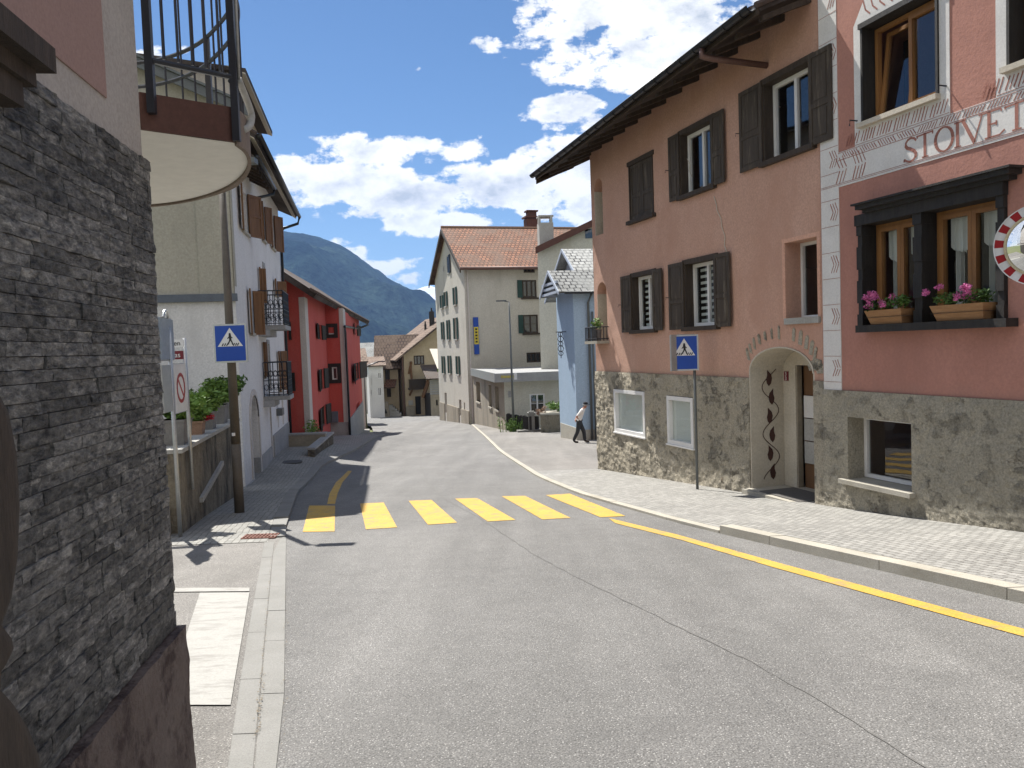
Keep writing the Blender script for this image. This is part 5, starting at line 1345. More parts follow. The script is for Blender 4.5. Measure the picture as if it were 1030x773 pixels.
# balconies
def iron_balcony(u0, u1, vf, vr):
    a, z0 = PW.hit(u0, vf, .0); b = PW.hit(u1, vf, .7)[0]; z1 = z0+ .95
    o1 = .72
    sl = MB(); sl.pbox(PW, a, b, z0-.12, z0, 0, o1); sl.prism(PW, [(a+.05, z0-.12), (b-.05, z0-.12), (b-.12, z0-.3), (a+.12, z0-.3)], 0, .3)
    s_ = sl.build('balcony', 'plinth_grey', HW)
    mb = MB()
    def run(p, q, n):
        for k in range(n+1):
            t = k/n; x = lerp(p[0], q[0], t); o = lerp(p[1], q[1], t); mb.tube([PW.pt(x, z0, o), PW.pt(x, z1, o)], .012, 5)
            if k < n:
                x2 = lerp(p[0], q[0], (k+.5)/n); o2 = lerp(p[1], q[1], (k+.5)/n); R = hypot(q[0]-p[0], q[1]-p[1])/n*.42
                ux, uo = (q[0]-p[0])/hypot(q[0]-p[0], q[1]-p[1]), (q[1]-p[1])/hypot(q[0]-p[0], q[1]-p[1])
                for zc, rr in ((z0+.25, R), (z0+.62, R)):
                    mb.tube([PW.pt(x2+ux*rr*cos(t_*pi/4), zc+rr*1.5*sin(t_*pi/4), o2+uo*rr*cos(t_*pi/4)) for t_ in range(9)], .009, 4)
        for z in (z0+.05, z0+.44, z1): mb.tube([PW.pt(p[0], z, p[1]), PW.pt(q[0], z, q[1])], .018 if z == z1 else .011, 5)
    run((a+.03, .03), (a+.03, o1-.04), 5); run((a+.03, o1-.04), (b-.03, o1-.04), 11); run((b-.03, o1-.04), (b-.03, .03), 5)
    mb.build('railing', 'iron', s_)
iron_balcony(267, 286.5, 329.5, 299)
iron_balcony(270, 291, 397, 367)
KW = kv
# roof of the white house
rf = MB(); sE0 = .05; sE1 = Lw+.45
roof_slab(rf, PW.pt(sE0, zeW, eow), PW.pt(sE1, zeW, eow), PW.pt(sE1, zeW+KW*5.62, -5), PW.pt(sE0, zeW+KW*5.62, -5), .10)
roof_slab(rf, PW.pt(sE0, zeW, -10.5), PW.pt(sE1, zeW, -10.5), PW.pt(sE1, zeW+KW*5.62-.01, -5), PW.pt(sE0, zeW+KW*5.62-.01, -5), .10)
roofW = rf.build('roof', 'tiles_dark', HW)
mb = MB(); mb.hexa([PW.pt(sE0,zeW-.13,eow-.03), PW.pt(sE1,zeW-.13,eow-.03), PW.pt(sE1,topW+.02,-.0), PW.pt(sE0,topW+.02,-.0), PW.pt(sE0,zeW-.105,eow-.03), PW.pt(sE1,zeW-.105,eow-.03), PW.pt(sE1,topW+.05,-.0), PW.pt(sE0,topW+.05,-.0)])
mb.build('soffit', 'pale_board', roofW)
mb = MB(); mb.face([PW.pt(Lw,topW,0), PW.pt(Lw,topW,-9), PW.pt(Lw,zeW+KW*5.4,-5)]); mb.build('gable', 'white_plaster', HW)
mb = MB(); n_ = 46
for k in range(n_+1):
    s_ = lerp(sE0, sE1, k/n_); mb.tube([PW.pt(s_, zeW, eow+.03), PW.pt(s_, zeW+.16, eow-.28)], .045, 6)
mb.build('tile_edge', 'tile_dark', roofW)
mb = MB(); mb.tube([PW.pt(sE0, zeW-.05, eow+.09), PW.pt(sE1, zeW-.05, eow+.09)], .065, 8)
gw_ = mb.build('gutter', 'gutter', roofW, smooth=True)
se = sE1-.15; zz = zeW-.1
MB().tube([PW.pt(se, zz, eow+.09), PW.pt(se, zz-.22, eow+.03), PW.pt(se-.2, zz-.42, .15), PW.pt(Lw-.12, zz-.75, .07), PW.pt(Lw-.12, -3.2, .07)], .05, 8).build('downpipe', 'gutter', gw_, smooth=True)
# raised dormer roof at the near end and small rafter canopy below it
dr0, dr1 = PW.hit(252,84,.42), PW.hit(274,131,.42)
mb = MB(); zD = dr0[1]*.35+dr1[1]*.65
roof_slab(mb, PW.pt(.5, zD, .42), PW.pt(dr1[0], zD, .42), PW.pt(dr1[0], zD+.30, -2.2), PW.pt(.5, zD+.30, -2.2), .10)
dorm = mb.build('dormer_roof', 'tiles_dark', HW)
mb = MB(); mb.pbox(PW, .7, dr1[0]-.12, zeW+.3, zD+.12, -2.2, -.0); mb.build('dormer_wall', 'pale_board', dorm)
mb = MB(); mb.hexa([PW.pt(.5,zD-.14,.41), PW.pt(dr1[0],zD-.14,.41), PW.pt(dr1[0],zD+.03,0), PW.pt(.5,zD+.03,0), PW.pt(.5,zD-.11,.41), PW.pt(dr1[0],zD-.11,.41), PW.pt(dr1[0],zD+.06,0), PW.pt(.5,zD+.06,0)]); mb.build('soffit', 'pale_board', dorm)
ca0, ca1 = PW.hit(251,147,.55), PW.hit(274,190,.55); zC = (ca0[1]+ca1[1])/2+.0
mb = MB(); roof_slab(mb, PW.pt(.2, zC, .55), PW.pt(ca1[0], zC, .55), PW.pt(ca1[0], zC+.30, .01), PW.pt(.2, zC+.30, .01), .05)
can = mb.build('canopy_roof', 'tiles_dark', HW)
mb = MB(); s_ = .3
while s_ < ca1[0]: mb.hexa([PW.pt(s_,zC-.16,.5),PW.pt(s_+.08,zC-.16,.5),PW.pt(s_+.08,zC+.1,.0),PW.pt(s_,zC+.1,.0),PW.pt(s_,zC-.06,.5),PW.pt(s_+.08,zC-.06,.5),PW.pt(s_+.08,zC+.2,.0),PW.pt(s_,zC+.2,.0)]); s_ += .5
mb.build('rafter', 'dark_wood', can)
mb = MB(); mb.tube([PW.pt(.2, zC-.03, .61), PW.pt(ca1[0], zC-.03, .61)], .055, 8); mb.tube([PW.pt(ca1[0]-.05, zC-.03, .61), PW.pt(ca1[0]-.05, zC-.2, .58), PW.pt(ca1[0]-.35, zC-.35, .2), PW.pt(ca1[0]-.5, zC-.4, .02)], .04, 7)
mb.build('gutter', 'gutter', can, smooth=True)
# verge of the side gable seen through the railing
zv0 = topW+2.2
mb = MB(); mb.hexa([PWs.pt(-.6, vz(-.6)-.10, .25), PWs.pt(4.5, vz(4.5)-.10, .25), PWs.pt(4.5, vz(4.5)-.10, .30), PWs.pt(-.6, vz(-.6)-.10, .30), PWs.pt(-.6, vz(-.6)+.12, .25), PWs.pt(4.5, vz(4.5)+.12, .25), PWs.pt(4.5, vz(4.5)+.12, .30), PWs.pt(-.6, vz(-.6)+.12, .30)])
mb.hexa([PWs.pt(-.6, vz(-.6)+.125, -.3), PWs.pt(4.5, vz(4.5)+.125, -.3), PWs.pt(4.5, vz(4.5)+.125, .36), PWs.pt(-.6, vz(-.6)+.125, .36), PWs.pt(-.6, vz(-.6)+.18, -.3), PWs.pt(4.5, vz(4.5)+.18, -.3), PWs.pt(4.5, vz(4.5)+.18, .36), PWs.pt(-.6, vz(-.6)+.18, .36)]); mb.build('verge_board', 'lamp_grey', roofW)

# ================================================================== LEFT: SLATE CLAD HOUSE BESIDE THE CAMERA
HS = thing('slate_clad_house', 'house corner clad in dark split-face slate with a pink panel and white bands above', 'house', PS.pt(0, g(*PS.pt(0,0)[:2])))
z_sl0, z_sl1 = -1.10, .80; sBack = -9.0
MB().pbox(PS, sBack, -.0, -4, z_sl1, -6, -.03).build('wall_core', 'interior', HS)
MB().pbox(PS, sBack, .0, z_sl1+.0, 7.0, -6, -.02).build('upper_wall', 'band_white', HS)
rfS = MB(); roof_slab(rfS, PS.pt(sBack-.3, 7.0, .15), PS.pt(.2, 7.0, .15), PS.pt(.2, 8.6, -3), PS.pt(sBack-.3, 8.6, -3)); roof_slab(rfS, PS.pt(sBack-.3, 7.0, -6.2), PS.pt(.2, 7.0, -6.2), PS.pt(.2, 8.59, -3), PS.pt(sBack-.3, 8.59, -3)); rfS.build('roof', 'tiles_dark', HS)
# pink panel
pkz = .925; pks = PS.hit(109, 50)[0]
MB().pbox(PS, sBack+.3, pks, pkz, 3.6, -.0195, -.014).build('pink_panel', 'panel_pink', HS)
# granite plinth with a rough face
def rough_face(P, s0, s1, z0, z1, o, ns, nz, amp, sc, mb=None, seed=0, edge=.0, tone=None):
    mb = mb or MB(); vs = []; fs = []
    for j in range(nz+1):
        for i in range(ns+1):
            s = lerp(s0, s1, i/ns); z = lerp(z0, z1, j/nz); pt = Vector((s*sc+seed, z*sc*1.3, seed*.7))
            n1_ = noise.noise(pt)+.5*noise.noise(pt*2.3)+.34*noise.noise(pt*4.7)+.2*noise.noise(pt*11)
            ridge = 1-abs(noise.noise(pt*1.4+Vector((9,3,1))))*2
            d = o+amp*(n1_*.7+ridge*.35)
            if i in (0, ns) or j in (0, nz): d -= edge
            vs.append(P.pt(s, z, d))
    for j in range(nz):
        for i in range(ns): a = j*(ns+1)+i; fs.append((a, a+1, a+ns+2, a+ns+1))
    # skirts
    b = len(vs)
    per = [i for i in range(ns+1)]+[j*(ns+1)+ns for j in range(1, nz+1)]+[nz*(ns+1)+i for i in range(ns-1, -1, -1)]+[j*(ns+1) for j in range(nz-1, 0, -1)]
    for k in per:
        jj, ii = divmod(k, ns+1); vs.append(P.pt(lerp(s0, s1, ii/ns), lerp(z0, z1, jj/nz), -.035))
    m = len(per)
    for k in range(m): fs.append((per[k], per[(k+1) % m], b+(k+1) % m, b+k))
    n0 = len(mb.v); mb.mesh(vs, fs)
    if tone is not None: mb.tone += [tone]*len(vs)
    return mb
rough_face(PS, sBack, -1.9, -4, z_sl0-.005, .03, 20, 10, .01, 3).build('plinth', 'granite_pink', HS)
rough_face(PS, -1.9, .03, -2.6, z_sl0-.005, .035, 60, 50, .012, 3.5, seed=4).build('plinth', 'granite_pink', HS)
MB().pbox(PS, -5, .028, -2.6, z_sl0-.01, -.45, -.034).build('plinth_return', 'granite_pink', HS)
# coursed slate
sl = MB(); z = z_sl0; row = 0
while z < z_sl1-.01:
    h = random.choice((.036,.044,.05,.040)); h = min(h, z_sl1-z); s = .012+random.uniform(-.006,.008); first = True
    while s > -2.3:
        Ls = random.uniform(.09,.30); s0 = max(s-Ls, -2.3)
        rough_face(PS, s0+.0009, s-.0009, z+.0010, z+h-.0010, random.uniform(-.002,.004), max(6, int((s-s0)/.011)), 6, .0075, 17, mb=sl, seed=row*3.7+s*10, edge=.0005, tone=random.random())
        s = s0
    z += h; row += 1
sl.build('slate_cladding', 'slate', HS)
sl = MB(); z = z_sl0
while z < z_sl1-.01:
    h = min(.055, z_sl1-z); s = -2.302
    while s > sBack:
        Ls = random.uniform(.2,.5); s0 = max(s-Ls, sBack)
        rough_face(PS, s0+.002, s-.002, z+.002, z+h-.002, random.uniform(-.004,.012), 2, 1, .006, 11, mb=sl, seed=s, tone=random.random()); s = s0
    z += h
sl.build('slate_cladding', 'slate', HS)
# returned slate edge on the far face
sl = MB(); PSr = Pl(PS.pt(.012,0,-.0)[:2], (PS.n.x, PS.n.y), 1)
if PSr.n.y < 0: PSr.n = -PSr.n
z = z_sl0
while z < z_sl1-.01:
    h = min(random.choice((.045,.055,.06)), z_sl1-z); rough_face(PSr, -.4, random.uniform(-.006,.002), z+.0012, z+h-.0012, random.uniform(-.004,.006), 16, 3, .008, 11, mb=sl, seed=z*9, tone=random.random()); z += h
sl.build('slate_return', 'slate', HS)
# door surround at the very left: canopy board and carved post
c0s, c0z = PS.hit(52, 57, .10); 
ent = MB(); ent.pbox(PS, sBack+5.5, c0s, c0z-.045, c0z+.02, -.02, .11)
canp = ent.build('doorway_canopy', 'dark_wood', HS)
MB().pbox(PS, sBack+5.5, PS.hit(36,70,.07)[0], c0z-.045-.045, c0z-.046, -.02, .07).build('canopy_moulding', 'dark_wood', canp)
MB().pbox(PS, sBack+5.5, PS.hit(22,100,.05)[0], c0z-.155, c0z-.091, -.02, .055).build('canopy_frieze', 'dark_wood', canp)
outl = [(0,395),(10,415),(18,456),(21,507),(19,558),(13,598),(3,626),(13,639),(15,649),(8,664),(3,668),(2,690),(15,705),(30,730),(40,756),(43,773),(44,800),(38,830)]
op = [PS.hit(u, v, .12) for u, v in outl]
sback = min(o[0] for o in op)-.22
mb = MB(); vs = []; fs = []
cs_ = [(None, .135), (-.05, .135), (-.022, .128), (-.006, .11), (0, .09), (0, -.02)]
opf = []
for i in range(len(op)-1):
    for k in range(3): opf.append((lerp(op[i][0], op[i+1][0], k/3), lerp(op[i][1], op[i+1][1], k/3)))
opf.append(op[-1])
for (s_, z_) in opf:
    for ds, o in cs_: vs.append(PS.pt(sback-.3 if ds is None else s_+ds, z_, o))
nn_ = len(cs_)-1
for i in range(len(opf)-1):
    for k in range(nn_): fs.append((i*(nn_+1)+k, i*(nn_+1)+k+1, (i+1)*(nn_+1)+k+1, (i+1)*(nn_+1)+k))
mb.mesh(vs, fs)
mb.build('carved_door_post', 'dark_wood', HS, smooth=True)
# curved balcony round the corner
zb0 = 0.93; zb1 = zb0+.14
def at_z(u, v, z):
    r = ray(u, v); t = z/r[2]; return Vector((r[0]*t, t, z))
und = [at_z(141,131,zb0), at_z(170,135,zb0), at_z(205,139,zb0), at_z(236,144,zb0), at_z(247,152,zb0), at_z(250,165,zb0), at_z(243,177,zb0), at_z(228,188,zb0), at_z(205,197,zb0), at_z(178,203,zb0), at_z(152,206,zb0), at_z(128,207,zb0)]
def smoothpoly(P, it=2):
    for _ in range(it):
        Q = [P[0]]
        for a, b in zip(P, P[1:]): Q += [a.lerp(b, .25), a.lerp(b, .75)]
        Q.append(P[-1]); P = Q
    return P
curve = smoothpoly(und[3:], 3)
far_in = PS.pt(-.6, zb0, -.5)
loop = und[:3]+curve+[Vector((und[-1].x-.5, und[-1].y+.02, zb0)), Vector((und[-1].x-.5, PS.pt(0,0,-.9).y, zb0))]
bt = MB(); n = len(loop)
bt.mesh([(p.x, p.y, zb0) for p in loop], [tuple(range(n))])
B = bt.build('balcony', 'slab_white', HS)
rm = MB()
fz_t = D(190, 102, (und[0].y+curve[0].y)/2).z; zt_b = fz_t
cen = Vector((sum(p.x for p in loop)/n, sum(p.y for p in loop)/n, 0))
def offs(p, k):
    d = Vector((p.x-cen.x, p.y-cen.y, 0)); return p+d.normalized()*k
for a, b in zip(curve, curve[1:]):
    ao, bo = offs(a, .035), offs(b, .035)
    rm.hexa([(a.x,a.y,zb0-.012),(b.x,b.y,zb0-.012),(bo.x,bo.y,zb0-.012),(ao.x,ao.y,zb0-.012),(a.x,a.y,zt_b),(b.x,b.y,zt_b),(bo.x,bo.y,zt_b),(ao.x,ao.y,zt_b)])
rm.build('slab_rim', 'slab_rim', B)
fa, fb = und[0], curve[0]
fz_t = D(190, 102, (fa.y+fb.y)/2).z
fm = MB(); dirf = (fb-fa).normalized(); nf = Vector((dirf.y, -dirf.x, 0))
fm.hexa([fa+nf*.0, fb+nf*.0, fb+nf*.02, fa+nf*.02]+[Vector((p.x, p.y, fz_t)) for p in (fa, fb, fb+nf*.02, fa+nf*.02)])
fm.build('end_fascia', 'fascia_brown', B)
MB().mesh([(p.x, p.y, zt_b-.006) for p in loop], [tuple(range(n))]).build('deck', 'concrete', B)
# railing
rl = MB(); zr1 = zb0+1.15
def post(p, r, z0, z1, mb): mb.tube([(p.x, p.y, z0), (p.x, p.y, z1)], r, 8)
pA = fa.lerp(fb, .10)+nf*.045; pB = fb+nf*.03
def sqpost(p, w, z0, z1, mb): mb.box((p.x, p.y, (z0+z1)/2), (w, w, z1-z0), .1)
sqpost(pA, .030, zb0+.06, zr1+.9, rl); sqpost(pB, .030, zb0-.0, zr1+.9, rl)
for k in range(1, 6):
    q_ = (fa+nf*.045).lerp(fb+nf*.03, .10+.9*k/6); post(q_, .006, fz_t+(.14 if k % 1 == 0 else 0), zr1+.9, rl)
zlow = D(238, 78, pB.y).z
rl.tube([Vector((pA.x, pA.y, zlow)), Vector((pB.x, pB.y, zlow))], .012, 6)
inc = [offs(p, -.02) for p in curve]
for z_ in (zlow, zlow+.42, zlow+.56, zlow+1.2): rl.tube([Vector((p.x, p.y, z_)) for p in inc], .011, 6)
acc = 0; last = inc[0]
for p in inc[1:]:
    acc += (p-last).length; last = p
    if acc > .12: post(p, .006, zt_b-.02, zlow+1.2, rl); acc = 0
sqpost(inc[int(len(inc)*.55)], .028, zt_b-.02, zlow+.56, rl)
rl.build('railing', 'iron', B)
# pale bent pipe at the outer corner
pq = [D(237, 0, pB.y+.02), D(240, 60, pB.y+.03), D(241, 85, pB.y+.05), D(250, 105, pB.y+.15), D(254, 118, pB.y+.2), D(251, 128, pB.y+.15), D(245, 131, pB.y+.1)]
MB().tube([D(236, -30, pB.y), D(238, 20, pB.y), D(240.5, 80, pB.y+.02)], .006, 6).tube(smoothpoly([D(240, 80, pB.y+.02)]+pq[3:], 2), .016, 8).build('drain_pipe', 'concrete', B, smooth=True)

# ================================================================== RED HOUSE
HR = thing('red_house', 'deep red house with pale corner pilasters and dark tiled roof beyond the white house', 'house', (-8, 32, g(-8, 32)))
k1 = Vector((-7.62, 28.6)); k1b = Vector((-9.1, 38.0)); k2 = Vector((-8.25, 38.0)); k2b = Vector((-10.6, 54.0))
zR1 = 1.6; zR2 = 1.0
ea = D(318.5, 295, 28.1); eb = D(341, 308, 38.0); ec = D(371.5, 324, 54.0)
def zred(x, y):
    xe = interp([(20, ea.x+1.0), (ea.y, ea.x), (eb.y, eb.x), (ec.y, ec.x)], y); ze = interp([(20, ea.z), (ea.y, ea.z), (eb.y, eb.z), (ec.y, ec.z)], y)
    return ze+.72*max(0, xe-x)-.16
def top_band(P, s0, s1, z0, parent):
    mb = MB(); n = 6
    for k in range(n):
        a = P.pt(lerp(s0, s1, k/n), z0); b = P.pt(lerp(s0, s1, (k+1)/n), z0); mb.face([a, b, (b.x, b.y, zred(b.x, b.y)), (a.x, a.y, zred(a.x, a.y))])
    mb.build('upper_wall', 'red_plaster', parent)
PR1 = Pl(k1, (k1b.x-k1.x, k1b.y-k1.y), -1); L1 = (k1b-k1).length
PR2 = Pl(k2, (k2b.x-k2.x, k2b.y-k2.y), -1); L2 = (k2b-k2).length
Pn1 = Pl(k1, (-.985, .17), -1); 
if Pn1.n.y > 0: Pn1.n = -Pn1.n
Pn2 = Pl(k2, (-1, .0), -1)
if Pn2.n.y > 0: Pn2.n = -Pn2.n
r1 = [PR1.rect(319,326,323.5,342), PR1.rect(321,372,326,391), PR1.rect(322.5,411,328,427)]
r2n = [Pn2.rect(327.5,327,339,339), Pn2.rect(331,367,342.5,384.5)]
r2 = [PR2.rect(356,366,362,381), PR2.rect(356,326,359,338), ]
rd = PR2.rect(358,408,363,432)
wall(PR1, 0, L1, -6, zR1, [r+(.15,) for r in r1], .15).build('wall', 'red_plaster', HR)
wall(Pn1, 0, 8, -6, zR1, [], .15).build('end_wall', 'red_plaster', HR)
wall(Pn2, 0, 3, -6, zR2, [r+(.15,) for r in r2n], .15).build('end_wall', 'red_plaster', HR)
wall(PR2, 0, L2, -7, zR2, [r+(.15,) for r in r2]+[rd+(.2,)], .15).build('wall', 'red_plaster', HR)
shell(HR, 'red_plaster', [tuple(k2b), (k2b.x-8, k2b.y+1), (k1.x-8, k1.y+1.4)], -7, 1.6, skip=(2,), name='rear_wall')
for P_, a_, b_, z_ in ((PR1, 0, L1, zR1), (Pn1, 0, 3.6, zR1), (Pn2, 0, 2.2, zR2), (PR2, 0, L2, zR2)): top_band(P_, a_, b_, z_, HR)
for P_, rs in ((PR1, r1), (PR2, r2)):
    for r in rs:
        f = window(HR, P_, r, .12, .05, 1, fm='dark_wood')
        w_ = (r[1]-r[0])*.5
        shutter_angled(P_, r[0], w_, r[2], r[3], 3, -1).build('shutter', 'black_wood', f); shutter_angled(P_, r[1], w_, r[2], r[3], 6, 1).build('shutter', 'black_wood', f)
for r in r2n:
    f = window(HR, Pn2, (r[0]+.12, r[1]-.12, r[2]+.12, r[3]-.12), .08, .07, 0)
    mb = frame_mb(Pn2, r[0]-.05, r[1]+.05, r[2]-.05, r[3]+.05, .18, -.1, .05, 0); mb.build('casing', 'black_wood', f)
for (u0, v0, u1, v1) in ((290.5,324,293.5,342), (293.5,375,297.5,393.5)):
    r = Pn1.rect(u0, v0, u1, v1, .0); panel_shutter(Pn1, r[0], r[1], r[2], r[3], .01, .06).build('shutter', 'black_wood', HR)
MB().pbox(PR2, rd[0], rd[1], rd[2], rd[3], -.2, -.15).build('door', 'red_plaster', HR)
mb = MB(); mb.pbox(PR1, -.02, .95, -6, 2.12, .0, .03); mb.pbox(Pn1, -.03, .20, -6, 2.12, .0, .03); mb.build('pilaster', 'pale_plaster', HR)
mb = MB(); mb.pbox(PR2, -.02, 1.5, -7, 2.2, .0, .03); mb.pbox(Pn2, -.03, .18, -7, 2.2, .0, .03); mb.build('pilaster', 'pale_plaster', HR)
zpl = Pn2.hit(340, 425)[1]
mb = MB(); mb.pbox(Pn2, -.05, 3, -7, zpl, .0, .05); mb.pbox(PR2, 0, L2, -7, zpl, .0, .05); mb.build('plinth', 'plinth_grey', HR)
MB().pbox(Pn2, Pn2.hit(334,415)[0]-.3, Pn2.hit(334,415)[0]+.25, Pn2.hit(334,425)[1], Pn2.hit(334,414)[1], .0, .2).build('meter_box', 'band_blue', HR)
# roof following the measured eave line
rf = MB()
up_ = Vector((-3.9, -.6, 2.8))
for a, b in ((ea, eb), (eb, ec)): roof_slab(rf, a, b, b+up_, a+up_, .22)
for a, b in ((ea, eb), (eb, ec)): 
    a2, b2 = a+up_*2, b+up_*2; a2.z = a.z; b2.z = b.z; roof_slab(rf, a2, b2, b+up_, a+up_, .2)
rR = rf.build('roof', 'tiles_dark', HR)
mb = MB()
for a, b in ((ea, eb), (eb, ec)):
    n_ = 24
    for k in range(n_): c = a.lerp(b, k/n_); mb.tube([c+Vector((.05,0,.0)), c+up_*.06], .07, 5)
mb.build('tile_edge', 'tile_dark', rR)
MB().tube([ec+Vector((-.05,-.2,-.2)), ec+Vector((-.5,-1.5,-.5)), Vector((k2.x+.1, k2.y-.12, 1.3)), Vector((k2.x+.12, k2.y-.12, 1.0)), Vector((k2.x+.12, k2.y-.12, -4.6))], .06, 7).build('downpipe', 'gutter', rR, smooth=True)
cb = D(301, 284, 33); MB().box((cb.x-1.2, cb.y+.5, cb.z+.45), (.5,.5,.45)).box((cb.x-.9, cb.y, cb.z+.3), (.7,.25,.15)).build('skylight', 'pipe_brown', rR)
# low walls in front of the red house
w0 = G(316.5, 460.5, .05); w1 = D(335.5, 446.6, w0.y+5.5)
def projpx(p):
    f = p.y*CP-p.z*SP; up = p.y*SP+p.z*CP; return (round(515+F*(p.x*cos(ROLL)-up*sin(ROLL))/f, 1), round(386.5-F*(p.x*sin(ROLL)+up*cos(ROLL))/f, 1))
PL1 = Pl(w0, (w1.x-w0.x, w1.y-w0.y), -1); Ll = (w1-w0).length
z0a = D(316.5,450.5,w0.y).z; z1a = D(335.5,434.5,w0.y+5.5).z
lw = thing('low_stone_wall', 'low sloping stone wall with grey coping beside the red house', 'wall', w0)
mb = MB(); mb.hexa([PL1.pt(0,z0a-1.2,-.20),PL1.pt(Ll,z1a-1.2,-.20),PL1.pt(Ll,z1a-1.2,0),PL1.pt(0,z0a-1.2,0),PL1.pt(0,z0a-.06,-.20),PL1.pt(Ll,z1a-.06,-.20),PL1.pt(Ll,z1a-.06,0),PL1.pt(0,z0a-.06,0)]); mb.build('wall', 'drystone', lw)
mb = MB(); mb.hexa([PL1.pt(-.03,z0a-.06,-.23),PL1.pt(Ll+.03,z1a-.06,-.23),PL1.pt(Ll+.03,z1a-.06,.04),PL1.pt(-.03,z0a-.06,.04),PL1.pt(-.03,z0a,-.23),PL1.pt(Ll+.03,z1a,-.23),PL1.pt(Ll+.03,z1a,.04),PL1.pt(-.03,z0a,.04)]); mb.build('coping', 'plinth_grey', lw)
w2 = G(292.5, 450, .05)
dw = thing('dark_parapet', 'dark shaded parapet wall between the white house and the red house', 'wall', w2)
PD = Pl((w2.x, w2.y), (1, .05), -1); zt = PD.hit(310, 436)[1]
Ld = PD.hit(327, 440)[0]
MB().pbox(PD, -.3, Ld, zt-1.3, zt-.06, -.3, 0).build('wall', 'grime_wall', dw)
MB().pbox(PD, -.3, Ld+.03, zt-.06, zt, -.33, .03).build('coping', 'plinth_grey', dw)
pc = Vector((PL1.pt(Ll*.75,0,-.6).x, PL1.pt(Ll*.75,0,-.6).y, z1a-.1))
ps = thing('shrub', 'small yellow-green shrub behind the low stone wall by the red house', 'plant', pc)
leafmb((pc.x, pc.y, pc.z+.35), (.3,.3,.4), 260, .12).build('foliage', 'foliage_light', ps)
MB().tube([(pc.x, pc.y, pc.z-.9), (pc.x, pc.y, pc.z+.3)], .02, 5).build('stem', 'dark_wood', ps)

# ================================================================== FAR LEFT WHITE BUILDINGS AND LAMP
def simple_house(name, label, cat, P, s0, s1, z0, z1, depth, wm_, roofm, ridge_h, over=.5, ridge_along=True, wins=(), fm='white_frame', shut=None, gut=True):
    base = P.pt((s0+s1)/2, z0)
    t = thing(name, label, cat, base)
    wall(P, s0, s1, z0-2, z1, [w+(.15,) for w in wins], .15).build('wall', wm_, t)
    c = [P.pt(s0,0), P.pt(s1,0), P.pt(s1,0,-depth), P.pt(s0,0,-depth)]
    shell(t, wm_, [(q.x, q.y) for q in c], z0-2, z1, skip=(0,), name='side_walls')
    rf = MB(); ga = MB()
    if ridge_along:
        kz = ridge_h/(depth/2); e = over*kz
        roof_slab(rf, P.pt(s0-over, z1-e, over), P.pt(s1+over, z1-e, over), P.pt(s1+over, z1+ridge_h, -depth/2), P.pt(s0-over, z1+ridge_h, -depth/2), .14)
        roof_slab(rf, P.pt(s0-over, z1-e, -depth-over), P.pt(s1+over, z1-e, -depth-over), P.pt(s1+over, z1+ridge_h, -depth/2-.01), P.pt(s0-over, z1+ridge_h, -depth/2-.01), .14)
        for s in (s0, s1): ga.face([P.pt(s, z1, 0), P.pt(s, z1, -depth), P.pt(s, z1+ridge_h-.15, -depth/2)])
    else:
        m = (s0+s1)/2; kz = ridge_h/((s1-s0)/2); e = over*kz
        roof_slab(rf, P.pt(s0-over, z1-e, over), P.pt(s0-over, z1-e, -depth-over), P.pt(m, z1+ridge_h, -depth-over), P.pt(m, z1+ridge_h, over), .14)
        roof_slab(rf, P.pt(s1+over, z1-e, over), P.pt(s1+over, z1-e, -depth-over), P.pt(m+.01, z1+ridge_h, -depth-over), P.pt(m+.01, z1+ridge_h, over), .14)
        for o in (0, -depth): ga.face([P.pt(s0, z1, o), P.pt(s1, z1, o), P.pt(m, z1+ridge_h-.15, o)])
    rf.build('roof', roofm, t); ga.build('gable', wm_, t)
    for w in wins:
        f = window(t, P, w, .12, .07, 1, fm=fm)
        if shut:
            ww = (w[1]-w[0])*.5; 
            panel_shutter(P, w[0]-ww, w[0], w[2], w[3], .01, .05).build('shutter', shut, f); panel_shutter(P, w[1], w[1]+ww, w[2], w[3], .01, .05).build('shutter', shut, f)
    return t
PG1 = Pl(Vector((D(371.5,400,88).x, 88)), (.97, .22), -1)
if PG1.n.y > 0: PG1.n = -PG1.n
def wins_px(P, lst): return [P.rect(*w) for w in lst]
s_a = PG1.hit(371.5,390)[0]; s_b = PG1.hit(386,390)[0]
simple_house('far_white_house', 'small pale two-storey house far down the street left of the chalet', 'house', PG1, s_a, s_b, g(-14,88), PG1.hit(378,367)[1], 8, 'white_plaster', 'tiles_brown', .9, .4, True,
             wins_px(PG1, [(380,375,383.5,381), (380,390,384,398.5), (373,378,374.2,389), (373,392,374.2,402)]))
PG3 = Pl(Vector((D(362,400,66).x, 66)), (.97, .24), -1)
if PG3.n.y > 0: PG3.n = -PG3.n
s_a = PG3.hit(355,390)[0]; s_b = PG3.hit(366.5,390)[0]
simple_house('pale_side_house', 'narrow cream house showing just past the end of the red house', 'house', PG3, s_a-3, s_b, g(-12,66), PG3.hit(364,362)[1], 6, 'pale_plaster', 'tiles_brown', 1.0, .4)
PG4 = Pl(Vector((D(371,350,130).x, 130)), (.98, .2), -1)
if PG4.n.y > 0: PG4.n = -PG4.n
s_a = PG4.hit(362,350)[0]; s_b = PG4.hit(386,350)[0]
simple_house('distant_grey_house', 'distant long low house with grey roof below the mountain', 'house', PG4, s_a-6, s_b+6, g(-24,130)-3, PG4.hit(372,360)[1], 10, 'pale_plaster', 'tiles_grey', 2.6, .5)
fb_ = G(385, 417.5); fd = thing('board_fence', 'low grey concrete garden fence beside the chalet steps', 'fence', fb_)
PF0 = Pl(fb_, (-1, .05), 1)
if PF0.n.y > 0: PF0.n = -PF0.n
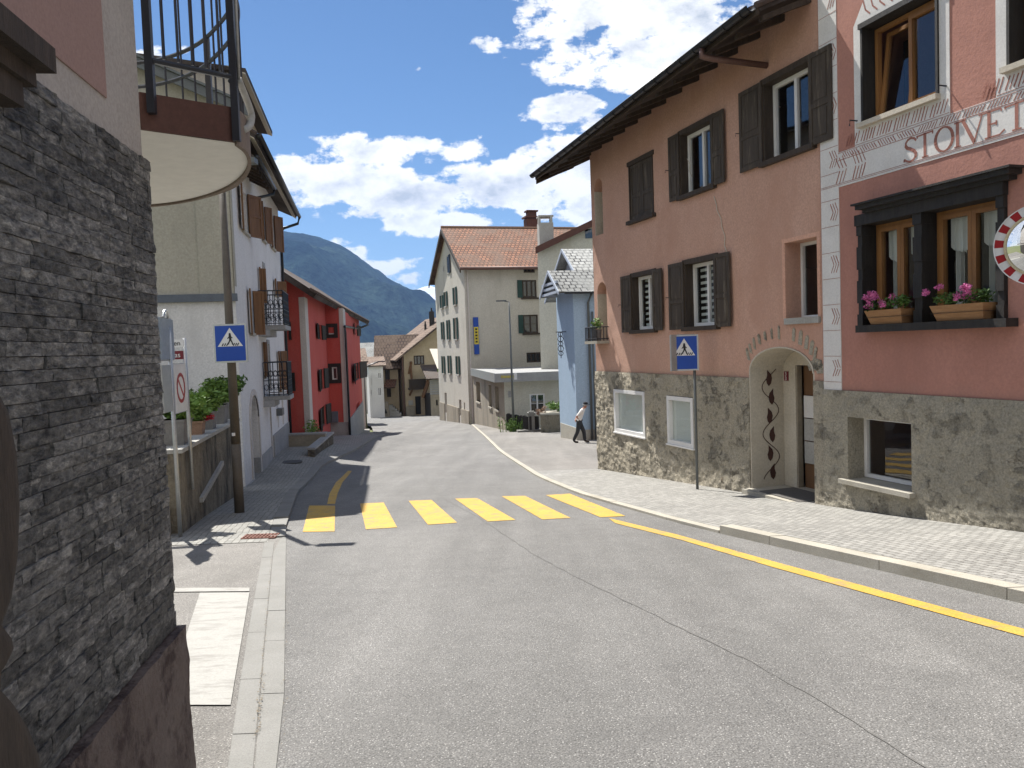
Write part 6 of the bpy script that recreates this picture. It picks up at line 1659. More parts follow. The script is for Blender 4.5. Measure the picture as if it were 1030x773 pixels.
mb = MB(); Lf = abs(PF0.hit(370.5, 412)[0]); zt = PF0.hit(380, 407.5)[1]
mb.pbox(PF0, -.0, Lf, g(fb_.x, fb_.y)-.5, zt, -.15, 0); mb.build('panel', 'concrete', fd)
mb = MB()
for k in range(8): mb.pbox(PF0, Lf*k/7-.08, Lf*k/7+.08, g(fb_.x, fb_.y)-.5, zt+.06, -.0, .05)
mb.build('post', 'concrete', fd)
lq = G(369, 431); lt = thing('street_lamp', 'slim grey street lamp with a curved arm at the end of the red house', 'street lamp', lq, 'street lamps down the road')
zt = D(366, 368, lq.y).z
MB().tube([(lq.x, lq.y, lq.z), (lq.x-.02, lq.y, zt-.5), (lq.x+.3, lq.y, zt), (lq.x+1.1, lq.y, zt+.25)], .06, 7).build('pole', 'lamp_grey', lt, smooth=True)
MB().box((lq.x+1.35, lq.y, zt+.27), (.55,.25,.10)).build('lamp_head', 'lamp_grey', lt)

# ================================================================== CHALET
th = radians(20); pc_ = G(408.5, 417.5); dF = 92.0
pc_ = D(408.5, 417.5, dF); zF = pc_.z
HC = thing('chalet', 'cream chalet with brown tiled roofs, front gable and wooden balcony down the street', 'house', pc_)
PC1 = Pl((pc_.x, pc_.y), (cos(th), sin(th)), -1)            # gable wall facing the camera
PC2 = Pl((pc_.x, pc_.y), (-sin(th), cos(th)), 1)            # street side wall
if PC1.n.y > 0: PC1.n = -PC1.n
if PC2.n.x > 0: PC2.n = -PC2.n
zEv = PC1.hit(407, 354.5)[1]; kz = (PC1.hit(436, 338)[1]-PC1.hit(400, 366)[1])/(PC1.hit(436,338)[0]-PC1.hit(400,366)[0])
Wc = 12.0; zRc = zEv+kz*Wc/2; 
c1w = [PC1.rect(416,358,427,367)]; c1d = PC1.rect(417.5,399,424,417); 
wall(PC1, 0, Wc, zF-2, zEv, [w+(.12,) for w in c1w]+[c1d+(.3,)], .12).build('wall', 'chalet', HC)
MB().face([PC1.pt(0,zEv,0), PC1.pt(Wc,zEv,0), PC1.pt(Wc/2,zRc,0)]).face([PC1.pt(0,zEv,-12), PC1.pt(Wc,zEv,-12), PC1.pt(Wc/2,zRc,-12)]).build('gable', 'chalet', HC)
wall(PC2, 0, 12, zF-3, zEv, [], .12).build('side_wall', 'chalet', HC)
cc = [PC1.pt(0,0), PC1.pt(Wc,0), PC1.pt(Wc,0,-12), PC1.pt(0,0,-12)]
shell(HC, 'chalet', [(q.x, q.y) for q in cc], zF-3, zEv, skip=(0, 3), name='rear_wall')
rf = MB(); ov = 1.3; zl_ = zEv-kz*ov
roof_slab(rf, PC1.pt(-ov, zl_, 1.0), PC1.pt(-ov, zl_, -12.8), PC1.pt(Wc/2, zRc+.15, -12.8), PC1.pt(Wc/2, zRc+.15, 1.0), .2)
roof_slab(rf, PC1.pt(Wc+ov, zl_, 1.0), PC1.pt(Wc+ov, zl_, -12.8), PC1.pt(Wc/2+.01, zRc+.15, -12.8), PC1.pt(Wc/2+.01, zRc+.15, 1.0), .2)
rC = rf.build('roof', 'tiles_brown', HC)
for (u, v, h_) in ((434.5, 324, 1.6), (428, 332, .9)):
    q_ = D(u, v, dF+5); MB().box((q_.x, q_.y, q_.z+h_/2-.6), (.6,.6,h_+.6) if h_ > 1 else (.25,.25,h_+.6)).lathe((q_.x, q_.y, q_.z+h_-.35), [(.2,0),(.09,.2),(.09,.5)], 6).build('chimney', 'black_wood', rC)
for w in c1w: window(HC, PC1, w, .1, .14, 2, fm='dark_wood')
MB().pbox(PC1, c1d[0], c1d[1], c1d[2]-.5, c1d[3], -.3, -.25).build('door', 'black_wood', HC)
# balcony, braces, stair
bb = PC1.rect(410,382.5,426,390.5)
mb = MB(); mb.pbox(PC1, bb[0], bb[1], bb[2]-.1, bb[2]+.08, 0, 1.1)
bc = mb.build('balcony', 'dark_wood', HC)
mb = MB(); n_ = 14
for k in range(n_+1): s_ = lerp(bb[0], bb[1], k/n_); mb.pbox(PC1, s_-.09, s_+.09, bb[2], bb[3], 1.02, 1.08)
mb.pbox(PC1, bb[0]-.1, bb[1]+.1, bb[3], bb[3]+.1, .98, 1.12); mb.build('railing', 'dark_wood', bc)
mb = MB()
for (u0, v0, u1, v1) in ((412,398,415,389), (411,376,413,364), (413,364,413.5,390)):
    a = PC1.hit(u0, v0); b = PC1.hit(u1, v1); mb.tube([PC1.pt(a[0], a[1], .05), PC1.pt(b[0], b[1], .5)], .13, 5)
mb.build('brace', 'brown_shutter', HC)
a = PC1.hit(423, 400); b = PC1.hit(430, 378)
MB().tube([PC1.pt(a[0], a[1], 1.2), PC1.pt(b[0], b[1], 1.2)], .25, 5).build('stair_stringer', 'brown_shutter', HC)
MB().pbox(PC1, PC1.hit(408,410)[0], PC1.hit(417,410)[0], zF-1, PC1.hit(410,409)[1], 0, .25).build('plinth', 'grime_wall', HC)
MB().pbox(PC1, PC1.hit(411,410)[0], PC1.hit(415.5,410)[0], PC1.hit(412,408)[1], PC1.hit(412,403)[1], 0.01, .12).build('notice_board', 'concrete', HC)
MB().tube([PC1.pt(-.2, zEv, .1), PC1.pt(-.2, zF, .1)], .10, 6).build('downpipe', 'pipe_brown', HC)
# front cross gable towards the street
sf0 = PC2.hit(404, 400)[0]
PC3 = Pl(PC2.pt(1.5, 0, 2.2)[:2], (PC2.d.x, PC2.d.y), 1); PC3.n = PC2.n
uw0 = PC3.hit(401, 380); 
PC4 = Pl(D(401.5, 400, dF+1.5)[:2], (-cos(th*.3), -sin(th*.3)), 1)
if PC4.n.y > 0: PC4.n = -PC4.n
sE_ = PC4.hit(384.5, 390)[0]; zg = PC4.hit(392, 366)[1]; zap = PC4.hit(387, 337)[1]; 
lw_, hw_ = (0, sE_)
wn = [PC4.rect(387,371,392.5,384), PC4.rect(389,391,393.5,399.5)]
wall(PC4, 0, sE_, zF-3, zg, [w+(.12,) for w in wn], .12).build('front_wall', 'chalet', HC)
wq = [PC4.pt(0,0,0), PC4.pt(0,0,-6), PC4.pt(sE_,0,-6), PC4.pt(sE_,0,0)]
shell(HC, 'chalet', [(q.x, q.y) for q in wq], zF-3, zg, skip=(3,), name='wing_wall')
for w in wn: window(HC, PC4, w, .1, .16, 1, fm='dark_wood')
# wing roof: ridge runs towards the right
m_ = -3.0; rf = MB(); o4 = .9
zlow4 = zg-.6
roof_slab(rf, PC4.pt(sE_+.9, zlow4, o4), PC4.pt(-2.2, zlow4, o4), PC4.pt(-5.0, zap, m_), PC4.pt(sE_+.9, zap, m_), .18)
roof_slab(rf, PC4.pt(sE_+.9, zlow4, -6.9), PC4.pt(-2.2, zlow4, -6.9), PC4.pt(-5.0, zap-.01, m_), PC4.pt(sE_+.9, zap-.01, m_), .18)
rf.build('wing_roof', 'tiles_brown', HC)
MB().face([PC4.pt(sE_,zg,0), PC4.pt(sE_,zg,-6), PC4.pt(sE_,zap-.2,m_)]).face([PC4.pt(sE_+.85,zlow4-.2,.85), PC4.pt(sE_+.85,zlow4-.2,-6.8), PC4.pt(sE_+.85,zap-.2,m_)]).build('wing_gable', 'dark_wood', HC)
# porch roof, steps
pa = PC4.hit(386, 389); pb_ = PC4.hit(399, 381)
rf = MB(); roof_slab(rf, PC4.pt(PC4.hit(398,388)[0], PC4.hit(390,389)[1], 2.0), PC4.pt(PC4.hit(386,388)[0], PC4.hit(390,389)[1], 2.0), PC4.pt(PC4.hit(389,383)[0], PC4.hit(390,382)[1], .1), PC4.pt(PC4.hit(399,383)[0], PC4.hit(390,382)[1], .1), .15); rf.build('porch_roof', 'tiles_orange', HC)
mb = MB(); zq = PC4.hit(394, 407)[1]
for k in range(5): mb.pbox(PC4, PC4.hit(404,410)[0]+.25*k, PC4.hit(392,410)[0], zF-1, lerp(zF, zq, (k+1)/5), .1, 2.4-.25*k)
mb.build('steps', 'concrete', HC)
a = PC4.hit(387, 417); 
MB().prism(PC4, [(PC4.hit(385.5,417)[0], zF-.8), (PC4.hit(394,417)[0], zF-.8), (PC4.hit(391.5,403)[0], zq+.5), (PC4.hit(388.5,403)[0], zq+.5)], 2.3, 3.2).build('stone_porch', 'grime_wall', HC)
MB().prism(PC4, [(PC4.hit(388,414)[0], PC4.hit(388,414)[1]), (PC4.hit(391,414)[0], PC4.hit(388,414)[1]), (PC4.hit(389.5,409)[0], PC4.hit(389.5,409)[1])], 3.2, 3.22).build('niche', 'black_wood', HC)
# shed between the chalet and the beige house
PB = Pl(D(432, 417, 88)[:2], (cos(.25), sin(.25)), -1)
if PB.n.y > 0: PB.n = -PB.n
hs = thing('stone_shed', 'grey stone and board outbuilding between the chalet and the tall beige house', 'shed', PB.pt(2, PB.hit(435,418)[1]))
s0_, s1_ = PB.hit(433, 400)[0], PB.hit(450, 400)[0]; zs0 = PB.hit(440,417)[1]; zs1 = PB.hit(440,397)[1]
wall(PB, s0_, s1_, zs0-2, zs1, [PB.rect(438.5,402.5,440.5,408)+(.2,)], .2).build('wall', 'grime_wall', hs)
MB().pbox(PB, s0_, s1_, zs0-2, zs1-.05, -5, -.25).build('shed_core', 'interior', hs)
mb = MB(); 
for k in range(9): mb.pbox(PB, s0_+.0, s1_, lerp(zs1, PB.hit(440,378)[1], k/9), lerp(zs1, PB.hit(440,378)[1], (k+.85)/9), -.3, -.2)
mb.build('board_wall', 'plinth_grey', hs)
rf = MB(); zz = PB.hit(437,378)[1]; roof_slab(rf, PB.pt(s0_-.5, zz-.3, .9), PB.pt(s1_, zz-.3, .9), PB.pt(s1_, zz+1.2, -4), PB.pt(s0_-.5, zz+1.2, -4), .12); rf.build('roof', 'tiles_dark', hs)
aw = thing('awning', 'pale yellow awning sheet between the chalet and the beige house', 'awning', D(438,370,86))
A1_, A2_, A3_, A4_ = D(432,351,87), D(446,351,87), D(446,371,83.5), D(440,371,83.5)
MB().mesh([A1_, A2_, A3_, A4_]+[p+Vector((0,.1,-.05)) for p in (A1_, A2_, A3_, A4_)], [(0,1,2,3),(4,5,6,7),(0,1,5,4),(2,3,7,6),(1,2,6,5),(3,0,4,7)]).build('cloth', 'pale_board', aw)
MB().mesh([A4_, A3_, A3_-Vector((0,0,.35)), A4_-Vector((0,0,.35))], [(0,1,2,3)]).build('valance', 'foliage_light', aw)

# ================================================================== TALL BEIGE HOUSE C
dC = 60.0; cC = D(472.5, 426.5, dC); an = radians(16)
uL = Vector((-sin(an), cos(an)))          # gable end runs away to the left-rear
uR = Vector((cos(an), sin(an)))
PC_L = Pl((cC.x, cC.y), tuple(uL), 1); PC_R = Pl((cC.x, cC.y), tuple(uR), -1)
if PC_L.n.x > 0: PC_L.n = -PC_L.n
if PC_R.n.y > 0: PC_R.n = -PC_R.n
HCc = thing('tall_beige_house', 'tall beige house with orange tiled roof and dark green shutters at the bend', 'house', cC)
Wg = PC_L.hit(440, 350)[0]; zE = PC_R.hit(500, 265)[1]; zRd = PC_L.pt(Wg/2, 0); 
q_ = ray(446, 228); 
# ridge height measured at the gable apex
apex = PC_L.hit(445, 227.5, .45); zR_ = apex[1]
gl = [ (443,298,446.5,309.5), (446.5,294.5,451,307.5), (455.8,290,460.5,306), (444,324.5,447.5,341.5), (449.5,322.5,453.5,341.5), (456,320.5,462,341), (444.5,358.5,448.5,376), (450.5,358,455,376), (458.8,358.5,463.5,377), (449.5,258,453.5,274.5), (446,268,447,273) ]
gw_r = [PC_L.rect(*w) for w in gl]
gdoor = [PC_L.rect(447,395,450,416), PC_L.rect(461.5,402,464.5,419), PC_L.rect(466.5,405,468,413)]
wall(PC_L, 0, Wg, cC.z-3, zE, [(lerp(w[0],w[1],.28), lerp(w[0],w[1],.78), w[2], w[3], .25) for w in gw_r if w[3] < zE]+[w+(.2,) for w in gdoor], .25).build('wall', 'beige_c', HCc)
# gable triangle with its small window
tri = MB(); tri.face([PC_L.pt(0,zE,0), PC_L.pt(Wg,zE,0), PC_L.pt(Wg/2,zR_-.25,0)]); tri.build('gable', 'beige_c', HCc)
for i, w in enumerate(gw_r):
    if w[3] < zE: w = (lerp(w[0],w[1],.28), lerp(w[0],w[1],.78), w[2], w[3])
    if w[3] >= zE:
        f = frame_mb(PC_L, w[0], w[1], w[2], w[3], .1, .0, .04, 0).build('window', 'concrete', HCc)
        MB().pbox(PC_L, w[0]+.1, w[1]-.1, w[2]+.1, w[3]-.1, .002, .02).build('pane', 'glass_dark', f); 
        if w[1]-w[0] > .8: panel_shutter(PC_L, w[0]-.1, w[0]+.55, w[2], w[3], .04, .09).build('shutter', 'iron', f)
        continue
    f = window(HCc, PC_L, w, .2, .09, 1, fm='concrete')
    panel_shutter(PC_L, w[0]-.36, w[0]+.02, w[2], w[3], .02, .08).build('shutter', 'green_shutter', f)
    panel_shutter(PC_L, w[1]-.02, w[1]+.36, w[2], w[3], .02, .08).build('shutter', 'green_shutter', f)
    MB().pbox(PC_L, w[0]-.1, w[1]+.1, w[2]-.12, w[2], -.1, .12).build('sill', 'concrete', f)
for w in gdoor: MB().pbox(PC_L, w[0], w[1], w[2], w[3], -.2, -.15).build('cellar_window', 'glass_dark', HCc)
zpl = PC_L.hit(460, 410)[1]
mb = MB(); mb.pbox(PC_L, 0, gdoor[1][0], cC.z-3, zpl-.0, .0, .06); mb.pbox(PC_L, gdoor[1][1], gdoor[0][0], cC.z-3, zpl, .0, .06); mb.pbox(PC_L, gdoor[0][1], Wg, cC.z-3, zpl, .0, .06); mb.build('plinth', 'grime_wall', HCc)
Lc = 15.0
rw = [PC_R.rect(525,282,540,299.5), PC_R.rect(526,317,541.5,335), PC_R.rect(526.5,267.5,538,274.5), PC_R.rect(529.5,355,544,364.5)]
wall(PC_R, 0, Lc, cC.z-3, zE, [w+(.2,) for w in rw], .2).build('wall', 'beige_c', HCc)
cs = [PC_R.pt(0,0), PC_R.pt(Lc,0), PC_R.pt(Lc,0,-Wg), PC_R.pt(0,0,-Wg)]
shell(HCc, 'beige_c', [(q.x, q.y) for q in cs], cC.z-3, zE, skip=(0, 3), name='rear_wall')
for i, w in enumerate(rw):
    f = window(HCc, PC_R, w, .1, .12, 2 if i != 1 else 1, 0 if i != 1 else 1, fm='dark_wood' if i != 0 else 'dark_wood')
    if i < 2:
        ww = PC_R.hit(525.5, 300)[0]-PC_R.hit(520.5, 300)[0]
        panel_shutter(PC_R, w[0]-ww-.0, w[0]-.02, w[2], w[3], .02, .08).build('shutter', 'green_shutter', f)
        MB().pbox(PC_R, w[0]-.1, w[1]+.2, w[2]-.12, w[2], -.05, .15).build('sill', 'dark_wood', f)
        MB().pbox(PC_R, w[0]+.1, w[1]-.1, w[2]+.15, w[3]-.1, -.095, -.09).build('curtain', 'curtain', f)
# roof
ov = .75; kz = (zR_-zE)/(Wg/2+.0); rf = MB(); zl_ = zE-kz*ov+.1
rid0 = PC_L.pt(Wg/2, zR_, .45); rid1 = PC_L.pt(Wg/2, zR_, .45)+Vector((uR.x, uR.y, 0))*(Lc+2)
e0 = PC_L.pt(-ov, zl_, .45); e1 = e0+Vector((uR.x, uR.y, 0))*(Lc+2)
f0 = PC_L.pt(Wg+ov, zl_, .45); f1 = f0+Vector((uR.x, uR.y, 0))*(Lc+2)
roof_slab(rf, e0, e1, rid1, rid0, .22); roof_slab(rf, f0, f1, rid1+Vector((0,0,-.01)), rid0+Vector((0,0,-.01)), .22)
rCc = rf.build('roof', 'tiles_orange', HCc)
mb = MB(); mb.tube([e0+Vector((0,-.12,-.12)), e1+Vector((0,-.12,-.12))], .13, 7); mb.build('gutter', 'pipe_brown', rCc, smooth=True)
mb = MB(); 
for a, b in ((e0, rid0), (f0, rid0)):
    mb.hexa([a+Vector((-.03,0,-.45)), b+Vector((-.03,0,-.45)), b+Vector((.05,0,-.45)), a+Vector((.05,0,-.45)), a+Vector((-.03,0,-.1)), b+Vector((-.03,0,-.1)), b+Vector((.05,0,-.1)), a+Vector((.05,0,-.1))])
mb.build('verge_board', 'dark_wood', rCc)
n_ = 40; mb = MB()
for k in range(n_): mb.tube([rid0.lerp(rid1, k/n_), rid0.lerp(rid1, (k+.96)/n_)], .14, 6)
mb.build('ridge_tile', 'terracotta', rCc)
q_ = D(534.5, 222, 71); 
MB().box((q_.x, q_.y, q_.z-.9), (1.2,1.0,2.0), an).box((q_.x, q_.y, q_.z+.25), (1.5,1.2,.15), an).box((q_.x, q_.y, q_.z+.55), (.8,.7,.35), an).box((q_.x, q_.y, q_.z+.82), (1.1,.9,.12), an).build('chimney', 'fascia_brown', rCc)
dpx = PC_R.hit(471, 300)[0]
MB().tube([PC_R.pt(.25, zE-.2, .12), PC_R.pt(.25, cC.z, .12)], .06, 6).build('downpipe', 'pale_plaster', HCc)
# banner sign on the long wall
r = PC_R.rect(475.5,319.5,482,356.5)
bn = thing('banner_sign', 'narrow vertical blue and yellow sign on the wall of the tall beige house', 'sign', PC_R.pt((r[0]+r[1])/2, r[2], .1))
MB().pbox(PC_R, r[0], r[1], r[2], r[3], .05, .13).build('panel', 'sign_blue', bn)
ya_, yb_ = lerp(r[2], r[3], .27), lerp(r[2], r[3], .74)
yb = MB().pbox(PC_R, r[0]+.02, r[1]-.02, ya_, yb_, .13, .14).build('yellow_field', 'sign_yellow', bn)
mb = MB()
for k in range(5): mb.pbox(PC_R, lerp(r[0], r[1], .3), lerp(r[0], r[1], .7), lerp(ya_, yb_, .1+k*.18), lerp(ya_, yb_, .1+k*.18+.10), .14, .145)
mb.build('small_print', 'sign_black', yb)

# ================================================================== ANNEX with flat roof
dA = 46.5; ca = D(508.5, 432, dA); PAr = Pl((ca.x, ca.y), (cos(.06), sin(.06)), -1); 
if PAr.n.y > 0: PAr.n = -PAr.n
tgt = PC_R.pt(.3, 0, 0); vL = Vector((tgt.x-ca.x, tgt.y-ca.y)); La = vL.length
PAl = Pl((ca.x, ca.y), tuple(vL), 1)
if PAl.n.x > 0: PAl.n = -PAl.n
AN = thing('flat_roofed_annex', 'single-storey beige shop annex with grey flat roof in front of the beige house', 'building', ca)
zAt = PAr.hit(530, 383)[1]
aw_ = [PAr.rect(532.5,396.5,548.5,416)]
wall(PAr, 0, 9, ca.z-2, zAt, [w+(.15,) for w in aw_], .15).build('wall', 'beige_d', AN)
lw_ = [(.14,.24), (.34,.42), (.70,.84)]
hl = [(La*a, La*b, ca.z+1.0, zAt-.45, .5) for a, b in lw_]
wall(PAl, 0, La, ca.z-2, zAt, hl, .5).build('side_wall', 'grime_wall', AN)
for h_ in hl:
    f = MB().pbox(PAl, h_[0], h_[1], h_[2], h_[3], -.5, -.45).build('window', 'grime_wall', AN)
    MB().pbox(PAl, h_[0]-.1, h_[1]+.1, h_[2]-.12, h_[2], -.3, .08).build('sill', 'granite_warm', f)
shell(AN, 'beige_d', [(PAr.pt(9,0).x, PAr.pt(9,0).y), (PAr.pt(9,0).x+1, PAr.pt(9,0).y+10), (tgt.x, tgt.y)], ca.z-2, zAt, skip=(2,), name='rear_wall')
f = window(AN, PAr, aw_[0], .1, .09, 1, 1)
zA2 = PAr.hit(530, 374.5)[1]; ovv = .55
c4 = [PAr.pt(-ovv, 0, ovv), PAr.pt(9.5, 0, ovv), PAr.pt(9.5, 0, -11), Vector((tgt.x+.0, tgt.y-.6, 0))]
mb = MB(); mb.hexa([(q.x, q.y, zAt) for q in c4]+[(q.x, q.y, zA2-.05) for q in c4]); rfA = mb.build('roof_slab', 'beige_d', AN)
mb = MB()
def edge(a, b, z0, z1, m):
    d = Vector((b.x-a.x, b.y-a.y, 0)).normalized(); nn = Vector((d.y, -d.x, 0))*.04
    m.hexa([(a.x,a.y,z0),(b.x,b.y,z0),(b.x+nn.x,b.y+nn.y,z0),(a.x+nn.x,a.y+nn.y,z0),(a.x,a.y,z1),(b.x,b.y,z1),(b.x+nn.x,b.y+nn.y,z1),(a.x+nn.x,a.y+nn.y,z1)])
m1 = MB(); edge(c4[0], c4[1], zAt-.02, zA2, m1); m1.build('front_fascia', 'plinth_grey', rfA)
m1 = MB(); edge(c4[3], c4[0], zAt-.02, zA2+.02, m1); m1.build('side_fascia', 'steel', rfA)
mb = MB(); mb.mesh([(q.x, q.y, zA2-.03) for q in c4], [(0,1,2,3)]); mb.build('gravel', 'plinth_grey', rfA)
sgn = MB()
sL = PAr.hit(504, 378, ovv+.05)[0]; z_ = PAr.hit(508,380.5, ovv)[1]
PAf = Pl(PAr.pt(0,0,ovv+.045)[:2], tuple(PAr.d), -1); PAf.n = PAr.n
text_on(PAf, 'TURISSEM', sL, z_+.02, .26, .006, 'sign_yellow', 'fascia_lettering', rfA, flip=1) if False else None
mb = MB()
for k in range(9): 
    s_ = sL+.085*k; mb.pbox(PAf, s_, s_+.055, z_, z_+random.uniform(.13,.17), .001, .01)
mb.build('fascia_lettering', 'sign_yellow', rfA)
MB().pbox(PAf, PAf.hit(517,378)[0], PAf.hit(520,378)[0], z_-.12, z_+.28, .001, .012).build('white_plate', 'sign_white', rfA)
MB().pbox(PAr, PAr.hit(511,395)[0], PAr.hit(514,395)[0], PAr.hit(512,400)[1], PAr.hit(512,393.5)[1], 0, .06).build('notice_box', 'plinth_grey', AN)

# lamp post by the annex
lq = G(516.8, 434.5, .03); lt = thing('street_lamp', 'tall slim dark street lamp standing in front of the flat-roofed annex', 'street lamp', lq, 'street lamps down the road')
zt = D(512.5, 304, lq.y).z
MB().tube([(lq.x, lq.y, lq.z), (lq.x, lq.y, zt)], .075, 8, r2=.045).build('pole', 'lamp_grey', lt, smooth=True)
MB().tube([(lq.x, lq.y, zt), (lq.x-.3, lq.y, zt+.06)], .03, 6).box((lq.x-.45, lq.y, zt+.08), (.6,.22,.08)).build('lamp_head', 'lamp_grey', lt)
# weeds at the lamp foot
wd = MB()
for k in range(60):
    a = random.random()*6.28; r = random.random()*.75; x, y = lq.x-.1+cos(a)*r*1.0, lq.y-.1+sin(a)*r*.4; z = g(x, y)+.03; h_ = random.uniform(.3,.95)
    tp = Vector((x+random.gauss(0,.1), y+random.gauss(0,.1), z+h_)); wd.tube([(x,y,z), tp], .012, 4, r2=.004); leafmb(tp-Vector((0,0,h_*.35)), (.08,.08,h_*.4), 9, .11, up=.8, mb=wd)
o = wd.build('weeds', 'foliage_light'); o['kind'] = 'stuff'; o['label'] = 'tuft of tall green weeds at the foot of the slim street lamp'; o['category'] = 'weeds'
# dark slatted fence
f0_ = D(511, 436, 45.8); fe = thing('slatted_fence', 'short dark wooden fence curving beside the street lamp and fountain post', 'fence', f0_)
mb = MB()
pf = [D(511,434,46.0), D(517,434,45.5), D(524,435,44.6), D(530,435,43.5), D(534.5,434.5,43.3), D(541,433.5,43.6)]
path = smoothpoly(pf, 2)
for i, p in enumerate(path):
    z = g(p.x, p.y)+.03; h_ = 1.0+.12*noise.noise(Vector((i*1.7,0,0)))-.15*(i/len(path)); mb.box((p.x, p.y, z+h_/2), (.16,.05,h_), .1)
pk = mb.build('picket', 'black_wood', fe)
MB().tube([Vector((p.x, p.y+.06, g(p.x,p.y)+.75)) for p in path], .04, 5).build('rail', 'black_wood', fe)
# fountain post and basin
fp_ = G(535, 434.5, .03)
ft = thing('stone_post', 'grey granite hydrant-like stone post with cap in front of the dark fence', 'stone post', fp_)
MB().box((fp_.x, fp_.y, fp_.z+.5), (.36,.36,1.0)).box((fp_.x, fp_.y, fp_.z+1.05), (.46,.46,.12)).box((fp_.x, fp_.y, fp_.z+1.14), (.3,.3,.08)).build('post', 'granite', ft)
MB().box((fp_.x+.1, fp_.y, fp_.z+.06), (1.9,.55,.14), .15).build('base', 'granite', ft)
# concrete planter with plants
c0 = D(544, 432.5, 42.0); zt = D(544, 416, 42).z; c1 = D(566, 430, 41)
cp = thing('concrete_planter', 'big weathered concrete planter with green plants beside the blue house', 'planter', (c0.x+.7, c0.y, c0.z))
PCp = Pl((c0.x, c0.y), (1, -.03), -1)
if PCp.n.y > 0: PCp.n = -PCp.n
MB().pbox(PCp, 0, 2.2, c0.z-.5, zt-.1, -1.4, 0).build('box', 'garden_wall', cp)
MB().pbox(PCp, -.03, 2.2, zt-.1, zt, -1.43, .03).build('rim', 'granite_warm', cp)
mb = MB()
for k in range(16): leafmb(PCp.pt(.3+random.random()*1.8, zt+.15+random.random()*.3, -.3-random.random()*.8), (.22,.22,.2), 40, .16, mb=mb)
mb.build('foliage', 'foliage_light', cp)
mb = MB()
for k in range(5): leafmb(PCp.pt(-.25+random.random()*.5, zt+.0+random.random()*.25, -.4), (.15,.15,.2), 30, .14, mb=mb)
mb.build('dry_foliage', 'terracotta', cp)

# ================================================================== BEIGE HOUSE D (gable behind the blue house)
dD = 52.0; cD = D(546.5, 430, dD); PD_ = Pl((cD.x, cD.y), (cos(.08), -sin(.08)), -1)
if PD_.n.y > 0: PD_.n = -PD_.n
HD = thing('cream_gable_house', 'cream house with sloping brown verge rising behind the small blue house', 'house', (cD.x+3, cD.y, g(4, 52)))
za, zb_ = PD_.hit(550, 248)[1], PD_.hit(589, 229)[1]; sa, sb = PD_.hit(550,248)[0], PD_.hit(589,229)[0]; kz = (zb_-za)/(sb-sa)
Wd = 11.0
zD0 = za-kz*sa
mb = MB(); zb0_ = g(4,52)-2
mb.face([PD_.pt(0,zb0_), PD_.pt(Wd,zb0_), PD_.pt(Wd,zD0), PD_.pt(Wd/2,zD0+kz*Wd/2), PD_.pt(0,zD0)]); mb.build('wall', 'beige_d', HD)
shell(HD, 'beige_d', [(PD_.pt(0,0).x, PD_.pt(0,0).y), (PD_.pt(Wd,0).x, PD_.pt(Wd,0).y), (PD_.pt(Wd,0,-6).x, PD_.pt(Wd,0,-6).y), (PD_.pt(0,0,-6).x, PD_.pt(0,0,-6).y)], zb0_, zD0, skip=(0,), name='side_walls')
rf = MB()
for s_ in (-1, 1):
    ed = Wd/2+s_*(Wd/2+.1); zed = zD0-kz*.1
    roof_slab(rf, PD_.pt(ed, zed+.2, .5), PD_.pt(ed, zed+.2, -6.4), PD_.pt(Wd/2, zD0+kz*Wd/2+.2, -6.4), PD_.pt(Wd/2, zD0+kz*Wd/2+.2, .5), .12)
rD = rf.build('roof', 'tiles_orange', HD)
mb = MB(); mb.hexa([PD_.pt(-.1,zD0-.25,.5), PD_.pt(Wd/2,zD0+kz*Wd/2-.25,.5), PD_.pt(Wd/2,zD0+kz*Wd/2-.25,.55), PD_.pt(-.1,zD0-.25,.55), PD_.pt(-.1,zD0+.2,.5), PD_.pt(Wd/2,zD0+kz*Wd/2+.2,.5), PD_.pt(Wd/2,zD0+kz*Wd/2+.2,.55), PD_.pt(-.1,zD0+.2,.55)]); mb.build('verge_board', 'fascia_brown', rD)
r = PD_.rect(588.5,231,590.5,240); MB().pbox(PD_, r[0], r[0]+1.0, r[2], r[3], .01, .05).build('window', 'glass_dark', HD)
# grey chimney
cz0 = D(549.5, 252, 52.3); cz1 = D(549.5, 216.5, 52.3)
ch = MB(); w_ = .98; cxm, cym = cz0.x, cz0.y+.45; ht_ = cz1.z-cz0.z
ch.box((cxm, cym, cz0.z+ht_/2-1.2), (w_, .9, ht_+1.4), .12)
for dx in (-.4, .4): 
    for dy in (-.36, .36): ch.box((cxm+dx, cym+dy, cz1.z-.35), (.16,.16,.5), .12)
ch.box((cxm, cym, cz1.z-.05), (w_+.05, .95, .10), .12); ch.build('chimney', 'concrete', rD)

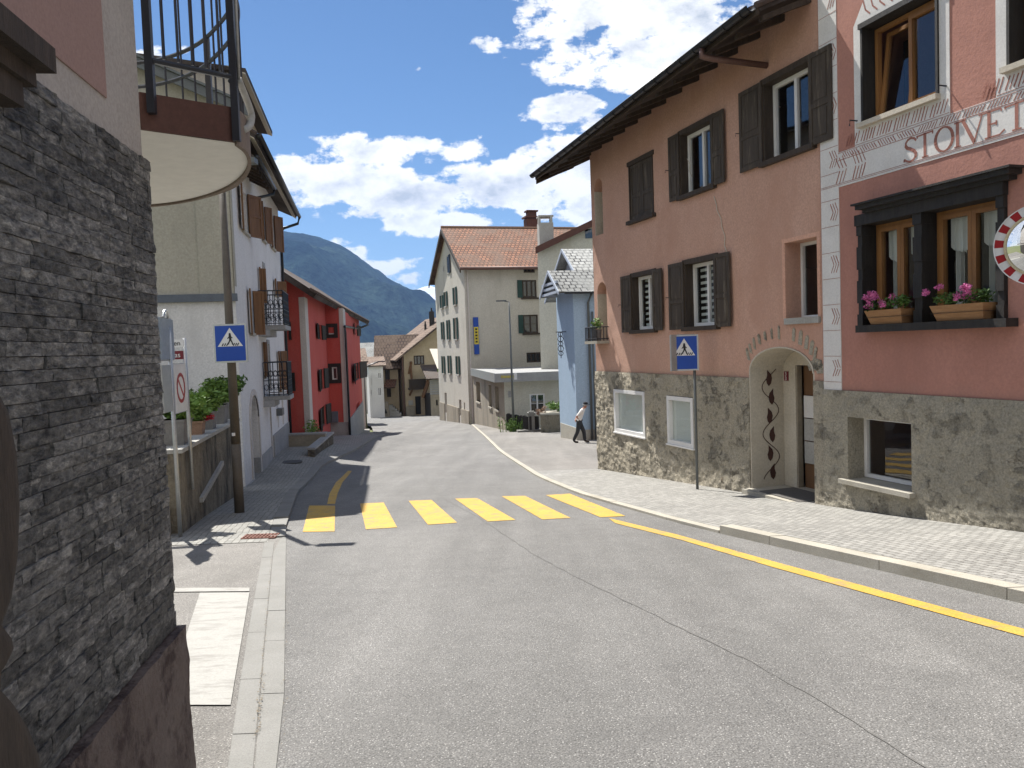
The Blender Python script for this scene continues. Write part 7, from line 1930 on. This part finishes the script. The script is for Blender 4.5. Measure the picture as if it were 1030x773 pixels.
# ================================================================== BLUE HOUSE
dE = 34.0; cE = D(581, 446, dE); aE = radians(12)
uR2 = Vector((cos(aE), sin(aE))); uB2 = Vector((-sin(aE), cos(aE)))
PE_r = Pl((cE.x, cE.y), tuple(uR2), -1); PE_l = Pl((cE.x, cE.y), tuple(uB2), 1)
if PE_r.n.y > 0: PE_r.n = -PE_r.n
if PE_l.n.x > 0: PE_l.n = -PE_l.n
HE = thing('blue_house', 'small light blue house with grey tiled stepped gables beside the pink house', 'house', cE)
Wl = PE_l.hit(563.5, 400)[0]; zEe = PE_r.hit(590, 292)[1]+.05
wall(PE_l, 0, Wl, cE.z-2, zEe, [], .2).build('wall', 'blue_plaster', HE)
wall(PE_r, 0, 6, cE.z-2, zEe, [], .2).build('wall', 'blue_plaster', HE)
shell(HE, 'blue_plaster', [(PE_r.pt(6,0).x, PE_r.pt(6,0).y), (PE_r.pt(6,0,-4.6).x, PE_r.pt(6,0,-4.6).y), (PE_r.pt(.5,0,-4.6).x, PE_r.pt(.5,0,-4.6).y), (PE_r.pt(.5,0,-Wl).x, PE_r.pt(.5,0,-Wl).y), (PE_r.pt(0,0,-Wl).x, PE_r.pt(0,0,-Wl).y)], cE.z-2, zEe+.5, skip=(4,), name='rear_wall')
mb = MB(); zbb = PE_l.hit(572, 428)[1]
mb.pbox(PE_l, -.01, Wl+.02, cE.z-2, zbb, 0, .03); mb.pbox(PE_r, -.03, 6, cE.z-2, zbb-.1, 0, .02); mb.build('plinth', 'blue_base', HE)
# roofs: lower gable wing and main gable share the front slope
h1 = PE_r.hit(560, 272, -Wl/2)[1]
ovE = .75; fo_ = .35
zf = PE_r.hit(585, 293, fo_)[1]
hwE = Wl/2+fo_; kE = (D(553.5,272,dE+.9).z-zf)/hwE
def roof_pt(s, o): return PE_r.pt(s, zf+(fo_-o)*kE, o)
rf = MB(); mid1 = -Wl/2; 
roof_slab(rf, roof_pt(-ovE, fo_), roof_pt(7, fo_), roof_pt(7, mid1), roof_pt(-ovE, mid1), .07)
zr1_ = zf+(fo_-mid1)*kE
roof_slab(rf, PE_r.pt(-ovE, zf, 2*mid1-fo_), PE_r.pt(.6, zf, 2*mid1-fo_), PE_r.pt(.6, zr1_-.01, mid1), PE_r.pt(-ovE, zr1_-.01, mid1), .07)
s2 = PE_r.hit(564, 250, mid1*2)[0]; z2 = D(566, 248.5, dE+2.4).z; mid2 = fo_-(z2-zf)/kE
s2 = PE_r.hit(565, 250, mid2)[0]
roof_slab(rf, roof_pt(s2, mid1+.01), roof_pt(7, mid1+.01), roof_pt(7, mid2), roof_pt(s2, mid2), .07)
roof_slab(rf, PE_r.pt(s2, zf, 2*mid2-fo_), PE_r.pt(7, zf, 2*mid2-fo_), PE_r.pt(7, z2-.01, mid2), PE_r.pt(s2, z2-.01, mid2), .07)
rE = rf.build('roof', 'tiles_grey', HE)
# barge boards and gable faces
def gable_trim(s, mid, half, zlow_, zr_, nm, cut=None):
    mb = MB(); w = .14
    for sg_n in (-1, 1):
        a = (mid+sg_n*half, zlow_); b = (mid, zr_)
        if cut and sg_n == 1: a = cut
        q = [PE_r.pt(s-.03, a[1]-w, a[0]), PE_r.pt(s-.03, b[1]-w, b[0]), PE_r.pt(s+.02, b[1]-w, b[0]), PE_r.pt(s+.02, a[1]-w, a[0]), PE_r.pt(s-.03, a[1]+.01, a[0]), PE_r.pt(s-.03, b[1]+.01, b[0]), PE_r.pt(s+.02, b[1]+.01, b[0]), PE_r.pt(s+.02, a[1]+.01, a[0])]
        mb.hexa(q)
    mb.build(nm, 'sky_trim', rE)
mat('sky_trim', (.42,.47,.55), None, .7, 4, 40, .1)
gable_trim(-ovE, mid1, fo_-mid1, zf, zr1_, 'barge_board'); gable_trim(s2, mid2, fo_-mid2, zf, z2, 'barge_board', (mid1, zr1_))
MB().face([PE_r.pt(0,zEe,0), PE_r.pt(0,zEe,-Wl), PE_r.pt(0,zr1_-.1,mid1)]).face([PE_r.pt(s2+.5,zEe,0), PE_r.pt(s2+.5,zEe,2*mid2), PE_r.pt(s2+.5,z2-.1,mid2)]).build('gable', 'sky_trim', HE)
mb = MB()
for k, z_ in enumerate((0, .28, .56)): mb.pbox(PE_r, -ovE+.05, 0, zEe-.15+z_*.8, zEe-.04+z_*.8, -Wl-.05+k*.12, -Wl+.10+k*.12); mb.pbox(PE_r, -ovE+.02, -ovE+.12, zEe-.15+z_*.8, zEe-.04+z_*.8, -Wl-.05, -.1)
mb.build('eave_bracket', 'sky_trim', rE)
mb = MB(); mb.tube([PE_r.pt(-.5, zf-.06, fo_+.06), PE_r.pt(7, zf-.06, fo_+.06)], .06, 7); mb.build('gutter', 'gutter', rE, smooth=True)
dpx = PE_r.hit(594.5, 400, .1)[0]
mb = MB(); mb.tube([PE_r.pt(dpx+.1, zf-.1, fo_), PE_r.pt(dpx, zf-.5, .1), PE_r.pt(dpx, cE.z-.1, .1)], .055, 7); mb.tube([PE_r.pt(dpx+.18, zf-.9, .1), PE_r.pt(dpx+.18, cE.z-.1, .1)], .045, 7); mb.build('downpipe', 'lamp_grey', HE, smooth=True)
# wrought iron shop sign on the lit blue wall
si = PE_l.hit(570, 350)[0]; zi = PE_l.hit(570, 346)[1]
ws = thing('wrought_iron_sign', 'ornate dark wrought iron hanging sign on the lit blue wall', 'sign', PE_l.pt(si, zi, .1))
mb = MB()
mb.tube([PE_l.pt(si, zi+.55, 0), PE_l.pt(si, zi+.55, .5)], .02, 5)
for k in range(5):
    c_ = zi+.45-.22*k; R_o = .10+.03*(k % 2)
    mb.tube([PE_l.pt(si+.05*sin(t_), c_+R_o*sin(t_*pi/4), .28+R_o*cos(t_*pi/4)) for t_ in range(9)], .018, 4)
mb.tube([PE_l.pt(si, zi+.55, .28), PE_l.pt(si, zi-.65, .28)], .02, 5)
mb.build('scrollwork', 'iron', ws)
# ================================================================== PERSON
pf_ = G(583.5, 445.5, .034); yP = pf_.y; H_ = 1.70
def build_person(base, face, H):
    f = Vector((cos(face), sin(face), 0)); l = Vector((-f.y, f.x, 0))
    J = {}
    def P(a, b, z): return Vector(base)+f*a+l*b+Vector((0,0,z))
    V = []; R = []; E = []
    def add(p, r, par=None):
        V.append(p); R.append(r); i = len(V)-1
        if par is not None: E.append((par, i))
        return i
    pel = add(P(-.02,0,.90), (.155,.135)); sp = add(P(.0,0,1.06), (.155,.125), pel); chs = add(P(.09,0,1.25), (.165,.13), sp); ub = add(P(.15,0,1.38), (.13,.10), chs)
    nk = add(P(.21,0,1.46), (.058,.058), ub); h0 = add(P(.26,0,1.53), (.075,.075), nk); h1 = add(P(.28,0,1.60), (.092,.085), h0); h2 = add(P(.275,0,1.66), (.07,.065), h1)
    for sd, fw, bk in ((1, .20, False), (-1, -.26, True)):
        hp = add(P(-.02, sd*.085, .85), (.118,.118), pel); kn = add(P((fw*.55+.06), sd*.09, .48), (.090,.090), hp)
        an_ = add(P(fw, sd*.09, .10 if not bk else .13), (.078,.078), kn); hl_ = add(P(fw+.04, sd*.09, .045 if not bk else .05), (.045,.04), an_); add(P(fw+.20, sd*.09, .035), (.042,.032), hl_)
    for sd in (1, -1):
        sh = add(P(.12, sd*.165, 1.37), (.062,.062), ub); el = add(P(-.10, sd*.24, 1.13), (.046,.046), sh); wr = add(P(-.0 if sd < 0 else -.17, sd*.09, .965), (.032,.032), el)
        hd = add(P(.02 if sd < 0 else -.19, sd*.02, .935), (.036,.022), wr)
        for q in range(4): 
            a = add(P(-.16-.0*q, sd*.0+(-.03+.02*q)*.6, .925-.01*q), (.010,.010), hd); add(P(-.165, -sd*.035+(-.02+.014*q), .905-.012*q), (.009,.009), a)
        add(P(-.14, sd*.05, .97), (.010,.010), hd)
    me = bpy.data.meshes.new('person_rig'); me.from_pydata([tuple(v) for v in V], E, [])
    ob = bpy.data.objects.new('person_rig', me); COL.objects.link(ob)
    sk = ob.modifiers.new('skin', 'SKIN')
    for i, s in enumerate(me.skin_vertices[0].data): s.radius = R[i]; s.use_root = (i == 0)
    sb = ob.modifiers.new('sub', 'SUBSURF'); sb.levels = 2; sb.render_levels = 2
    bpy.context.view_layer.update()
    m2 = bpy.data.meshes.new_from_object(ob.evaluated_get(bpy.context.evaluated_depsgraph_get())); bpy.data.objects.remove(ob)
    m2.materials.clear()
    for n_ in ('skin', 'shirt', 'trousers', 'leather'): m2.materials.append(MATS[n_])
    bz = base[2]
    for p_ in m2.polygons:
        c = p_.center; z = c.z-bz; a = (c-Vector(base)).dot(f); b = (c-Vector(base)).dot(l); p_.use_smooth = True
        arm = abs(b) > .185 or (z < 1.12 and z > .86 and a < -.13)
        if z < .09: k = 3
        elif z < .96 and not (a < -.135 and z > .87): k = 2
        elif z > 1.455: k = 0
        elif arm and z < 1.17: k = 0
        elif a < -.13 and z < 1.0: k = 0
        else: k = 1
        p_.material_index = k
    o = bpy.data.objects.new('person', m2); COL.objects.link(o)
    o['label'] = 'stooped person in white shirt, dark trousers and dark cap walking with hands behind the back'; o['category'] = 'person'
    hd = P(.28, 0, 1.60)
    mb = MB(); 
    mb.lathe((hd.x, hd.y, hd.z+.035), [(.102,0),(.105,.03),(.09,.07),(.055,.095),(.01,.10)], 16)
    c1 = hd+f*.13+Vector((0,0,.035)); mb.mesh([c1-l*.07-f*.05, c1+l*.07-f*.05, c1+l*.045+f*.06-Vector((0,0,.015)), c1-l*.045+f*.06-Vector((0,0,.015))]+[v+Vector((0,0,.012)) for v in (c1-l*.07-f*.05, c1+l*.07-f*.05, c1+l*.045+f*.06-Vector((0,0,.015)), c1-l*.045+f*.06-Vector((0,0,.015)))], [(0,1,2,3),(4,5,6,7),(0,1,5,4),(1,2,6,5),(2,3,7,6),(3,0,4,7)])
    cap = mb.build('cap', 'cap_dark', o, smooth=True)
    mb = MB()
    mb.lathe(hd+f*.105+Vector((0,0,-.02)), [(.005,-.025),(.016,-.015),(.010,.02)], 6)
    for s_ in (1,-1): mb.lathe(hd+l*.09*s_+Vector((0,0,-.03)), [(.005,-.03),(.018,0),(.006,.03)], 6)
    mb.build('nose_and_ears', 'skin', o, smooth=True)
    mb = MB()
    for s_ in (1,-1): mb.lathe(hd+l*.03*s_+f*.098+Vector((0,0,.005)), [(.003,-.006),(.008,0),(.003,.006)], 6)
    mb.box(tuple(hd+f*.088+Vector((0,0,-.062))), (.02,.04,.008), face); mb.build('eyes_and_mouth', 'leather', o)
    mb = MB(); mb.lathe(hd+Vector((0,0,-.03))-f*.025, [(.05,-.03),(.092,0),(.098,.05),(.09,.07)], 14); mb.build('hair', 'plinth_grey', o, smooth=True)
    b = MB(); b.lathe(Vector(base)+f*-.005+Vector((0,0,.965)), [(.152,-.02),(.155,-.02),(.157,.02),(.152,.02)], 18, 1, .85); b.build('belt', 'leather', o)
build_person((pf_.x, pf_.y, pf_.z), radians(-8), H_)

PBh = Pl((-2.2, -8.0), (-.13, -1), -1); PBh.n = Vector((1, -.13)).normalized()
simple_house('uphill_house', 'pale plaster house up the street behind the viewer, seen only in the round mirror', 'house', PBh, 0, 14, -1.3, 5.0, 8, 'white_plaster', 'tiles_dark', 2.5, .6, True,
             [(2+3.2*k, 3.0+3.2*k, z_, z_+1.4) for k in range(4) for z_ in (.6, 3.1)], fm='dark_wood', shut='dark_wood')
# ================================================================== MOUNTAINS
def mountain(name, material, prof, dist, back, nx, ny, seed, amp, base=-95):
    """ridge heights measured along a skyline, built as a real slope `back` metres deep"""
    mb = MB(); vs = []; fs = []
    x0, x1 = prof[0][0], prof[-1][0]
    for j in range(ny+1):
        t = j/ny
        for i in range(nx+1):
            x = lerp(x0, x1, i/nx)
            hr = interp(prof, x)
            tt = 1-abs(t*2-1) if t > .5 else t*2
            h = base+(hr-base)*(tt**.9) if t <= .5 else base+(hr-base)*tt
            y = dist-back+2*back*t*.5 if t <= .5 else dist+back*(t*2-1)
            y = dist+back*(t*2-1)
            n_ = noise.fractal(Vector((x*.0016+seed, y*.0016, 0)), .9, 2.1, 6)*amp
            n_ += (1-abs(noise.noise(Vector((x*.004+seed, y*.0012, 3))))*2)*amp*.45+(1-abs(noise.noise(Vector((x*.011+seed, y*.003, 7))))*2)*amp*.16
            w = 1-max(0, 1-abs(t-.5)*9)*.82
            vs.append((x, y, h+n_*w*min(1, tt*4)+(5*noise.noise(Vector((x*.05, y*.05, 1))) if abs(t-.5) < .03 else 0)))
    for j in range(ny):
        for i in range(nx): a = j*(nx+1)+i; fs.append((a, a+1, a+nx+2, a+nx+1))
    return struct(mb.mesh(vs, fs).build(name, material, None, smooth=True))
EXTRA = False
dm = 4200
def PX(u, v, d): q = D(u, v, d); return (q.x, q.z)
p1_ = [PX(u, v, dm) for u, v in [(-900,200),(-300,215),(60,215),(150,228),(215,236),(283,231.5),(300,233),(320,240),(335,246),(348,253),(362,261),(380,274),(395,284),(408,290),(425,299),(440,309),(480,335),(540,362)]]
mountain('hill', 'forest_slope', p1_, dm, 2300, 420, 110, 3.1, 120)
dm2 = 10500
p2_ = [PX(u, v, dm2) for u, v in [(200,330),(300,312),(380,304),(400,298),(412,294),(422,291),(430,287),(436,290),(442,292),(452,289),(462,294),(480,300),(520,296),(560,305),(700,300),(900,330),(1300,345)]]
mountain('distant_mountains', 'snow_range', p2_, dm2, 1900, 160, 60, 8.2, 150, -150)

# ================================================================== AIR
hz = MB(); x0, x1, y0, y1, z0, z1 = -16000, 16000, -400, 12700, -420, 1000
hz.hexa([(x0,y0,z0),(x1,y0,z0),(x1,y1,z0),(x0,y1,z0),(x0,y0,z1),(x1,y0,z1),(x1,y1,z1),(x0,y1,z1)])
HAZE_D = 7.5e-5
m = bpy.data.materials.new('haze_air'); m.use_nodes = True; nt = m.node_tree; nt.nodes.clear()
out = nd(nt, 'ShaderNodeOutputMaterial'); pv = nd(nt, 'ShaderNodeVolumePrincipled')
pv.inputs['Color'].default_value = (.32,.54,1,1); pv.inputs['Density'].default_value = HAZE_D; pv.inputs['Anisotropy'].default_value = .0
nt.links.new(pv.outputs[0], out.inputs['Volume']); MATS['haze_air'] = m
ho = hz.build('haze', 'haze_air'); ho['kind'] = 'stuff'; ho['label'] = 'thin blue haze of the air over the whole valley'; ho['category'] = 'haze'

# ================================================================== SKY, SUN
SUN = Vector((-.54, .84, 0)).normalized(); EL = radians(57)
w = bpy.data.worlds.new('World'); scene.world = w; w.use_nodes = True; nt = w.node_tree; nt.nodes.clear()
out = nd(nt, 'ShaderNodeOutputWorld')
sky = nd(nt, 'ShaderNodeTexSky'); sky.sky_type = 'NISHITA'; sky.sun_disc = False; sky.sun_elevation = EL; sky.sun_rotation = atan2(SUN.x, SUN.y)
sky.altitude = 900; sky.air_density = 1.0; sky.dust_density = .25; sky.ozone_density = 4.0
bg = nd(nt, 'ShaderNodeBackground'); bg.inputs['Strength'].default_value = .05
hs = nd(nt, 'ShaderNodeHueSaturation'); hs.inputs['Saturation'].default_value = 1.12; nt.links.new(sky.outputs[0], hs.inputs['Color']); nt.links.new(hs.outputs[0], bg.inputs['Color'])
tc = nd(nt, 'ShaderNodeTexCoord'); sx = nd(nt, 'ShaderNodeSeparateXYZ'); nt.links.new(tc.outputs['Generated'], sx.inputs[0])
den = math2(nt, 'MAXIMUM', math2(nt, 'ABSOLUTE', sx.outputs[1], 0.0), .12)
px_ = math2(nt, 'DIVIDE', sx.outputs[0], den); pz_ = math2(nt, 'DIVIDE', sx.outputs[2], den)
cb_ = nd(nt, 'ShaderNodeCombineXYZ'); nt.links.new(px_, cb_.inputs[0]); nt.links.new(pz_, cb_.inputs[1])
# cloud masses: (centre direction, half width, half height, weight)
blobs = []
def blob(u, v, ru, rv, wt): r = ray(u, v); blobs.append((r[0], r[2], ru/770, rv/770, wt))
blob(640,-8,105,58,1.15); blob(590,20,62,58,.9); blob(640,62,60,30,1.05); blob(565,-20,50,30,.7); blob(700,-60,120,70,1.0); blob(690,30,60,40,.9)
blob(570,112,42,18,1.0); blob(590,120,30,14,.8)
blob(392,150,82,15,1.0); blob(345,142,40,10,.8); blob(470,150,36,12,.8); blob(330,160,50,10,.6)
blob(300,172,42,22,.95); blob(345,185,70,22,1.1); blob(420,197,80,18,1.1); blob(500,188,60,24,1.1); blob(560,180,60,40,1.1); blob(545,160,34,18,.8); blob(600,200,70,30,1.0)
blob(385,212,60,14,.8); blob(450,225,60,12,.9); blob(415,222,40,14,.8)
blob(490,45,22,8,.55); blob(520,62,16,10,.4); blob(416,70,10,4,.45); blob(388,63,8,3,.35)
blob(345,243,22,5,.55); blob(365,254,26,8,.75); blob(392,268,30,9,.9); blob(420,280,34,9,.8); blob(415,262,16,4,.5); blob(428,292,26,6,.8)
blob(150,60,22,9,.9); blob(160,52,30,6,.5)
nz1 = nd(nt, 'ShaderNodeTexNoise', Scale=11.0, Detail=10.0, Roughness=.62); mpn = nd(nt, 'ShaderNodeMapping'); mpn.inputs['Scale'].default_value = (1, 1.5, 1); nt.links.new(cb_.outputs[0], mpn.inputs[0]); nt.links.new(mpn.outputs[0], nz1.inputs['Vector'])
nz2 = nd(nt, 'ShaderNodeTexNoise', Scale=22.0, Detail=6.0, Roughness=.65); nt.links.new(mpn.outputs[0], nz2.inputs['Vector'])
mpu = nd(nt, 'ShaderNodeMapping'); mpu.inputs['Scale'].default_value = (1, 1.5, 1); mpu.inputs['Location'].default_value = (-.010, .032, 0); nt.links.new(cb_.outputs[0], mpu.inputs[0])
nzu = nd(nt, 'ShaderNodeTexNoise', Scale=11.0, Detail=10.0, Roughness=.62); nt.links.new(mpu.outputs[0], nzu.inputs['Vector'])
acc = None; accb = None
for (bx, bz_, ru, rv, wt) in blobs:
    dx = math2(nt, 'DIVIDE', math2(nt, 'SUBTRACT', px_, bx), ru); dz_ = math2(nt, 'DIVIDE', math2(nt, 'SUBTRACT', pz_, bz_), rv)
    d2 = math2(nt, 'ADD', math2(nt, 'MULTIPLY', dx, dx), math2(nt, 'MULTIPLY', dz_, dz_))
    v_ = math2(nt, 'MULTIPLY', math2(nt, 'MAXIMUM', math2(nt, 'SUBTRACT', 1.0, math2(nt, 'MULTIPLY', d2, .5)), 0.0), wt)
    acc = v_ if acc is None else math2(nt, 'MAXIMUM', acc, v_)
front = math2(nt, 'GREATER_THAN', sx.outputs[1], 0.02)
acc = math2(nt, 'MULTIPLY', acc, front)
back = math2(nt, 'MULTIPLY', math2(nt, 'SUBTRACT', 1.0, front), .64)  # unseen cloud cover behind the camera, added as brighter neutral fill light
acc = math2(nt, 'ADD', acc, back)
nn = math2(nt, 'ADD', math2(nt, 'MULTIPLY', math2(nt, 'SUBTRACT', nz1.outputs[0], .5), 2.7), math2(nt, 'MULTIPLY', math2(nt, 'SUBTRACT', nz2.outputs[0], .5), .65))
dens = math2(nt, 'ADD', acc, nn)
cov = mrange(nt, dens, .46, .68); 
up_ok = mrange(nt, sx.outputs[2], -.01, .02)
gate = mrange(nt, acc, .05, .3)
cov = math2(nt, 'MULTIPLY', math2(nt, 'MULTIPLY', cov, up_ok), gate)
# thick parts of a cloud are greyer than their sunlit rims
shade = mrange(nt, math2(nt, 'ADD', math2(nt, 'MULTIPLY', dens, .55), math2(nt, 'ADD', math2(nt, 'MULTIPLY', math2(nt, 'SUBTRACT', nzu.outputs[0], nz1.outputs[0]), 3.2), math2(nt, 'MULTIPLY', math2(nt, 'SUBTRACT', nz2.outputs[0], .5), .9))), .36, 1.02)
ccol = mixc(nt, shade, (1.0,1.0,1.0), (.50,.54,.60))
bgc = nd(nt, 'ShaderNodeBackground'); bgc.inputs['Strength'].default_value = .58; nt.links.new(ccol, bgc.inputs['Color'])
mx = nd(nt, 'ShaderNodeMixShader'); nt.links.new(cov, mx.inputs[0]); nt.links.new(bg.outputs[0], mx.inputs[1]); nt.links.new(bgc.outputs[0], mx.inputs[2])
nt.links.new(mx.outputs[0], out.inputs[0])
w.cycles.sampling_method = 'MANUAL'; w.cycles.sample_map_resolution = 1024
sd = bpy.data.lights.new('Sun', 'SUN'); sd.energy = 4.5; sd.angle = radians(.53); sd.color = (1.0, .965, .905)
so_ = bpy.data.objects.new('sun', sd); COL.objects.link(so_)
so_.rotation_euler = Vector((-SUN.x*cos(EL), -SUN.y*cos(EL), -sin(EL))).to_track_quat('-Z', 'Y').to_euler()

# ================================================================== CAMERA
cd = bpy.data.cameras.new('Camera'); cd.sensor_width = 36; cd.lens = 36*F/1030; cd.clip_start = .05; cd.clip_end = 60000
co = bpy.data.objects.new('camera', cd); COL.objects.link(co)
fwd = Vector((0, CP, -SP)); upv = Vector((0, SP, CP)); xr = Vector((1,0,0))
rgt = xr*cos(ROLL)-upv*sin(ROLL); upc = xr*sin(ROLL)+upv*cos(ROLL)
co.matrix_world = Matrix(((rgt.x, upc.x, -fwd.x, 0), (rgt.y, upc.y, -fwd.y, 0), (rgt.z, upc.z, -fwd.z, 0), (0,0,0,1)))
scene.camera = co
vs_ = scene.view_settings; vs_.view_transform = 'Standard'; vs_.look = 'None'; vs_.gamma = 1; vs_.exposure = 1.14; vs_.use_curve_mapping = False
scene.cycles.max_bounces = 6; scene.cycles.diffuse_bounces = 4; scene.cycles.transparent_max_bounces = 8; scene.cycles.volume_bounces = 0
